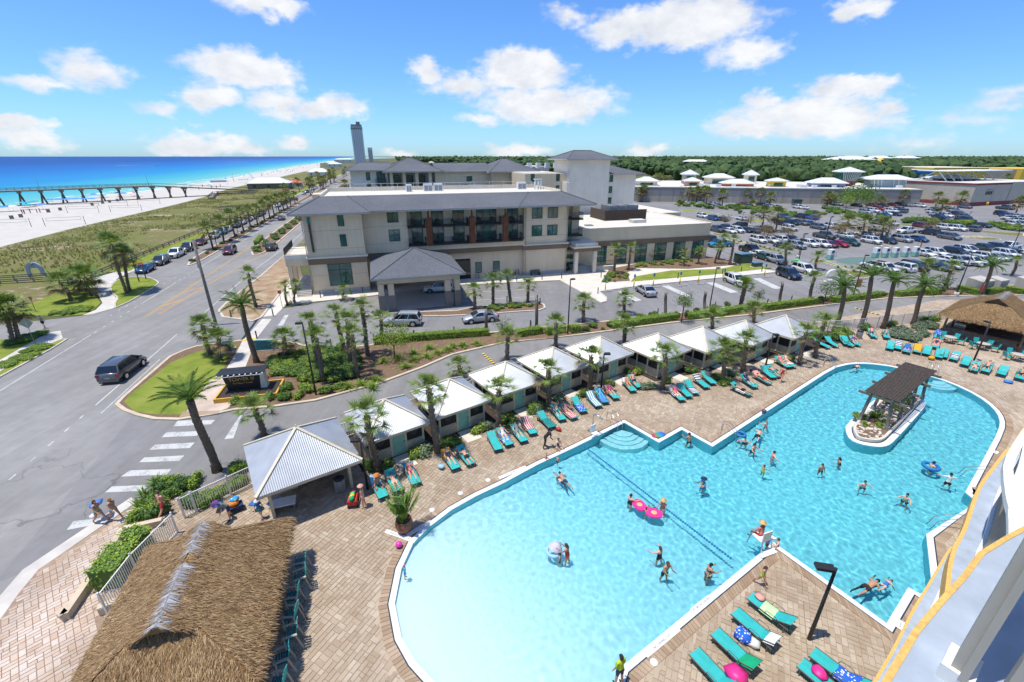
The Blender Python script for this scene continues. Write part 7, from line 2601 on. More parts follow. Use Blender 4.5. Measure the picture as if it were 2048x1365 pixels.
car((-62.67,98.92),'suv','maroon',-75,'maroon SUV driving toward us on the coast road')
car((-55.46,103.23),'suv','black',105,'black SUV driving away beside the road median')
car((-78.27,155.64),'sedan','darkgrey',105,'small dark car far along the coast road near the hotel roof')
BEACH=[('sedan','blue','blue sedan parked nearest the turning island'),('suv','darkgrey','charcoal SUV second in the seaward parking row'),('pickup','white','white pickup truck third in the seaward parking row'),('pickup','black','black pickup truck behind the white pickup in the seaward row'),('sedan','maroon','maroon car partly behind the utility pole top'),
   ('suv','white','white SUV sixth in the seaward parking row'),('suv','teal','dark teal SUV seventh in the seaward parking row'),('sedan','white','white sedan eighth in the seaward parking row'),('suv','dark','dark SUV ninth in the seaward parking row'),('suv','white','white SUV tenth in the seaward parking row'),('sedan','silver','silver sedan eleventh in the seaward parking row'),('suv','white','white SUV twelfth in the seaward parking row'),('suv','dark','dark SUV thirteenth in the seaward parking row'),('sedan','blue','blue sedan fourteenth in the seaward parking row'),
   ('suv','white','white SUV in the far cluster of the seaward row'),('suv','dark','dark SUV in the far cluster of the seaward row'),('sedan','silver','silver sedan in the far cluster of the seaward row'),('suv','black','black SUV in the far cluster of the seaward row'),('sedan','darkgrey','charcoal sedan last in the far cluster of the seaward row')]
for (k,c,lab),p in zip(BEACH,[(-69.62,81.83),(-70.92,88.39),(-73.29,95.64),(-74.93,102.42),(-76.84,109.7),(-80.34,118.52),(-82.09,125.18),(-82.69,130.64),(-85.39,137.97),(-87.07,144.56),(-88.63,151.78),(-89.65,157.88),(-91.66,164.46),(-93.3,170.53),(-100.77,196.99),(-102.88,205.62),(-104.51,212.59),(-106.64,220.88),(-109.03,228.89)]):
 t_,s_=RD.inv(p)
 car(RD(t_,18.6),k,c,-75,lab,'cars in the seaward parking row',t_<110)
for i in range(9):
 car(RD(232+i*13,18.4 if i%3 else -1),random.Random(i).choice(('suv','sedan')),('white','silver','black','dark')[i%4],-75,'tiny car far along the coast road under the palms','far cars on the coast road',False)
car((-13.97,53.67),'suv','silver',181,'silver SUV with sunroof parked before the carport')
car((-4.16,54.95),'sedan','silver',197,'silver sedan parked by the drive island')
car((-11.69,68.77),'suv','white',190,'white SUV waiting in shade under the carport')
car((20.97,67.52),'sedan','silver',99,'silver sedan alone in the accessible bays, tail toward us')
car((37.77,73.39),'suv','white',-80,'white crossover half hidden by a palm in the bays')
car((49.24,77.68),'suv','navy',-82,'dark navy SUV at the end of the accessible bays')
car((54.21,81.36),'suv','white',-80,'white SUV right beside the dark navy SUV')
car((49.64,106.88),'pickup','teal',190,'bright teal pickup truck at the hotel wing corner')
car((53.52,100.13),'pickup','black',-78,'black pickup behind the green transformer box')
car((52.88,95.02),'sedan','white',-78,'white sedan behind the green transformer box')
car((52.8,92.46),'sedan','green',-78,'dark green sedan beside the white sedan by the transformer')
car((53.58,89.69),'suv','silver',-78,'silver SUV nearest the green inflatable')
LOT=[('C1',[(50.12,113.07),(58.66,130.18),(61.38,127.79),(63.94,128.84),(66.76,129.51),(68.3,128.19),(72.84,129.51),(80.9,132.22),(69.45,138.75),(63.56,135.05),(68.08,154.74),(70.5,152.9),(77.75,154.74),(67.05,161.55),(61.93,113.07),(64.9,112.76),(67.32,113.8),(71.08,114.85),(63.85,105.32),(66.96,105.32),(71.32,107.63),(73.84,107.16),(75.77,107.16),(78.55,107.63),(82.02,109.07),(82.4,119.03),(88.02,119.61),(84.82,143.45),(88.24,143.78),(91.24,143.78),(93.16,143.13),(91.02,135.05),(95.84,136.07),(94.58,159.55),(101.05,160.54),(102.47,156.63)],
  ['suv dark','pickup darkgrey','sedan white','suv white','sedan dark','sedan darkgrey','suv black','suv white','suv black','sedan dark','suv blue','sedan dark','sedan white','suv white','suv white','sedan white','suv white','sedan dark','sedan darkgrey','suv silver','suv white','suv white','sedan maroon','sedan red','suv green','pickup darkgrey','sedan white','suv dark','suv dark','suv grey','sedan blue','suv grey','suv white','suv blue','suv dark','suv bright']),
  ('C2',[(89.38,111.74),(93.15,111.74),(98.66,113.74),(103.19,114.42),(114.07,117.5),(95.4,122.43),(99.96,123.52),(110.79,127.25),(115.06,124.8),(123.55,137.1),(127.66,133.72),(129.48,131.91),(132.44,131.2),(116.4,145.2),(118.4,142.68),(143.21,138.65),(69.22,84.06),(69.85,82.16),(73.47,82.91),(76.62,83.67),(89.33,96.35),(92.17,96.64),(97.04,97.35),(101.27,99.42),(106.75,101.24),(111.74,102.34),(115.42,103.8),(89.51,88.53),(91.28,87.68),(94.08,88.53),(98.44,91.6),(101.32,92.51),(106.12,95.36),(110.23,97.35),(110.73,96.35),(87.91,89.82),(81.11,84.06),(84.72,85.24)],
  ['suv white','sedan dark','suv silver','sedan blue','minivan grey','sedan white','suv silver','pickup white','suv dark','suv maroon','suv white','suv white','suv grey','suv purple','suv white','sedan dark','suv white','suv white','suv white','suv dark','sedan white','suv white','suv black','minivan white','pickup olive','suv dark','pickup white','suv silver','suv white','suv white','suv white','sedan silver','suv white','sedan dark','sedan white','sedan white','sedan dark','sedan silver']),
  ('B8',[(133.04,173.28),(139.54,178.03),(146.93,184.77),(138.09,169.36),(145.45,176.42),(152.6,183.04),(133.24,164.47),(139.34,167.31),(148.82,176.42),(129.23,187.6),(142.89,203.1),(148.1,199),(155.61,200.62),(159.44,199),(164.93,200.62),(168.31,200.62),(170.37,199),(173.39,196.61),(165.46,181.34),(158.8,173.28),(152.89,165.32),(149.1,159.85),(153.56,162.54),(145.21,154.72),(175.25,184.07),(170.29,177.38),(165.3,171.15),(160.98,165.32),(157.28,159.85),(149.05,150.36),(188.16,192),(179.38,168.18),(175.72,162.54),(175,159.85),(174.3,157.25),(168.34,154.72),(165.28,149.89),(165.08,147.59),(159.17,143.17),(155.13,141.05),(200.3,187.6)],
  ['suv silver','suv white','suv red','sedan white','suv white','suv silver','sedan blue','sedan dark','suv grey','sedan white','suv silver','sedan black','sedan maroon','sedan dark','sedan maroon','suv black','sedan silver','suv white','suv silver','suv white','sedan silver','sedan dark','suv white','sedan black','suv white','suv silver','sedan maroon','suv dark','suv grey','pickup dark','suv grey','suv black','suv blue','suv silver','sedan blue','suv white','sedan silver','suv white','sedan black','suv white','pickup darkgrey']),
  ('B7',[(89.43,206.07),(88.71,199.81),(102.71,204.79),(100.44,196.61),(107.07,199),(107.91,195.05),(108.73,191.26),(118.44,191.26),(119.32,189.05),(77.95,207.37),(83.28,204.79)],['sedan white','sedan silver','sedan red','sedan blue','suv dark','sedan blue','suv white','suv white','sedan white','sedan white','sedan white'])]
WHERE={'C1':('in the lot behind the hotel wing','first'),'C2':('in the lot behind the leaning date palms','first'),'B8':('in the far lot before the shops','first'),'B7':('in the lane along the mall wall','first')}
for nm,ps,ks in LOT:
 seen={}
 tot={}
 order=sorted(range(len(ps)),key=lambda i:ps[i][0]/ps[i][1])
 for i in order:
  tot[ks[i]]=tot.get(ks[i],0)+1
 for i in order:
  k,c=ks[i].split()
  seen[ks[i]]=seen.get(ks[i],0)+1
  w=COLWORD.get(c,c)+' '+CARWORD[k]
  lab=w+' parked '+WHERE[nm][0] if tot[ks[i]]==1 else ORD[seen[ks[i]]-1]+' '+w+' from the left '+WHERE[nm][0]
  rd=random.Random(i*7+len(nm))
  h=-77+rd.uniform(-2,2)+(180 if rd.random()<.25 else 0)
  if k=='pickup' and c=='white' and nm=='C2':
   h=195
  car(ps[i],k,c,h,lab,'cars parked in the lots',math.hypot(*ps[i])<135)
# lot furniture
for i,p in enumerate([(77.48,94.68),(79.66,94.88),(81.88,95.07),(84.31,95.36),(86.8,95.85)]+[(66.59,92.82)]):
 t=thing('charging_station',(ORD[i]+' white and teal charging station from the left of the row') if i<5 else 'single white and teal charging station left of the others','charger',(*p,0),R(-74),'charging stations')
 MB().bx(-.5,.5,-.5,.5,.1,1.0,0).bx(-.45,.45,-.46,.46,1.0,2.1,1).build('cabinet',[MAT['door_green'],MAT['white_paint']],t)
 MB().bx(.46,.5,-.3,.3,1.4,1.9).build('screen',MAT['glass_dark'],t)
 MB().tube([(.5,.6,1.6),(.75,.7,.9),(.5,.75,.5)],.03,5).build('cable',MAT['rubber'],t)
 MB().tube([(0,0,2.35),(0,0,3.1)],.03,5).build('mast',MAT['metal_grey'],t)
for p,s,lab,m in (((46.48,89.02),(3.0,1.8,1.9),'large dark green transformer box in the mulch bed','green'),((47.58,85.49),(1.9,.8,.8),'low green utility box on the lawn','green'),((-31.42,45.13),(.9,.9,.9),'small green utility cabinet behind the shaggy palm','green')):
 t=thing('utility_box',lab,'utility box',(*p,.1),R(16))
 sx,sy,sz=s
 MB().bx(-sx/2,sx/2,-sy/2,sy/2,.1,sz).bx(-sx/2-.06,sx/2+.06,-sy/2-.06,sy/2+.06,sz,sz+.08).build('cabinet',MAT['car_green'],t)
 MB().bx(-sx/2-.2,sx/2+.2,-sy/2-.2,sy/2+.2,-.1,.1).build('plinth',MAT['concrete'],t)
 d=MB()
 for k in range(int(sx/.5)):
  d.bx(-sx/2+k*.5+.04,-sx/2+k*.5+.46,-sy/2-.03,-sy/2,.2,sz-.1)
 d.build('doors',MAT['car_green'],t)
for p,s,lab in (((74.61,69.03),(3.4,2.0,2.1),'grey slanted utility cabinet behind the thatched bar'),((78.45,70.05),(2.2,1.8,1.9),'second grey utility cabinet right of the date palm'),((83.58,70.57),(2.0,1.6,1.8),'grey utility cabinet at the right picture edge')):
 t=thing('utility_cabinet',lab,'cabinet',(*p,.1),R(20))
 sx,sy,sz=s
 MB().add([(-sx/2,-sy/2,0),(sx/2,-sy/2,0),(sx/2,sy/2,0),(-sx/2,sy/2,0),(-sx/2,-sy/2,sz*.85),(sx/2,-sy/2,sz*.85),(sx/2,sy/2,sz),(-sx/2,sy/2,sz)],[(0,3,2,1),(4,5,6,7),(0,1,5,4),(1,2,6,5),(2,3,7,6),(3,0,4,7)]).build('cabinet',MAT['base_grey'],t)
 MB().bx(-sx/2+.1,sx/2-.1,-sy/2-.03,-sy/2,.15,sz*.75).build('doors',MAT['metal_grey'],t)
simple('inflatable_green',(.05,.42,.12),.5)
t=thing('inflatable_tube','bright green inflatable lying across the hood beside the navy SUV','inflatable',(*(53.43,84.28),.4),R(-40))
MB().tube([(0,0,.9),(.8,0,1.4),(1.8,.1,.8),(2.6,.1,.3)],[.25,.35,.3,.1],10).build('body',MAT['inflatable_green'],t)
MB().tube([(0,.35,.9),(.8,.4,1.3),(1.8,.4,.7)],[.1,.14,.1],8).build('stripe',MAT['white_paint'],t)
t=thing('hoop_sculpture','white ring-shaped sculpture on the planter by the lot entry','sculpture',(*(54.64,74.58),.1),R(10))
rg=[(1.0*math.cos(a),0,1.0+1.0*math.sin(a)) for a in [2*PI*i/24 for i in range(25)]]
MB().tube(rg,.16,8).build('ring',MAT['white_paint'],t)
MB().bx(-1.5,1.2,-.8,.8,-.1,.15).build('planter',MAT['concrete_pale'],t)
for i,p in enumerate([(51.19,67.79),(53.23,66.75)]):
 t=thing('feather_banner',('left' if i==0 else 'right')+' orange feather banner by the lot curb','banner',(*p,0))
 MB().tube([(0,0,0),(0,0,2.6)],.03,5).build('pole',MAT['metal_grey'],t)
 MB().bx(.03,.65,-.015,.015,1.3,2.5).build('flag',MAT['mall_orange'],t)
t=thing('feather_banner','red flag leaning at the hedge above the bar roof','banner',(*(72.07,66.12),0))
MB().tube([(0,0,0),(.2,0,2.2)],.03,5).build('pole',MAT['metal_grey'],t)
MB().bx(-.2,.3,-.015,.015,.7,1.9).build('flag',MAT['sign_red'],t)
for i,p in enumerate([(72.6,229.97),(75.76,227.35),(125.1,203.94),(134.76,212.72)]):
 t=thing('dumpster',ORD[i]+' dark green dumpster from the left along the mall wall','dumpster',(*p,0),R(-10),'dumpsters')
 MB().add([(-1.6,-1,.2),(1.6,-1,.2),(1.6,1,.2),(-1.6,1,.2),(-1.8,-1.1,2.4),(1.8,-1.1,2.4),(1.8,1.1,2.8),(-1.8,1.1,2.8)],[(0,3,2,1),(4,5,6,7),(0,1,5,4),(1,2,6,5),(2,3,7,6),(3,0,4,7)]).build('bin',MAT['car_green'],t)
 MB().bx(-1.85,1.85,-1.15,-.9,2.3,2.5).build('rim',MAT['plastic_black'],t)
# bicycles along the hotel wall
def bicycle():
 t=thing('bicycle','','bicycle')
 for x in (-.52,.52):
  MB().tube([(x+.33*math.cos(a),0,.34+.33*math.sin(a)) for a in [2*PI*i/14 for i in range(15)]],.025,5).build('wheel',MAT['rubber'],t)
 f=MB()
 for a,b in (((-.52,0,.34),(-.08,0,.3)),((-.08,0,.3),(.36,0,.78)),((-.2,0,.8),(-.08,0,.3)),((-.2,0,.76),(.36,0,.8)),((-.52,0,.34),(-.2,0,.76)),((.52,0,.34),(.36,0,.95))):
  f.bar(a,b,.035,.035)
 f.build('frame',MAT['metal_grey'],t)
 MB().bar((.34,-.28,.98),(.34,.28,.98),.03,.03).build('handlebar',MAT['metal_black'],t)
 MB().bx(-.32,-.08,-.07,.07,.84,.9).build('saddle',MAT['metal_black'],t)
 return t
bk=bicycle()
cache_kids(bk)
for i,p in enumerate([(-6.4,77.41),(-5.93,77.41),(-4.71,78.03),(-3.61,78.03),(-2.98,78.16),(-2.2,78.29),(-0.3,78.79),(0.17,78.79),(0.65,78.92),(1.13,78.99)]):
 o=bk if i==0 else copy_tree(bk)
 put(o,(*p,.13),R(95+13*math.sin(i*3)),ORD[i]+' bicycle from the left along the hotel wall','bicycles at the hotel wall')
t=thing('bench','grey slatted bench against the plain hotel wall','bench',(*(4.24,79.18),.13),R(16.5))
for i in range(5):
 MB().bx(-.95,.95,-.3+i*.11,-.21+i*.11,.42,.46).build('slat',MAT['wood_grey'],t)
for i in range(3):
 MB().bx(-.95,.95,.26,.3,.52+i*.14,.62+i*.14).build('slat',MAT['wood_grey'],t)
for x in (-.8,.8):
 MB().bx(x-.04,x+.04,-.28,.3,0,.42).build('leg',MAT['metal_black'],t)
# ------------------------------------------------------------------ loungers and furniture
def lounger_proto():
 t=thing('lounger','','lounger')
 # local: foot at -x, head at +x; sling dips slightly
 MB().add([(-1.0,-.31,.36),(.28,-.31,.36),(.28,.31,.36),(-1.0,.31,.36),(-1.0,-.31,.345),(.28,-.31,.345),(.28,.31,.345),(-1.0,.31,.345)],[(0,1,2,3),(7,6,5,4),(0,4,5,1),(2,6,7,3),(3,7,4,0)]).build('seat_sling',MAT['turquoise'],t)
 MB().add([(.28,-.31,.36),(.92,-.31,.72),(.92,.31,.72),(.28,.31,.36),(.29,-.31,.345),(.93,-.31,.705),(.93,.31,.705),(.29,.31,.345)],[(0,1,2,3),(7,6,5,4),(0,4,5,1),(1,5,6,2),(2,6,7,3)]).build('back_sling',MAT['turquoise'],t)
 for s in (-.33,.33):
  MB().bar((-1.02,s,.35),(.9,s,.35),.035,.05).build('side_rail',MAT['lounger_frame'],t)
  MB().bar((.28,s,.36),(.94,s,.73),.03,.04).build('back_rail',MAT['lounger_frame'],t)
  MB().tube([(-.15,s*1.06,.36),(-.1,s*1.12,.56),(.32,s*1.12,.57),(.5,s*1.06,.36)],.016,5).build('arm',MAT['lounger_frame'],t)
  for x in (-.85,.72):
   MB().bar((x,s,0),(x,s,.34),.04,.03).build('leg',MAT['lounger_frame'],t)
 return t
LG=lounger_proto()
cache_kids(LG)
LGN=[0]
simple('towel_white',(.74,.73,.70),.9)
simple('towel_blue',(.05,.22,.62),.9)
simple('towel_sky',(.32,.55,.78),.9)
simple('towel_orange',(.78,.36,.02),.9)
simple('towel_pink',(.80,.36,.30),.9)
simple('towel_lime',(.50,.78,.38),.9)
simple('towel_green',(.0,.35,.15),.9)
simple('towel_navy',(.03,.05,.16),.9)
simple('hot_pink',(.80,.03,.25),.5)
def stripes(name,a,b,sc,axis=0):
 t=NT(name)
 tc=t.n('TexCoord')
 sx=t.n('SeparateXYZ')
 t.l(tc.outputs['Object'],sx.inputs[0])
 f=t.math('FRACT',t.math('MULTIPLY',sx.outputs[axis],sc))
 t.base(t.ramp(f,[(.0,a),(.49,a),(.51,b),(1,b)]),.9,0,.1)
stripes('towel_teal_stripe',(.74,.73,.70),(.03,.30,.42),5,1)
stripes('towel_red_stripe',(.74,.60,.56),(.45,.05,.08),6,1)
stripes('towel_navy_stripe',(.74,.73,.72),(.02,.03,.09),4.5,0)
for nm,a,b,sc in (('towel_blue_leaf',(.03,.13,.62),(.72,.74,.78),9),('towel_multi',(.05,.35,.70),(.80,.75,.55),5)):
 t=NT(nm)
 v=t.n('TexVoronoi')
 t.l(t.coord(),v.inputs['Vector'])
 v.inputs['Scale'].default_value=sc
 t.base(t.ramp(v.outputs['Distance'],[(.30,b),(.36,a)]),.9,0,.1)
TOWN={'towel_white':'white','towel_blue':'blue','towel_sky':'pale blue','towel_orange':'orange','towel_pink':'pink','towel_lime':'lime green','towel_green':'green','towel_navy':'navy','towel_teal_stripe':'teal striped','towel_red_stripe':'red striped','towel_navy_stripe':'navy and white striped','towel_blue_leaf':'blue leaf-patterned','towel_multi':'multicoloured'}
def towel(mt,x0,x1,where,loc,rz):
 """A towel lying over a lounger's slings, edges hanging a little."""
 mb=MB()
 n=14
 vs=[]
 rnd=random.Random(int(loc[0]*100))
 for i in range(n+1):
  x=x0+(x1-x0)*i/n
  z=.375 if x<.28 else .375+(x-.28)*.5625
  for j,y in enumerate((-.36,-.3,-.1,.1,.3,.36)):
   vs.append((x+rnd.uniform(-.015,.015),y,z+(-.1 if j in (0,5) else .012*rnd.random())))
 mb.add(vs,[(i*6+j,i*6+j+1,(i+1)*6+j+1,(i+1)*6+j) for i in range(n) for j in range(5)],0,True)
 o=mb.build('towel',MAT[mt],None,loc,rz)
 tag(o,' '.join((TOWN[mt]+' towel on '+where).split()[:15]),'towel','towels on loungers')
 o.cycles.is_caustics_receiver=False
 return o
def lounge(head,foot,where,tw=None,fix=None):
 H,F=Vector(head),Vector(foot)
 d=H-F
 rz=math.atan2(d.y,d.x) if fix is None else fix
 c=(H+F)/2
 o=LG if LGN[0]==0 else copy_tree(LG)
 LGN[0]+=1
 put(o,(c.x,c.y,.035),rz,'turquoise lounger '+where,'turquoise loungers')
 if tw:
  for k in (tw if isinstance(tw[0],tuple) else [tw]):
   towel(k[0],k[1],k[2],'the lounger '+where,(c.x,c.y,.037),rz)
 return (c.x,c.y),rz
LIE=[]
ROW=[('Z7',[(-9.23,23.79),(-7.85,21.7),(-8.36,24.39),(-7.11,22.26),(-7.39,25.29),(-5.99,22.76),(-4.93,26.63),(-3.64,24.42),(-3.96,27.04),(-2.64,24.96),(-1.82,29.05),(-0.78,26.37),(-1.08,29.37),(-0.05,27.18),(-0.01,29.84),(1.05,27.6),(0.87,30.89),(1.78,28.57),(2.25,31.48),(3.18,29.67)],
  [(('towel_sky',.2,.95),),None,None,('towel_orange',.3,.95),None,None,('towel_multi',-.6,.5),None,('towel_red_stripe',-.4,.95),None],'by the cabanas, counted from the big one')]
Z8R=[(2.18,31.48),(3.26,29.74),(3.36,32.93),(4.23,30.44),(4.11,32.82),(5.18,30.97),(5.27,34.16),(6.13,31.74),(6.73,35.07),(7.55,32.52),(7.59,35.85),(8.24,33.07),(8.55,36.34),(9.32,33.96),(10.56,37.86),(11.13,35.16),(11.22,38.39),(11.89,35.95),(14.43,36.18),(15.01,33.52),(15.37,36.83),(15.82,34.11),(16.28,37.51),(16.6,34.55),(17.47,38.39),(18.08,35.95),(18.57,39.3),(18.98,36.6),(20.29,36.57),(21.31,34.85),(21.99,38.39),(22.56,36.11),(23.61,38.86),(24.19,37.1),(24.98,40.44),(25.2,37.79),(25.65,40.63),(25.9,38.21),(27.64,42.46),(27.99,40.36),(28.36,42.8),(28.56,40.36),(34.81,47.47),(35.34,45.51),(36.47,48.19),(36.41,45.51),(38.58,48.51),(38.04,45.27)]
Z8T=[None,None,('towel_red_stripe',-.9,.4),('towel_blue_leaf',-.9,.1),('towel_teal_stripe',-.95,.95),('towel_blue',-.9,.2),('towel_pink',.0,.9),('towel_white',.4,.9),None,('towel_white',-.2,.95),None,('towel_navy_stripe',-.9,.0),('towel_navy_stripe',.3,.95),None,('towel_white',-.6,.3),None,('towel_pink',.3,.9),None,None,None,('towel_white',-.5,.5),None,None,None]
A1R=[(43.85,51.32),(42.34,47.68),(45.63,51),(43.35,47.28),(43.38,46.96),(41.32,44.64),(44.53,47.36),(41.92,44.28),(44.59,46.19),(42.37,43.65),(46.19,46.57),(43.03,43.17),(46.73,45.96),(43.69,42.77),(51.59,50.11),(49.23,47.68),(48.95,47.36),(46.58,45),(46.97,44.71),(44.59,42.3),(47.56,44.71),(45.27,42.5),(48.42,44.21),(45.34,41.53),(48.45,42.97),(45.26,40.28),(47.85,41.46),(45.22,39.22),(49.24,41.46),(45.72,38.65),(50.32,40.9),(46.58,37.98),(51.12,39.98),(47.46,37.11),(38.75,48.91),(37.67,45.55),(39.65,48.49),(38.92,45.74)]
A1T=[None,None,None,('towel_navy_stripe',.0,.95),('towel_blue_leaf',-.5,.4),('towel_orange',-.5,.9),None,('towel_blue_leaf',.2,.95),('towel_pink',-.3,.95),None,None,('towel_navy_stripe',-.6,.5),None,None,None,None,None,None,None]
A1W=['left of two by the fence shrubs','right of two by the fence shrubs','at the left end of the fanned row','with a striped towel in the fanned row','third in the fanned row','with an orange towel in the fanned row','right of the orange towel','nearest the silver shrubs, blue cover','behind the fanned row with pink towel','left of a close pair in the fanned row','right of a close pair in the fanned row','with navy striped towel in the fanned row','empty, before the bar lamp post','left of the sunbathing couple','right of the sunbathing couple','empty, next right of the couple','at the right picture edge','empty, before the fence bins','holding a sunbather near the fence bins']
zi=0
prs=ROW[0][1]
_zw=['nearest the large cabana','second from the large cabana','third from the large cabana','fourth from the large cabana','fifth from the large cabana','empty, sixth from the large cabana','seventh from the large cabana','eighth from the large cabana','ninth from the large cabana','tenth from the large cabana']
for i in range(10):
 LIE.append(lounge(prs[2*i],prs[2*i+1],_zw[i],ROW[0][2][i][0] if i==0 else ROW[0][2][i]))
for i in range(len(Z8R)//2):
 LIE.append(lounge(Z8R[2*i],Z8R[2*i+1],ORD[10+i]+' from the large cabana',Z8T[i]))
for i in range(len(A1R)//2):
 LIE.append(lounge(A1R[2*i],A1R[2*i+1],A1W[i],A1T[i]))
NR=[(12.57,13.71),(11.66,15),(11.36,12.91),(10.56,14.15),(9.99,11.89),(9.2,13.2),(8.69,11.06),(7.97,12.3),(13.85,11.19),(13.09,12.22),(12.95,10.82),(12.39,11.66)]
NRT=[('towel_lime',-.4,.2),('towel_white',.5,.93),('towel_green',.3,.93),None,('towel_blue_leaf',-.1,.7),None]
NRW=['nearest the pool corner with lime towel','second below the pool corner','third below the pool corner with green towel','fourth below the pool corner, cut by the bottom edge','with blue leaf towel near the balcony','lowest, beside the blue leaf towel']
for i in range(6):
 lounge(NR[2*i],NR[2*i+1],NRW[i],NRT[i])
def pile(name,label,cat,p,mt,r=.2,z=.03,h=.12):
 rnd=random.Random(int(p[0]*50))
 mb=MB()
 vs=[(v.x*r*rnd.uniform(.7,1.4),v.y*r*rnd.uniform(.7,1.4),h+v.z*h*rnd.uniform(.6,1.2)) for v in sv]
 mb.add(vs,sf,0,True)
 return tag(mb.build(name,MAT[mt],None,(p[0],p[1],z)),label,cat)
pile('beach_bag','blue leaf-patterned bag on the paving between near loungers','bag',(10.37,13.36),'towel_blue_leaf',.4,.03,.2)
pile('beach_bag','white bag beside the blue patterned bag','bag',(10.66,13.02),'towel_white',.28,.03,.16)
pile('swim_ring','pink inflatable on the cut-off near lounger','inflatable',(9.14,11.5),'hot_pink',.45,.4,.15)
pile('clothes_heap','pink cloth on the near lounger corner','clothes',(11.91,15),'towel_pink',.25,.42,.06)
pile('clothes_heap','pink cloth beside the lowest near lounger','clothes',(12.63,11.66),'hot_pink',.3,.4,.08)
pile('sandals','pair of dark sandals on the near paving','shoes',(12.44,12.16),'plastic_black',.14,.03,.05)
pile('beach_bag','red bag at the feet of a lounger by the pool steps','bag',(3.7,29.67),'sign_red',.25,.03,.15)
pile('beach_bag','orange bag beside the green lounger in the fanned row','bag',(44.49,42.9),'towel_orange',.28,.03,.25)
pile('beach_bag','blue bag between loungers at right','bag',(47.37,37.76),'bright_b' if 'bright_b' in MAT else 'towel_blue',.35,.03,.12)
pile('beach_bag','blue and yellow bag left of the fourth lounger','bag',(-4.86,25.05),'towel_sky',.25,.03,.2)
pile('beach_bag','purple bag left of the lamp post loungers','bag',(24.08,40.04),'car_purple',.25,.03,.2)
# rainbow kickboard, pool lift, ladders, rails
simple('rainbow',(.3,.5,.1),.5)
t=NT('rainbow_board')
tc_=t.n('TexCoord')
sx_=t.n('SeparateXYZ')
t.l(tc_.outputs['Object'],sx_.inputs[0])
t.base(t.ramp(t.math('ADD',t.math('MULTIPLY',sx_.outputs[0],.75),.5),[(0,(.4,.02,.4)),(.2,(.5,.02,.05)),(.4,(.02,.35,.08)),(.6,(.02,.25,.6)),(.85,(.03,.1,.5)),(1,(.3,.05,.5))]),.5)
kb=MB().lathe([(.02,0),(.55,.0),(.6,.03),(.55,.06),(.02,.06)],(0,0),18).xf(Matrix.Diagonal((1,.55,1,1))).build('kickboard',MAT['rainbow_board'],None,(*(11.36,29.05),.04),R(20))
tag(kb,'rainbow coloured float lying at the zigzag pool corner','float')
def handrail(label,p,deg,L=1.0,h=.85,w=.5,mat='steel'):
 t=thing('pool_handrail',label,'handrail',(*p,.03),R(deg))
 for s in (-w/2,w/2):
  MB().tube([(-L*.5,s,0),(-L*.5,s,h),(-L*.1,s,h+.08),(L*.5,s,h*.45),(L*.62,s,-.5)],.022,6).build('rail',MAT[mat],t)
 return t
handrail('steel handrail at the pool steps by the lift',(8.26,30.64),-62,1.3)
handrail('steel ladder at the zigzag corner',(16.83,29.21),-35,1.0)
handrail('steel ladder at the far left pool corner',(32.51,41.11),-45,1.0)
handrail('steel handrail behind the pergola steps',(42.14,40.04),-110,1.0)
handrail('dark handrail at the upper right pool steps',(31.61,24.27),150,1.6,.7,.4,'metal_grey')
handrail('dark handrail at the lower right pool steps',(25.64,19.91),165,1.6,.7,.4,'metal_grey')
t=thing('pool_lift','white seated pool lift on a steel mast at the pool edge','pool lift',(*(6.31,29.56),.03),R(-55))
MB().tube([(0,0,0),(0,0,1.5),(.2,0,1.7),(.9,.1,1.5)],.05,8).build('mast',MAT['steel'],t)
MB().bx(.5,1.0,-.75,-.25,.42,.5).bx(.5,.56,-.75,-.25,.5,1.1).build('chair',MAT['white_paint'],t)
MB().bx(-.3,.3,-.25,.25,0,.12).build('base',MAT['metal_grey'],t)
# pool steps
simple('pool_step',(.42,.74,.76),.6)
for nm,p,deg,n in (('left',(8.76,29.98),-92,4),('far',(40.94,38.45),-80,3)):
 st_=MB()
 for k in range(n):
  r=.9+k*.42
  pts=[(r*math.cos(a),r*math.sin(a)) for a in [R(deg)+R(-62)+R(124)*i/10 for i in range(11)]]
  st_.prism([(0,0)]+pts,-1.5,-.16-k*.17)
 o=st_.build('pool_steps',MAT['pool_step'],None,(*p,0))
 o['kind']='structure'
 o.cycles.is_caustics_receiver=True
# lane rope
A_,B_=Vector((5.46,27.66)),Vector((11.89,17.56))
simple('rope_blue',(.01,.16,.42),.6)
rp2=thing('lane_rope','blue float rope stretched across the pool','rope',(A_.x,A_.y,WATER_Z))
mb=MB()
n=int((B_-A_).length/.16)
fl=MB().lathe([(.01,-.06),(.06,-.03),(.06,.03),(.01,.06)],(0,0),8)
for i in range(n):
 p=(B_-A_)*(i/n)
 mb.add([(p.x+v[0],p.y+v[1],.03+v[2]) for v in fl.v],fl.f,0,True)
mb.build('floats',MAT['rope_blue'],rp2)['kind']='stuff'
MB().bar((0,0,.03),(B_.x-A_.x,B_.y-A_.y,.03),.03,.03).build('line',MAT['rope_blue'],rp2)
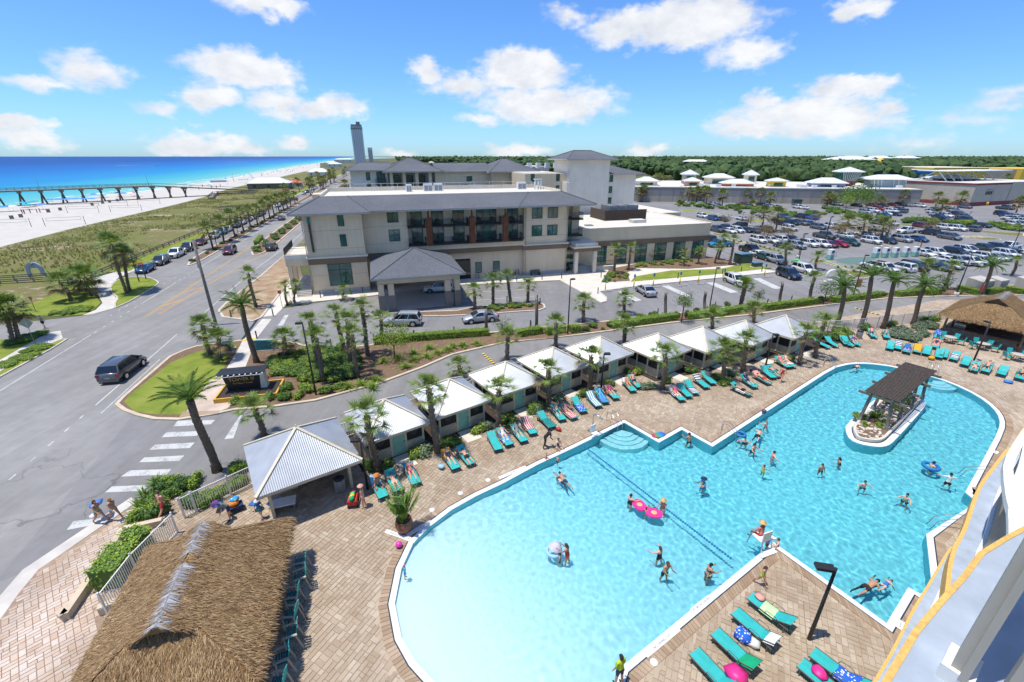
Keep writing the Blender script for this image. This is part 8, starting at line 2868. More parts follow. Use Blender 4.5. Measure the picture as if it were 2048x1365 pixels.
# depth plates and deck drains
for i,(p,deg,w,txt) in enumerate([((9.13,14.96),33,1.4,'2FT 0IN NO DIVING'),((6.7,13.18),33,2.2,'NO DIVING  2 FT'),((-6.36,19.13),-22,2.0,'WATCH YOUR STEP'),((-5.4,19.69),42,1.6,'NO DIVING'),((0.05,24.66),33,2.2,'NO DIVING  3 FT'),((17.93,13.92),35,.55,'4 FT'),((35.32,26.9),35,.45,'4 FT'),((14.77,19.01),-56,.3,'4')]):
 t=thing('depth_plate','white '+['depth plate halfway along the near pool edge','long depth plate near the bottom pool edge','watch your step plate beside the palm pot','depth plate on the curved pool edge','depth plate along the far pool edge by sunbathers','depth plate at the near right pool corner','depth plate on the right pool border','small plate at the lifeguard corner'][i],'plate',(*p,.042),R(deg))
 MB().bx(-w/2,w/2,-.13,.13,0,.012).build('plate',MAT['white_paint'],t)
 text_mesh('lettering',txt,.15,MAT['metal_black'],t,(0,-.05,.014),(0,0,0),'CENTER',.001)
for i,p in enumerate([(-4.89,21.17),(-3.31,22.63),(-1.6,23.88)]+[(6.07,12.3)]):
 d=MB().lathe([(.01,.03),(.16,.03),(.17,.0)],(0,0),14).build('deck_drain',MAT['white_paint'],None,(*p,.03))
 tag(d,ORD[i]+' round white deck lid from the palm pot' if i<3 else 'round white deck lid near the bottom edge','drain','deck lids')
# palm in a big pot, ball, bins
pt=thing('potted_palm','tall leafy palm in a glossy brown pot by the beach entry','potted plant',(*(-6.19,19.55),.03))
MB().lathe([(.28,0),(.42,.18),(.52,.45),(.48,.72),(.40,.82),(.44,.88),(.38,.88),(.36,.8)],(0,0),20).build('pot',MAT['terracotta'],pt)
MB().lathe([(.01,.8),(.37,.8)],(0,0),14).build('soil',MAT['soil'],pt)
lf=MB()
rnd=random.Random(3)
for k in range(16):
 a,e=k*2.4,rnd.uniform(.95,1.45)
 d=Vector((math.cos(a)*math.cos(e),math.sin(a)*math.cos(e),math.sin(e)))
 L=rnd.uniform(1.5,2.5)
 tip=d*L+Vector((0,0,.8))
 lf.tube([(0,0,.8),tuple(d*L*.6+Vector((0,0,.8))),tuple(tip)],[.03,.02,.01],4,1,False)
 s=d.cross(Vector((0,0,1))).normalized()
 for j in range(9):
  c=Vector((0,0,.8))+d*L*(.45+.06*j)
  for sg in (-1,1):
   blade(lf,c,s*sg+d*.7,.42,.12,d,.5,2,0)
lf.build('leaves',[MAT['shrub_leaf'],MAT['lime_leaf']],pt)
shrub((-6.19,19.55),'lime',.38,'small leafy underplanting in the brown pot',None,.35,z=.85)
paint('ball_pink',(.75,.05,.40),.25,.3)
bl_=MB().lathe([(.19*math.sin(PI*i/10)+.001,.19-.19*math.cos(PI*i/10)) for i in range(11)],(0,0),16).build('beach_ball',MAT['ball_pink'],None,(*(-6.25,18.37),.03))
tag(bl_,'shiny pink ball on the paving by the beach entry','ball')
for p,lab in (((-11.07,22.9),'grey ribbed litter bin under the large cabana'),((41.1,48.91),'grey litter bin beside the fence palms'),((18.95,38.57),'dark litter bin among the loungers')):
 t=thing('litter_bin',lab,'bin',(*p,.03))
 b=MB().tube([(0,0,0),(0,0,.95)],.3,14).build('body',MAT['metal_grey'],t)
 rb_=MB()
 for k in range(20):
  a=k*PI/10
  rb_.bar((.31*math.cos(a),.31*math.sin(a),.05),(.31*math.cos(a),.31*math.sin(a),.9),.03,.03)
 rb_.build('slats',MAT['base_grey'],t)
 MB().lathe([(.33,.93),(.33,1.0),(.15,1.12),(.01,1.12)],(0,0),14).build('lid',MAT['metal_black'],t)
# chairs at the thatched hut, tables by the bar
def bar_chair():
 t=thing('bar_chair','','chair')
 S_=MB()
 for i in range(5):
  S_.bx(-.25+i*.1,-.17+i*.1,-.27,.27,.74,.77)
 S_.build('seat',MAT['teal_dark'],t)
 B=MB()
 for i in range(5):
  y=-.24+i*.12
  h=1.35+.1*math.cos((i-2)*.7)
  B.bar((.24,y,.76),(.36,y,h),.09,.02)
 B.build('backrest',MAT['turquoise'],t)
 for s in (-.29,.29):
  MB().bar((-.26,s,0),(-.22,s,.98),.05,.06).build('leg',MAT['rail_beige'],t)
  MB().bar((.42,s,0),(.22,s,.98),.05,.06).build('leg',MAT['rail_beige'],t)
  MB().bx(-.3,.3,s-.05,s+.05,.98,1.01).build('arm',MAT['rail_beige'],t)
 MB().bar((-.24,-.29,.3),(-.24,.29,.3),.04,.05).build('footrest',MAT['turquoise'],t)
 return t
bc=bar_chair()
cache_kids(bc)
hf=Frame((-13.35,13.1),16.5)
for i in range(7):
 o=bc if i==0 else copy_tree(bc)
 put(o,(*hf(3.42+.12*math.sin(i*2),2.75-i*.98),.035),R(16.5+12*math.sin(i*1.7)),ORD[i]+' teal bar chair from the top under the thatch edge','teal bar chairs')
def patio_chair():
 t=thing('patio_chair','','chair')
 MB().bx(-.25,.25,-.25,.25,.42,.45).build('seat',MAT['turquoise'],t)
 MB().bar((.24,0,.45),(.36,0,.95),.5,.02,up=(1,0,0)).build('backrest',MAT['turquoise'],t)
 for s in (-.26,.26):
  MB().bar((-.24,s,0),(-.2,s,.62),.03,.03).build('leg',MAT['lounger_frame'],t)
  MB().bar((.34,s,0),(.2,s,.62),.03,.03).build('leg',MAT['lounger_frame'],t)
  MB().bar((-.22,s,.63),(.28,s,.65),.04,.03).build('arm',MAT['lounger_frame'],t)
 return t
pc=patio_chair()
cache_kids(pc)
first=True
for i,(p,lab) in enumerate(zip([(50.62,47.6),(52.55,45.66),(53.34,42.73)],('by the silver shrubs','behind the bar lamp post','at the right picture edge'))):
 t=thing('round_table','round patio table '+lab,'table',(*p,.03))
 MB().lathe([(.01,.70),(.55,.70),(.56,.72),(.55,.74),(.01,.74)],(0,0),20).build('table_top',MAT['base_grey'],t)
 for k in range(4):
  a=k*PI/2+.4
  MB().bar((.1*math.cos(a),.1*math.sin(a),.7),(.42*math.cos(a),.42*math.sin(a),0),.03,.03).build('leg',MAT['lounger_frame'],t)
 for k,a in enumerate((20,75,-40,170)):
  o=pc if first else copy_tree(pc)
  first=False
  put(o,(p[0]+.95*math.cos(R(a)),p[1]+.95*math.sin(R(a)),.03),R(a),['right','rear','front','left'][k]+' turquoise chair at the round table '+lab,'patio chairs at the tables')
# ------------------------------------------------------------------ people
SKIN={'fair':(.62,.38,.27),'tan':(.45,.24,.14),'red':(.62,.30,.21),'brown':(.22,.11,.065)}
for k,c in SKIN.items():
 simple('skin_'+k,c,.55,.08,6)
CLO={'black':(.012,.012,.014),'navy':(.015,.03,.09),'red':(.50,.03,.03),'pink':(.70,.10,.22),'coral':(.72,.20,.16),'teal':(.02,.25,.25),'blue':(.03,.14,.42),'lightblue':(.10,.38,.62),'white':(.7,.7,.7),'grey':(.22,.24,.25),'lime':(.42,.55,.02),'green':(.10,.33,.08),'peach':(.66,.36,.28),'purple':(.14,.05,.22),'straw':(.62,.42,.16),'brownhair':(.07,.04,.022),'blond':(.33,.20,.09),'dark':(.018,.013,.011),'orange':(.65,.22,.03)}
for k,c in CLO.items():
 simple('cloth_'+k,c,.8,.12,8)
FOLK=[]
def pose(kind):
 """Joint angles in degrees: lean, (hip, spread, knee) x2, (shoulder, spread, elbow) x2, pitch."""
 P={'stand':(4,(4,4,3),(-3,4,3),(8,12,15),(5,12,20),0),'walk':(6,(24,3,6),(-20,3,22),(-22,10,12),(24,10,30),0),
   'bend':(48,(10,6,8),(-8,6,8),(60,8,25),(45,8,40),0),'arms':(5,(5,6,6),(-5,6,6),(55,35,50),(60,30,45),0),'out':(5,(5,8,6),(-5,8,6),(45,75,20),(40,75,25),0),
   'hold':(10,(5,6,6),(-4,6,6),(55,8,70),(58,8,65),0),'sit':(8,(85,8,80),(88,8,78),(30,12,40),(28,12,40),0),'recline':(-52,(84,6,8),(84,8,14),(5,25,30),(0,22,45),0),
   'knee':(-50,(95,6,55),(84,8,12),(120,25,110),(5,22,40),0),'prone':(0,(0,5,3),(-2,6,8),(150,30,80),(145,30,85),84),'swim':(0,(6,8,12),(-10,8,16),(150,20,20),(70,40,30),80)}
 return P[kind]
def skeleton(kind,h):
 ln,lL,lR,aL,aR,pitch=pose(kind)
 s=h/1.7
 J,E,Rd={},[],{}
 def add(n,p,r,par=None):
  J[n]=Vector(p)
  Rd[n]=r*s
  if par:
   E.append((par,n))
 hip=Vector((0,0,.92))*s
 L=R(ln)
 up=Vector((0,math.sin(L),math.cos(L)))
 fw=Vector((0,math.cos(L),-math.sin(L)))
 add('hip',hip,.125)
 add('waist',hip+up*.16*s,.105,'hip')
 add('chest',hip+up*.36*s,.125,'waist')
 add('neckb',hip+up*.50*s,.075,'chest')
 hd=Vector((0,math.sin(L*.6),math.cos(L*.6)))
 add('neck',hip+up*.56*s,.055,'neckb')
 for sd,(a,sp,k) in ((-1,lL),(1,lR)):
  t='L' if sd<0 else 'R'
  q=hip+Vector((sd*.09,0,-.04))*s
  add('hj'+t,q,.095,'hip')
  d=Vector((sd*math.sin(R(sp)),math.sin(R(a)),-math.cos(R(a)))).normalized()
  kn=q+d*.43*s
  add('th'+t,q+d*.2*s,.082,'hj'+t)
  add('kn'+t,kn,.058,'th'+t)
  b=R(a-k)
  d2=Vector((sd*math.sin(R(sp))*.4,math.sin(b),-math.cos(b))).normalized()
  add('ca'+t,kn+d2*.16*s,.058,'kn'+t)
  an=kn+d2*.40*s
  add('an'+t,an,.038,'ca'+t)
  f=Vector((0,math.cos(b),math.sin(b)))
  add('to'+t,an+f*.17*s-d2*-.04*s,.034,'an'+t)
 for sd,(a,sp,k) in ((-1,aL),(1,aR)):
  t='L' if sd<0 else 'R'
  q=hip+up*.46*s+Vector((sd*.175,0,0))*s
  add('sh'+t,q,.062,'neckb')
  a2=R(a)
  base=(-up*math.cos(a2)+fw*math.sin(a2))
  d=(base*math.cos(R(sp))+Vector((sd,0,0))*math.sin(R(sp))).normalized()
  el=q+d*.27*s
  add('el'+t,el,.042,'sh'+t)
  a3=R(a+k)
  base=(-up*math.cos(a3)+fw*math.sin(a3))
  d2=(base*math.cos(R(sp)*.6)+Vector((sd*.3,0,0))*math.sin(R(sp))).normalized()
  add('wr'+t,el+d2*.23*s,.03,'el'+t)
  add('ha'+t,el+d2*.30*s,.036,'wr'+t)
  J['hd'+t]=d2
 J['headdir']=hd
 J['up']=up
 return J,E,Rd,pitch,s
def person(p,kind,label,skin='fair',suit='trunks',c1='navy',c2=None,hair='brownhair',h=1.7,face=0,z=0,hat=None,long=False,sub=None):
 FOLK.append(dict(p=p,kind=kind,label=label,skin=skin,suit=suit,c1=c1,c2=c2 or c1,hair=hair,h=h,face=face,z=z,hat=hat,long=long,sub=sub))
def build_people():
 tmp=[]
 for f in FOLK:
  J,E,Rd,pitch,s=skeleton(f['kind'],f['h'])
  f['J'],f['pitch'],f['s']=J,pitch,s
  names=list(Rd)
  me=bpy.data.meshes.new('sk')
  me.from_pydata([J[n] for n in names],[(names.index(a),names.index(b)) for a,b in E],[])
  o=bpy.data.objects.new('sk',me)
  COL.objects.link(o)
  o.modifiers.new('s','SKIN')
  sd=o.modifiers.new('d','SUBSURF')
  sd.levels=sd.render_levels=1
  for i,n in enumerate(names):
   r=Rd[n]
   v=me.skin_vertices[0].data[i]
   v.radius=(r*(1.25 if n in ('chest','waist','hip') else 1),r*(.85 if n in ('chest','waist','hip') else 1)) if False else (r,r)
   v.use_root=n=='hip'
  f['E']=E
  f['o']=o
  tmp.append(o)
 bpy.context.view_layer.update()
 dg=bpy.context.evaluated_depsgraph_get()
 for f in FOLK:
  ev=f['o'].evaluated_get(dg)
  m0=ev.to_mesh()
  vs=[v.co.copy() for v in m0.vertices]
  fs=[tuple(q.vertices) for q in m0.polygons]
  ev.to_mesh_clear()
  J,E,s=f['J'],f['E'],f['s']
  mats=[MAT['skin_'+f['skin']],MAT['cloth_'+f['c1']],MAT['cloth_'+f['c2']],MAT['cloth_'+f['hair']],MAT['cloth_dark']]
  mb=MB()
  mi=[]
  for q in fs:
   c=sum((vs[i] for i in q),Vector())/len(q)
   best,bn,bt=9,None,0
   for a,b in E:
    A,B=J[a],J[b]
    d=B-A
    t=max(0,min(1,(c-A).dot(d)/max(1e-9,d.length_squared)))
    ds=(c-A-d*t).length
    if ds<best:
     best,bn,bt=ds,b,t
   k=bn[:2]
   su=f['suit']
   m=0
   if k in ('hj',) or (bn=='waist' and bt<.35):
    m=2
   elif k=='th':
    m=2 if su in ('trunks','shorts','dress','pants') else 0
   elif k in ('kn','ca','an'):
    m=2 if su=='pants' else (2 if su in ('trunks','shorts') and k=='kn' and bt<.4 else 0)
   elif bn in ('waist',):
    m=1 if su in ('one','shorts','dress','pants') else 0
   elif bn=='chest':
    m=1 if su in ('one','shorts','dress','pants') or (su=='bikini' and bt>.45) else 0
   elif bn in ('neckb',):
    m=1 if su in ('shorts','pants','dress') else 0
   elif k=='sh':
    m=1 if su in ('shorts','pants','dress') else 0
   elif k=='el':
    m=1 if su in ('shorts','pants') and bt<.7 else 0
   elif k=='wr':
    m=1 if su=='pants' else 0
   elif k=='to':
    m=4 if su in ('pants','shorts') else 0
   mi.append(m)
  # widen the trunk: shoulders and hips broader than deep
  up=J['up']
  hp=J['hip']
  for v in vs:
   t=(v-hp).dot(up)
   if -.15*s<t<.5*s and abs(v.x)<.2*s:
    v.x *= 1.22
  b=len(mb.v)
  mb.v+=[tuple(v) for v in vs]
  mb.f+=fs
  mb.m+=mi
  mb.sm+=[True]*len(fs)
  # head with face
  hd=J['headdir']
  hc=J['neck']+hd*.13*s
  rx=Vector((1,0,0))
  fy=rx.cross(hd)*-1
  if fy.y<0 and f['pitch']<45 and abs(hd.z)>.3:
   fy=-fy
  N1,N2=8,10
  hv,hfs,hm=[],[],[]
  for i in range(N1+1):
   a=PI*i/N1
   for j in range(N2):
    t=2*PI*j/N2
    x,y,zz=math.sin(a)*math.cos(t)*.075,math.sin(a)*math.sin(t)*.095,math.cos(a)*.118
    if zz<-.03:
     x *= .82
     y=y*.85+.012
    if abs(x)<.02 and y>.06 and -.03<zz<.03:
     y+=.022
    hv.append(hc+(rx*x+fy*y+hd*zz)*s)
  for i in range(N1):
   for j in range(N2):
    hfs.append((i*N2+j,(i+1)*N2+j,(i+1)*N2+(j+1)%N2,i*N2+(j+1)%N2))
  mb.add(hv,hfs,0,True)
  for sx in (-.03,.03):
   e=hc+(rx*sx+fy*.088+hd*.012)*s
   mb.add([e+rx*.012*s,e+hd*.008*s,e-rx*.012*s,e-hd*.008*s],[(0,1,2,3)],4)
  # five fingers on each hand
  for t,sd in (('L',-1),('R',1)):
   w,dd=J['ha'+t],J['hd'+t]
   sv_=dd.cross(Vector((0,1,0)))
   sv_=sv_.normalized() if sv_.length>.1 else Vector((1,0,0))
   cu=dd.cross(sv_)
   for k in range(5):
    o_=(k-1.5)*.02 if k<4 else -.045
    ln=(.065,.075,.07,.055,.05)[k]
    p0=w+sv_*o_*s
    d_=dd if k<4 else (dd*.6-sv_*.8).normalized()
    mb.tube([p0,p0+d_*ln*.55*s,p0+(d_*ln*.95+cu*.015)*s],[.010*s,.009*s,.006*s],4,0)
  # feet to the ground, then pitch, then place
  M=Matrix.Identity(4)
  if f['pitch']:
   M=Matrix.Rotation(-R(f['pitch']),4,'X') @ Matrix.Translation(-hp)
  elif f['kind'] in ('recline','knee','sit'):
   M=Matrix.Translation(-hp)
  t=thing('person',f['label'],'person',(f['p'][0],f['p'][1],f['z']),R(f['face']))
  mb.xf(M)
  bo=mb.build('body',mats,t)
  hb=MB()
  hv=[]
  nn_=10
  rows=5
  for i in range(rows+1):
   a=PI*.60*i/rows
   for j in range(nn_):
    tt=2*PI*j/nn_
    y=math.sin(a)*math.sin(tt)*.108-.012
    if math.sin(tt)>.3 and i>=4:
     zz=math.cos(PI*.60*3.2/rows)*.13
    else:
     zz=math.cos(a)*.13
    hv.append(M @ (hc+(rx*math.sin(a)*math.cos(tt)*.086+fy*y+hd*zz)*s))
  hb.add(hv,[(i*nn_+j,(i+1)*nn_+j,(i+1)*nn_+(j+1)%nn_,i*nn_+(j+1)%nn_) for i in range(rows) for j in range(nn_)],0,True)
  if f['long']:
   hb.tube([M @ (hc-fy*.07*s),M @ (hc-fy*.1*s-hd*.15*s),M @ (hc-fy*.09*s-hd*.32*s)],[.06*s,.065*s,.025*s],7)
  hb.build('hair',MAT['cloth_'+f['hair']],t)
  if f['hat']:
   c=hc+hd*.06*s
   ht=MB().lathe([(.20*s,0),(.205*s,.01*s),(.105*s,.02*s),(.10*s,.1*s),(.01,.12*s)],(0,0),16)
   q=Vector((0,0,1)).rotation_difference(hd).to_matrix().to_4x4()
   ht.xf(M @ Matrix.Translation(c) @ q)
   ht.build('hat',MAT['cloth_'+f['hat']],t)
  if f['z']<-.2:
   bo.cycles.is_caustics_receiver=True
 for o in tmp:
  me=o.data
  bpy.data.objects.remove(o)
  bpy.data.meshes.remove(me)
def wet(p,label,kind='stand',h=1.66,show=.55,**kw):
 """A bather: standing with `show` metres above the water."""
 x,y=p
 person(p,kind,label,h=h,z=WATER_Z-(h-show),**kw)
def on_lounger(i,kind,label,**kw):
 (c,rz)=LIE[i]
 a=rz+PI
 if kind=='prone':
  person((c[0]-.15*math.cos(rz),c[1]-.15*math.sin(rz)),kind,label,z=.50,face=math.degrees(rz)-90,**kw)
 else:
  q=(c[0]+.22*math.cos(rz),c[1]+.22*math.sin(rz))
  person(q,kind,label,z=.52,face=math.degrees(rz)+90,**kw)
# in the water
wet((13.58,28.53),'man leaning on the zigzag pool edge, back to us','hold',1.75,.6,skin='tan',c1='navy',face=20,hair='dark')
wet((17.68,28.31),'woman with a blue ring near the steel ladder','out',1.65,.45,suit='one',c1='black',face=150,hair='dark')
wet((17.9,27.45),'man with red shoulders beside the woman with the ring','arms',1.75,.5,skin='red',face=200,hair='dark')
wet((20.42,30.4),'girl in coral near the pool edge with beach ball','arms',1.4,.5,skin='red',suit='one',c1='coral',face=10,hair='blond')
wet((18.79,26.43),'woman in pink spreading her arms in the pool','out',1.65,.55,suit='bikini',c1='pink',face=-100,hair='dark')
wet((17.32,24.92),'child with green float in mid pool','arms',1.3,.5,skin='tan',suit='one',c1='lime',face=-60)
wet((21.44,25.1),'boy with dark hair standing right of mid pool','stand',1.45,.5,skin='tan',face=180,hair='dark')
wet((23.35,25.95),'girl with dark ponytail swimming below the island','hold',1.5,.35,skin='tan',suit='one',c1='navy',face=80,hair='dark',long=True)
wet((12.64,23.37),'man in light blue shirt and cap carrying a child','hold',1.75,.7,suit='shorts',c1='lightblue',face=100,hat='navy',hair='dark')
wet((12.4,23.21),'child held by the man in light blue','arms',1.1,.45,skin='tan',suit='one',c1='blue',face=-60,hair='blond')
wet((7.4,21.96),'woman in black swimsuit left of the float rope','arms',1.66,.6,suit='one',c1='black',face=-60,hair='dark')
wet((9.36,21.51),'woman in straw hat and coral top beside the float rope','hold',1.66,.65,skin='red',suit='one',c1='coral',face=140,hat='straw')
wet((8.98,22.03),'child partly under water by the straw hat woman','swim',1.2,.15,skin='tan',c1='navy',face=60,hair='dark')
wet((8.14,21.13),'small child between the two pink floats','hold',1.1,.3,skin='tan',suit='one',c1='teal',face=-60,hair='dark')
wet((7.98,17.75),'woman in black swimsuit wading, back turned','arms',1.66,.75,suit='one',c1='black',face=30,hair='brownhair')
wet((7.94,16.75),'man in black trunks wading below the woman','hold',1.72,.95,skin='tan',c1='black',face=-160,hair='brownhair')
wet((10.15,16.72),'woman with hair bun lifting a child near the pool edge','hold',1.66,.75,skin='tan',suit='bikini',c1='navy',face=-80,hair='dark')
wet((10.35,16.72),'child with yellow armbands by the woman with hair bun','arms',1.05,.4,suit='one',c1='lime',face=90,hair='blond')
wet((2.97,17.62),'woman in red swimsuit pushing a shaded baby float','hold',1.66,1.1,skin='tan',suit='one',c1='red',face=60,hair='brownhair',long=True)
wet((2.58,17.62),'child beside the shaded baby float','stand',1.05,.45,skin='tan',c1='navy',face=80,hair='dark')
wet((23.17,23.43),'boy splashing between mid pool swimmers','out',1.5,.45,face=170,hair='dark')
wet((24.98,22.22),'man with dark cap facing away right of mid pool','arms',1.7,.45,face=120,hair='dark')
wet((29.3,25.38),'man sitting in a blue swim ring','hold',1.7,.45,face=-90,hair='dark')
wet((28.95,23.68),'boy in a wet shirt and black shorts wading by the steps','out',1.6,.8,suit='shorts',c1='white',c2='black',face=-20,hair='dark')
wet((3.22,25.95),'toddler in the water at the pool edge','stand',.95,.5,face=-60,hair='blond')
for p,fc,lab,sk,h,c in (((3.49,23.95),20,'man swimming on his front in the shallow ripples','tan',1.7,'navy'),((3.16,24.13),200,'child hanging on the swimming man','fair',1.1,'black'),((19.16,29.21),-40,'swimmer in dark shorts gliding on the front','fair',1.7,'black'),((17.96,16),-70,'man in black trunks swimming in the near corner','tan',1.75,'black'),((18.89,16.1),-70,'child in blue snorkelling ahead of the swimming man','fair',1.2,'blue'),((35.36,41.27),-60,'swimmer floating at the far pool edge','fair',1.6,'black')):
 person(p,'swim',lab,sk,'trunks' if c != 'blue' else 'one',c,hair='dark',h=h,face=fc,z=WATER_Z-.02)
# around the pool
person((-5.47,16.42),'stand','child in blue sun suit at the beach entry','fair','shorts','lightblue','blue',hair='pink',h=.95,face=-70,z=-.02)
person((4.36,11.47),'stand','person in yellow shirt at the bottom edge','tan','shorts','lime','navy',hair='dark',h=1.7,face=30,z=.04)
person((12.51,16.02),'walk','girl in lime green suit walking by the lifeguard corner','tan','one','lime',hair='brownhair',h=1.3,face=-150,z=.04,long=True)
person((2.43,27.45),'bend','attendant dressed in black bending by the pool','brown','pants','black',hair='dark',h=1.75,face=-75,z=.04)
person((3.36,27.45),'sit','woman in patterned swimsuit sitting on the pool edge','fair','one','navy',hair='brownhair',h=1.66,face=-140,z=.16)
person((2.42,26.24),'sit','toddler sitting on the pool edge','fair','trunks','red',hair='blond',h=.85,face=-140,z=.08)
person((25.7,37.86),'walk','woman in red walking among the loungers','red','one','red',hair='brownhair',h=1.66,face=-60,z=.04)
person((-9.12,21.45),'stand','woman in pink cover-up standing by the toy wagon','red','dress','peach',hair='straw',h=1.62,face=100,z=.04,hat='peach')
person((-16.8,20.48),'bend','man in grey shirt bending over a loaded beach cart','red','shorts','grey','navy',hair='purple',h=1.8,face=150,z=.04,hat='purple')
person((-14.98,20.52),'walk','boy in blue shirt and white cap carrying a board','fair','shorts','blue','teal',hair='brownhair',h=1.35,face=200,z=.04,hat='white')
person((-24.18,20.15),'walk','woman in green bikini crossing with a bag','tan','bikini','teal',hair='brownhair',h=1.66,face=-95,z=.03,long=True)
person((-23.47,20.37),'walk','woman in blue-grey swimwear behind the first at the crossing','tan','bikini','grey','lightblue',hair='blond',h=1.64,face=-100,z=.03,long=True)
person((-20.89,20.74),'walk','shirtless man in red shorts behind the fence gate','red','trunks','red',hair='brownhair',h=1.75,face=-20,z=.03)
person((-58.83,52.37),'walk','person with dark backpack crossing the side street','fair','shorts','grey','black',hair='dark',h=1.7,face=-160,z=.0)
person((13.76,18.59),'sit','lifeguard in red shirt and straw hat on the guard chair','tan','shorts','coral','red',hair='dark',h=1.75,face=20,z=.72,hat='straw')
wet((14.4,18.82),'boy in blue and red swim shirt by the guard chair','out',1.35,.6,suit='shorts',c1='blue',c2='red',face=-100,hair='dark')
wet((14.8,18.53),'girl in pink swimsuit by the guard chair corner','arms',1.35,.55,suit='one',c1='pink',face=70,hair='brownhair')
# on loungers
on_lounger(0,'sit','man in orange cap sitting on the lounger nearest the large cabana',skin='tan',c1='teal',hair='dark',hat='orange',h=1.75)
for i,k,lab,kw in ((1,'prone','woman in cream swimsuit lying face down on the second lounger',dict(suit='one',c1='peach',hair='blond')),(2,'recline','woman in pink bikini reclining on the third lounger',dict(suit='bikini',c1='pink',skin='red',hair='blond')),(3,'recline','woman in navy one-piece on the fourth lounger with orange towel',dict(suit='one',c1='navy',hair='brownhair')),(4,'prone','man in dark shorts lying on the fifth lounger',dict(c1='black',skin='red',hair='dark')),(6,'recline','woman under a bright towel on the seventh lounger',dict(suit='one',c1='white',hair='blond')),(7,'recline','woman in grey on the eighth lounger',dict(suit='dress',c1='grey',hair='brownhair')),
     (11,'knee','sunbather with bent knee on the twelfth lounger',dict(c1='teal')),(12,'recline','sunbather in pale red on the striped towel',dict(suit='one',c1='peach',skin='red')),(15,'recline','sunbather in light blue shirt beside the teal stripes',dict(suit='pants',c1='lightblue',hat='white')),(16,'recline','woman in pink and purple on the seventeenth lounger',dict(suit='one',c1='pink',c2='purple',skin='red')),(17,'knee','sunbather with orange trunks before the sixth cabana',dict(c1='orange',skin='tan')),(18,'knee','sunbather with raised knee before the sixth cabana',dict(c1='navy',skin='red')),(19,'recline','woman in pink on the white towel in mid row',dict(suit='one',c1='pink',skin='red')),
     (24,'prone','tanned sunbather lying flat on white towel',dict(c1='black',skin='tan',hair='dark')),(25,'recline','man in navy shirt before the eighth cabana',dict(suit='shorts',c1='navy')),(26,'prone','sunbather on pink towel before the eighth cabana',dict(c1='red',skin='red')),(28,'prone','sunbather face down near the lamp post',dict(c1='teal',skin='red')),(29,'recline','sunbather in pink at the slanting palms',dict(suit='one',c1='coral',skin='red')),(30,'recline','pale sunbather beside the slanting palms',dict(suit='bikini',c1='white',skin='red')),
     (34,'knee','tanned sunbather left of the fence shrubs pair',dict(c1='navy',skin='red')),(35,'knee','tanned sunbather right of the fence shrubs pair',dict(c1='teal',skin='tan')),(38,'recline','sunbather in blue in the fanned row',dict(suit='shorts',c1='blue',skin='red')),(42,'recline','woman in navy swimsuit on the pink towel',dict(suit='one',c1='navy',skin='red')),(47,'prone','left sunbather of the couple at right',dict(c1='peach',skin='red')),(48,'knee','right sunbather of the couple at right',dict(c1='brownhair',skin='red')),(50,'knee','tanned man on the lounger at the right edge',dict(c1='black',skin='tan',hair='dark')),(52,'recline','sunbather in purple near the fence bins',dict(suit='one',c1='purple',skin='red'))):
 if i<len(LIE):
  on_lounger(i,k,lab,**kw)
build_people()
# things people use in and by the pool
for p,deg,lab in (((7.91,21.61),20,'left pink square float with a yellow face'),((8.61,20.93),75,'right pink square float with a yellow face')):
 t=thing('pool_float',lab,'float',(*p,WATER_Z+.03),R(deg))
 MB().prism(smooth([(-.38,-.5),(.38,-.5),(.38,.5),(-.38,.5)],2),0,.09).build('board',MAT['hot_pink'],t)
 MB().lathe([(.01,.1),(.17,.1)],(0,0),14).build('face',MAT['cloth_straw'],t)
simple('towel_lilac',(.52,.50,.62),.8)
t=thing('baby_float','white and lilac baby float with sun shade','float',(*(2.27,18.06),WATER_Z+.05),R(30))
MB().tube([(.36*math.cos(a),.36*math.sin(a),.08) for a in [2*PI*i/20 for i in range(21)]],.1,8).build('ring',MAT['towel_sky'],t)
MB().lathe([(.01,.62),(.2,.57),(.36,.36),(.4,.24)],(0,0),14).xf(Matrix.Rotation(R(25),4,'Y')).build('shade',MAT['towel_lilac'],t)
t=thing('swim_ring','blue swim ring round the man right of mid pool','float',(*(29.26,25.34),WATER_Z+.03))
MB().tube([(.42*math.cos(a),.42*math.sin(a),.05) for a in [2*PI*i/20 for i in range(21)]],.12,8).build('ring',MAT['rope_blue'],t)
t=thing('swim_ring','blue ring held near the steel ladder','float',(*(17.83,29.21),WATER_Z+.03))
MB().tube([(.32*math.cos(a),.32*math.sin(a),.05) for a in [2*PI*i/20 for i in range(21)]],.1,8).build('ring',MAT['rope_blue'],t)
b_=MB().lathe([(.2*math.sin(PI*i/8)+.001,.2-.2*math.cos(PI*i/8)) for i in range(9)],(0,0),14).build('beach_ball',MAT['car_purple'],None,(*(21.15,32.19),.03))
tag(b_,'purple and white beach ball on the pool edge','ball')
t=thing('guard_chair','white and steel lifeguard chair at the pool corner','chair',(*(13.68,18.47),.03),R(20))
MB().bx(-.3,.3,-.3,.3,.6,.66).build('seat',MAT['white_paint'],t)
MB().bx(-.3,.3,-.36,-.3,.66,1.3).build('backrest',MAT['white_paint'],t)
for x,y in ((-.32,-.4),(.32,-.4),(-.32,.34),(.32,.34)):
 MB().bar((x*1.25,y*1.25,0),(x,y,.75),.05,.05).build('leg',MAT['steel'],t)
MB().bx(-.55,.55,-.75,-.5,.02,.08).build('step',MAT['white_paint'],t)
t=thing('toy_wagon','red pull wagon full of bright beach toys','wagon',(*(-9.84,21.68),.03),R(100))
MB().bx(-.45,.45,-.27,.27,.25,.55).build('tub',MAT['sign_red'],t)
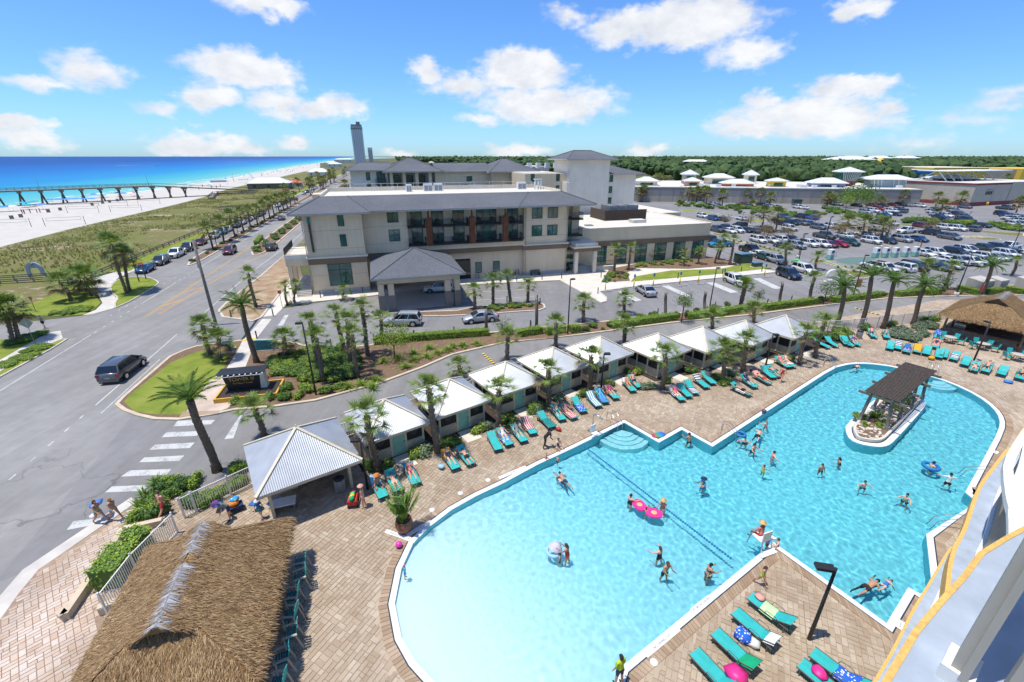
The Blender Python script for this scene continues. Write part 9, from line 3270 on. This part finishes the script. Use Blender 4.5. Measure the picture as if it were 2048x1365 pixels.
for x in (-.3,.3):
 for y in (-.27,.27):
  MB().tube([(x,y-.03,.12),(x,y+.03,.12)],.12,10).build('wheel',MAT['rubber'],t)
for i,(x,m) in enumerate(((-.3,'towel_green'),(-.05,'yellow_paint'),(.15,'inflatable_green'),(.32,'hot_pink'))):
 o=pile('beach_toy',['dark green','yellow','bright green','pink'][i]+' beach toy in the red wagon','toy',(0,0),m,.17,0,.2)
 x0,y0=(-9.84,21.68)
 o.location=(x0+x*math.cos(R(100)),y0+x*math.sin(R(100)),.5)
t=thing('beach_cart','beach cart loaded with blue and orange gear','cart',(*(-16.83,21.09),.03),R(40))
MB().bx(-.45,.45,-.28,.28,.2,.45).build('tub',MAT['cloth_navy'],t)
MB().add([(v.x*.34,v.y*.26,.58+v.z*.2) for v in sv],sf,0,True).build('load',MAT['cloth_orange'],t)
MB().add([(.1+v.x*.3,.12+v.y*.24,.78+v.z*.13) for v in sv],sf,0,True).build('load',MAT['towel_multi'],t)
pile('boogie_board','flat blue board held by the man at the cart','board',(-17.9,21.16),'cloth_blue',.32,.4,.04)
pile('boogie_board','blue board carried by the boy in blue','board',(-15.64,21.16),'cloth_blue',.3,.5,.06)
pile('beach_bag','blue gear bag under the large cabana post','bag',(-14.71,21.45),'cloth_blue',.34,.1,.22)
t=thing('massage_table','white flat table under the large cabana edge','table',(*(-13.87,21.16),.03),R(20))
MB().bx(-.7,.7,-.4,.4,.6,.66).build('top',MAT['towel_white'],t)
for x in (-.6,.6):
 MB().bx(x-.03,x+.03,-.35,.35,0,.6).build('leg',MAT['metal_grey'],t)
pile('cool_box','blue bundle carried behind the crossing women','bag',(-24.52,20.53),'towel_blue',.35,1.0,.1)
pile('beach_bag','pale bag carried by the woman in green bikini','bag',(-24.57,20.19),'towel_white',.2,.3,.18)
# beach life: umbrellas, awnings, people as far specks
simple('umb_teal',(.02,.32,.42),.7)
rb=random.Random(17)
UMB=[(-197.56,181.09),(-196.51,181.77),(-196.52,187.41),(-191.72,188.87),(-205.83,197.73),(-207.77,201.83),(-199.46,179.4),(-216.37,241.66),(-215.33,243.45),(-213.77,244.66),(-205.58,254.1),(-210.54,249.61),(-205.85,247.73),(-203.65,249.61),(-200.93,250.88),(-206.35,195.74)]
UC=['towel_blue','towel_white','umb_teal','towel_blue','umb_teal','umb_teal','umb_teal','towel_blue','towel_white','towel_sky','sign_red','towel_navy','towel_blue','towel_white','towel_sky','umb_teal']
def umbrella(p,m,label,group=None,r=1.35):
 t=thing('beach_umbrella',label,'umbrella',(*p,0),rb.random(),group)
 MB().lathe([(.02,2.35),(r*.5,2.2),(r,1.85),(r*.98,1.8)],(0,0),8,0,False).build('canopy',MAT[m],t)
 MB().tube([(0,0,0),(0,0,2.35)],.035,5).build('pole',MAT['metal_white'],t)
for i,(p,m) in enumerate(zip(UMB,UC)):
 umbrella(p,m,ORD[i]+' beach umbrella of the near sand group by the pier','umbrellas near the pier',1.7)
for i in range(70):
 t=rb.uniform(0,1)**1.5
 a=Vector(SHORE[4]).lerp(Vector(SHORE[8]),t)
 n=Vector((SHORE[8][1]-SHORE[4][1],-(SHORE[8][0]-SHORE[4][0]))).normalized()
 p=a+n*rb.uniform(6,34)
 if i%2:
  umbrella(p,rb.choice(UC),'small umbrella in the crowded beach beyond the pier','far beach umbrellas',1.4)
 else:
  o=MB().lathe([(.2,0),(.28,.5),(.2,1.3),(.12,1.45),(.14,1.7),(.02,1.8)],(0,0),6).build('beachgoer',MAT[rb.choice(('skin_tan','cloth_dark','cloth_blue','cloth_red'))],None,(p.x,p.y,0))
  tag(o,'tiny beachgoer on the crowded beach beyond the pier','person','far beachgoers')
t=thing('beach_awning','long blue awning row on the sand before the pier','awning',(*(-199.32,210.55),0),R(20))
for k in range(6):
 MB().add([(-9+k*3,-1.2,2.0),(-6.2+k*3,-1.2,2.0),(-6.2+k*3,1.2,2.4),(-9+k*3,1.2,2.4)],[(0,1,2,3)]).build('panel',MAT['towel_blue'],t)
 for y in (-1.2,1.2):
  MB().tube([(-7.6+k*3,y,0),(-7.6+k*3,y,2.1)],.04,5).build('pole',MAT['metal_white'],t)
for i,p in enumerate([(-183.3,172.95),(-183.28,175.16),(-181.66,176.12),(-181.48,177.09),(-185.08,173.89)]):
 o=MB().lathe([(.13,0),(.16,.5),(.2,.9),(.16,1.1),(.24,1.35),(.08,1.45),(.12,1.6),(.02,1.75)],(0,0),7).build('beachgoer',MAT[('cloth_navy','cloth_grey','skin_red','skin_tan','cloth_red')[i]],None,(*p,0))
 tag(o,ORD[i]+' small figure walking the sand left of the nets','person','walkers on the sand')
for i,p in enumerate([(-173.19,158.61),(-174.14,162.67),(-178.91,177.75),(-180.7,184.55),(-187.01,211.92),(-188.56,217.58),(-184.81,203.95),(-189.73,223.54)]):
 o=MB().bx(-.4,.4,-.4,.4,0,1.0).bx(-.45,.45,-.45,.45,1.0,1.1).build('sand_bin',MAT['wood_grey'],None,(*p,0),.3)
 tag(o,ORD[i]+' dark litter box from the left on the sand','bin','litter boxes on the sand')
for p,L,lab in (((-835.77,1119.7),26,'white speedboat wake line far out left'),((-923.95,1730.7),30,'white speedboat wake line far out right')):
 t=thing('speedboat','tiny speedboat trailing a '+lab,'boat',(*p,-.05),R(15))
 MB().add([(0,-1,0),(6,0,0),(0,1,0),(0,-1,1),(7,0,1.2),(0,1,1)],[(3,4,5),(0,1,4,3),(1,2,5,4),(2,0,3,5)]).build('hull',MAT['white_paint'],t)
 MB().add([(0,-.8,.1),(0,.8,.1),(-L*3,6,.1),(-L*3,-6,.1)],[(0,1,2,3)]).build('wake',MAT['white_paint'],t)
# text to mesh
bpy.context.view_layer.update()
dg=bpy.context.evaluated_depsgraph_get()
for o in [o for o in COL.objects if o.type=='FONT']:
 me=bpy.data.meshes.new_from_object(o.evaluated_get(dg))
 n=bpy.data.objects.new(o.name.split('.')[0],me)
 COL.objects.link(n)
 n.parent=o.parent
 n.location,n.rotation_euler=o.location,o.rotation_euler
 bpy.data.objects.remove(o)
# alike plants and posts: say which one of its row
for gname in ('plants before the cabanas','grass tufts on the mulch slope','round bushes by the tower sign','shrubs of the corner planter','dark shrubs under the palms','small plants in the hedge strip','palms in the parking lots','bollards round the hotel drive','plants on the pool island','plants in the drive island','bright shrubs by the fence','shrubs along the terrace fence','shrubs of the road median','shrubs in the buffer strip','palms of the far avenue','palms behind the mall','lamps along the mall wall','grass clumps on lot islands','half-bare lot trees','palmettos of the corner planter','red plants at the sign','far cars on the coast road'):
 it=[o for o in COL.objects if o.get('group')==gname]
 it.sort(key=lambda o:o.location.x/max(1,o.location.y))
 for i,o in enumerate(it):
  o['label']=o['label']+', '+ORD[i]+' from the left'
# ------------------------------------------------------------------ our own tower: wavy balconies at the right
def curve_v(pts,u):
 for a,b in zip(pts,pts[1:]):
  if a[0]<=u<=b[0]:
   t=(u-a[0])/(b[0]-a[0])
   t=t*t*(3-2*t)
   return a[1]+(b[1]-a[1])*t
 return pts[0][1] if u<pts[0][0] else pts[-1][1]
FLOORS=[(18.4,[(-3,-.3),(1.0,.06),(1.8,.06),(2.4,.02),(3.1,-.1),(4.2,-.25),(6,-.3),(9,-.2),(13,-.4),(18,-.3),(40,-.3)],30),
   (15.4,[(-3,-.3),(3,-.3),(5.5,.05),(7.2,.25),(9,.36),(10.3,.34),(12,-.1),(14,-.6),(18,-.3),(24,-.6),(40,-.6)],30),
   (12.4,[(-3,0),(5,.3),(7.5,.36),(9.5,.42),(11.3,.44),(13.5,.1),(16,.4),(19,.5),(22,.0),(27,.2),(40,-.4)],34),
   (9.4,[(-3,0),(10,.1),(15,.2),(20,.2),(24,.45),(28,.45),(34,.0),(40,.0)],40),
   (6.4,[(-3,0),(14,.1),(22,.2),(30,.5),(34,.6),(40,.3),(46,.4)],46),
   (3.4,[(-3,0),(20,.1),(30,.2),(40,.8),(46,1.0),(52,.5)],52)]
tw=thing('apartment_tower_near','curving balconies with yellow slab edges and white rails at bottom right','building',(0,0,0),R(35))
for z,pts,ue in FLOORS:
 us=[-3+i*.22 for i in range(int((ue+3)/.22)+1)]
 e=[(u,curve_v(pts,u)) for u in us]
 inn=.02 if z>18 else .04
 sl=MB()
 n=len(e)
 back=-9
 vs=[]
 for (u,v) in e:
  vs+=[(u,v,z-.22),(u,v,z),(u,v-inn,z+.003),(u,v-inn,z),(u,back,z),(u,back,z-.22)]
 fs,ms=[],[]
 for i in range(n-1):
  a,b=i*6,(i+1)*6
  for (p,q,mi) in ((0,1,1),(1,2,1),(3,4,0),(5,0,2)):
   fs.append((a+p,b+p,b+q,a+q))
   ms.append(mi)
 k=len(sl.v)
 sl.v+=vs
 sl.f+=fs
 sl.m+=ms
 sl.sm+=[False]*len(fs)
 s=sl.build('balcony_slab',[MAT['slab_blue'],MAT['slab_yellow'],MAT['rail_white']],tw)
 # railing set back from the edge
 off=.13 if z>18 else .24
 rl_=[(u,v-off) for u,v in e if u>(1.76 if z>18 else -3)]
 if z>18:
  rl_=[(.75,-1.0),(1.05,-.72),(1.4,-.40),(1.74,-.09)]+rl_
 cap,kb_=MB(),MB()
 for a,b in zip(rl_,rl_[1:]):
  cap.bar((*a,z+1.1),(*b,z+1.1),.13 if z<18 else .05,.06)
  kb_.bar((*a,z+.03),(*b,z+.03),.09,.06)
 cap.build('top_rail',MAT['rail_white'],s)
 if z<18:
  kb_.build('base_rail',MAT['rail_white'],s)
 pk=MB()
 L=0
 gap=.105
 for a,b in zip(rl_,rl_[1:]):
  A,B=Vector((*a,0)),Vector((*b,0))
  m=max(1,int(round((B-A).length/gap)))
  for i in range(m):
   p=A.lerp(B,i/m)
   pk.bar(p+Vector((0,0,z+.04)),p+Vector((0,0,z+1.08)),.02,.085 if z>18 else .065)
 pk.build('pickets',MAT['rail_beige'],s)['kind']='stuff'
 MB().bx(-3,ue,-9.2,-9,z,z+2.75).build('rear_wall',MAT['stucco_pale'],s)
 for u in range(4,ue,8):
  MB().bx(u,u+.2,-9,curve_v(pts,u)-2.2,z,z+2.75).build('party_wall',MAT['stucco_pale'],s)
cr_=MB()
arc=[Vector((*PL.inv(p),16.5)) for p in [(5.2,3.52),(5.46,3.83),(5.72,4.11),(5.98,4.37),(6.26,4.6),(6.61,4.85),(7.02,5.13),(7.46,5.4)]]
for a,b in zip(arc,arc[1:]):
 cr_.bar(a,b,.085,.08)
cr_.build('curved_rail',MAT['rail_white'],tw)
# near end post of our railing with a white shoe
po=thing('railing_post','beige railing post with white shoe closest to the camera','post',(*PL(1.74,-.075),18.4),R(35))
MB().bx(-.025,.06,-.02,.02,.06,1.12).build('post',MAT['rail_beige'],po)
MB().bx(-.04,.08,-.04,.04,0,.06).build('shoe',MAT['rail_white'],po)
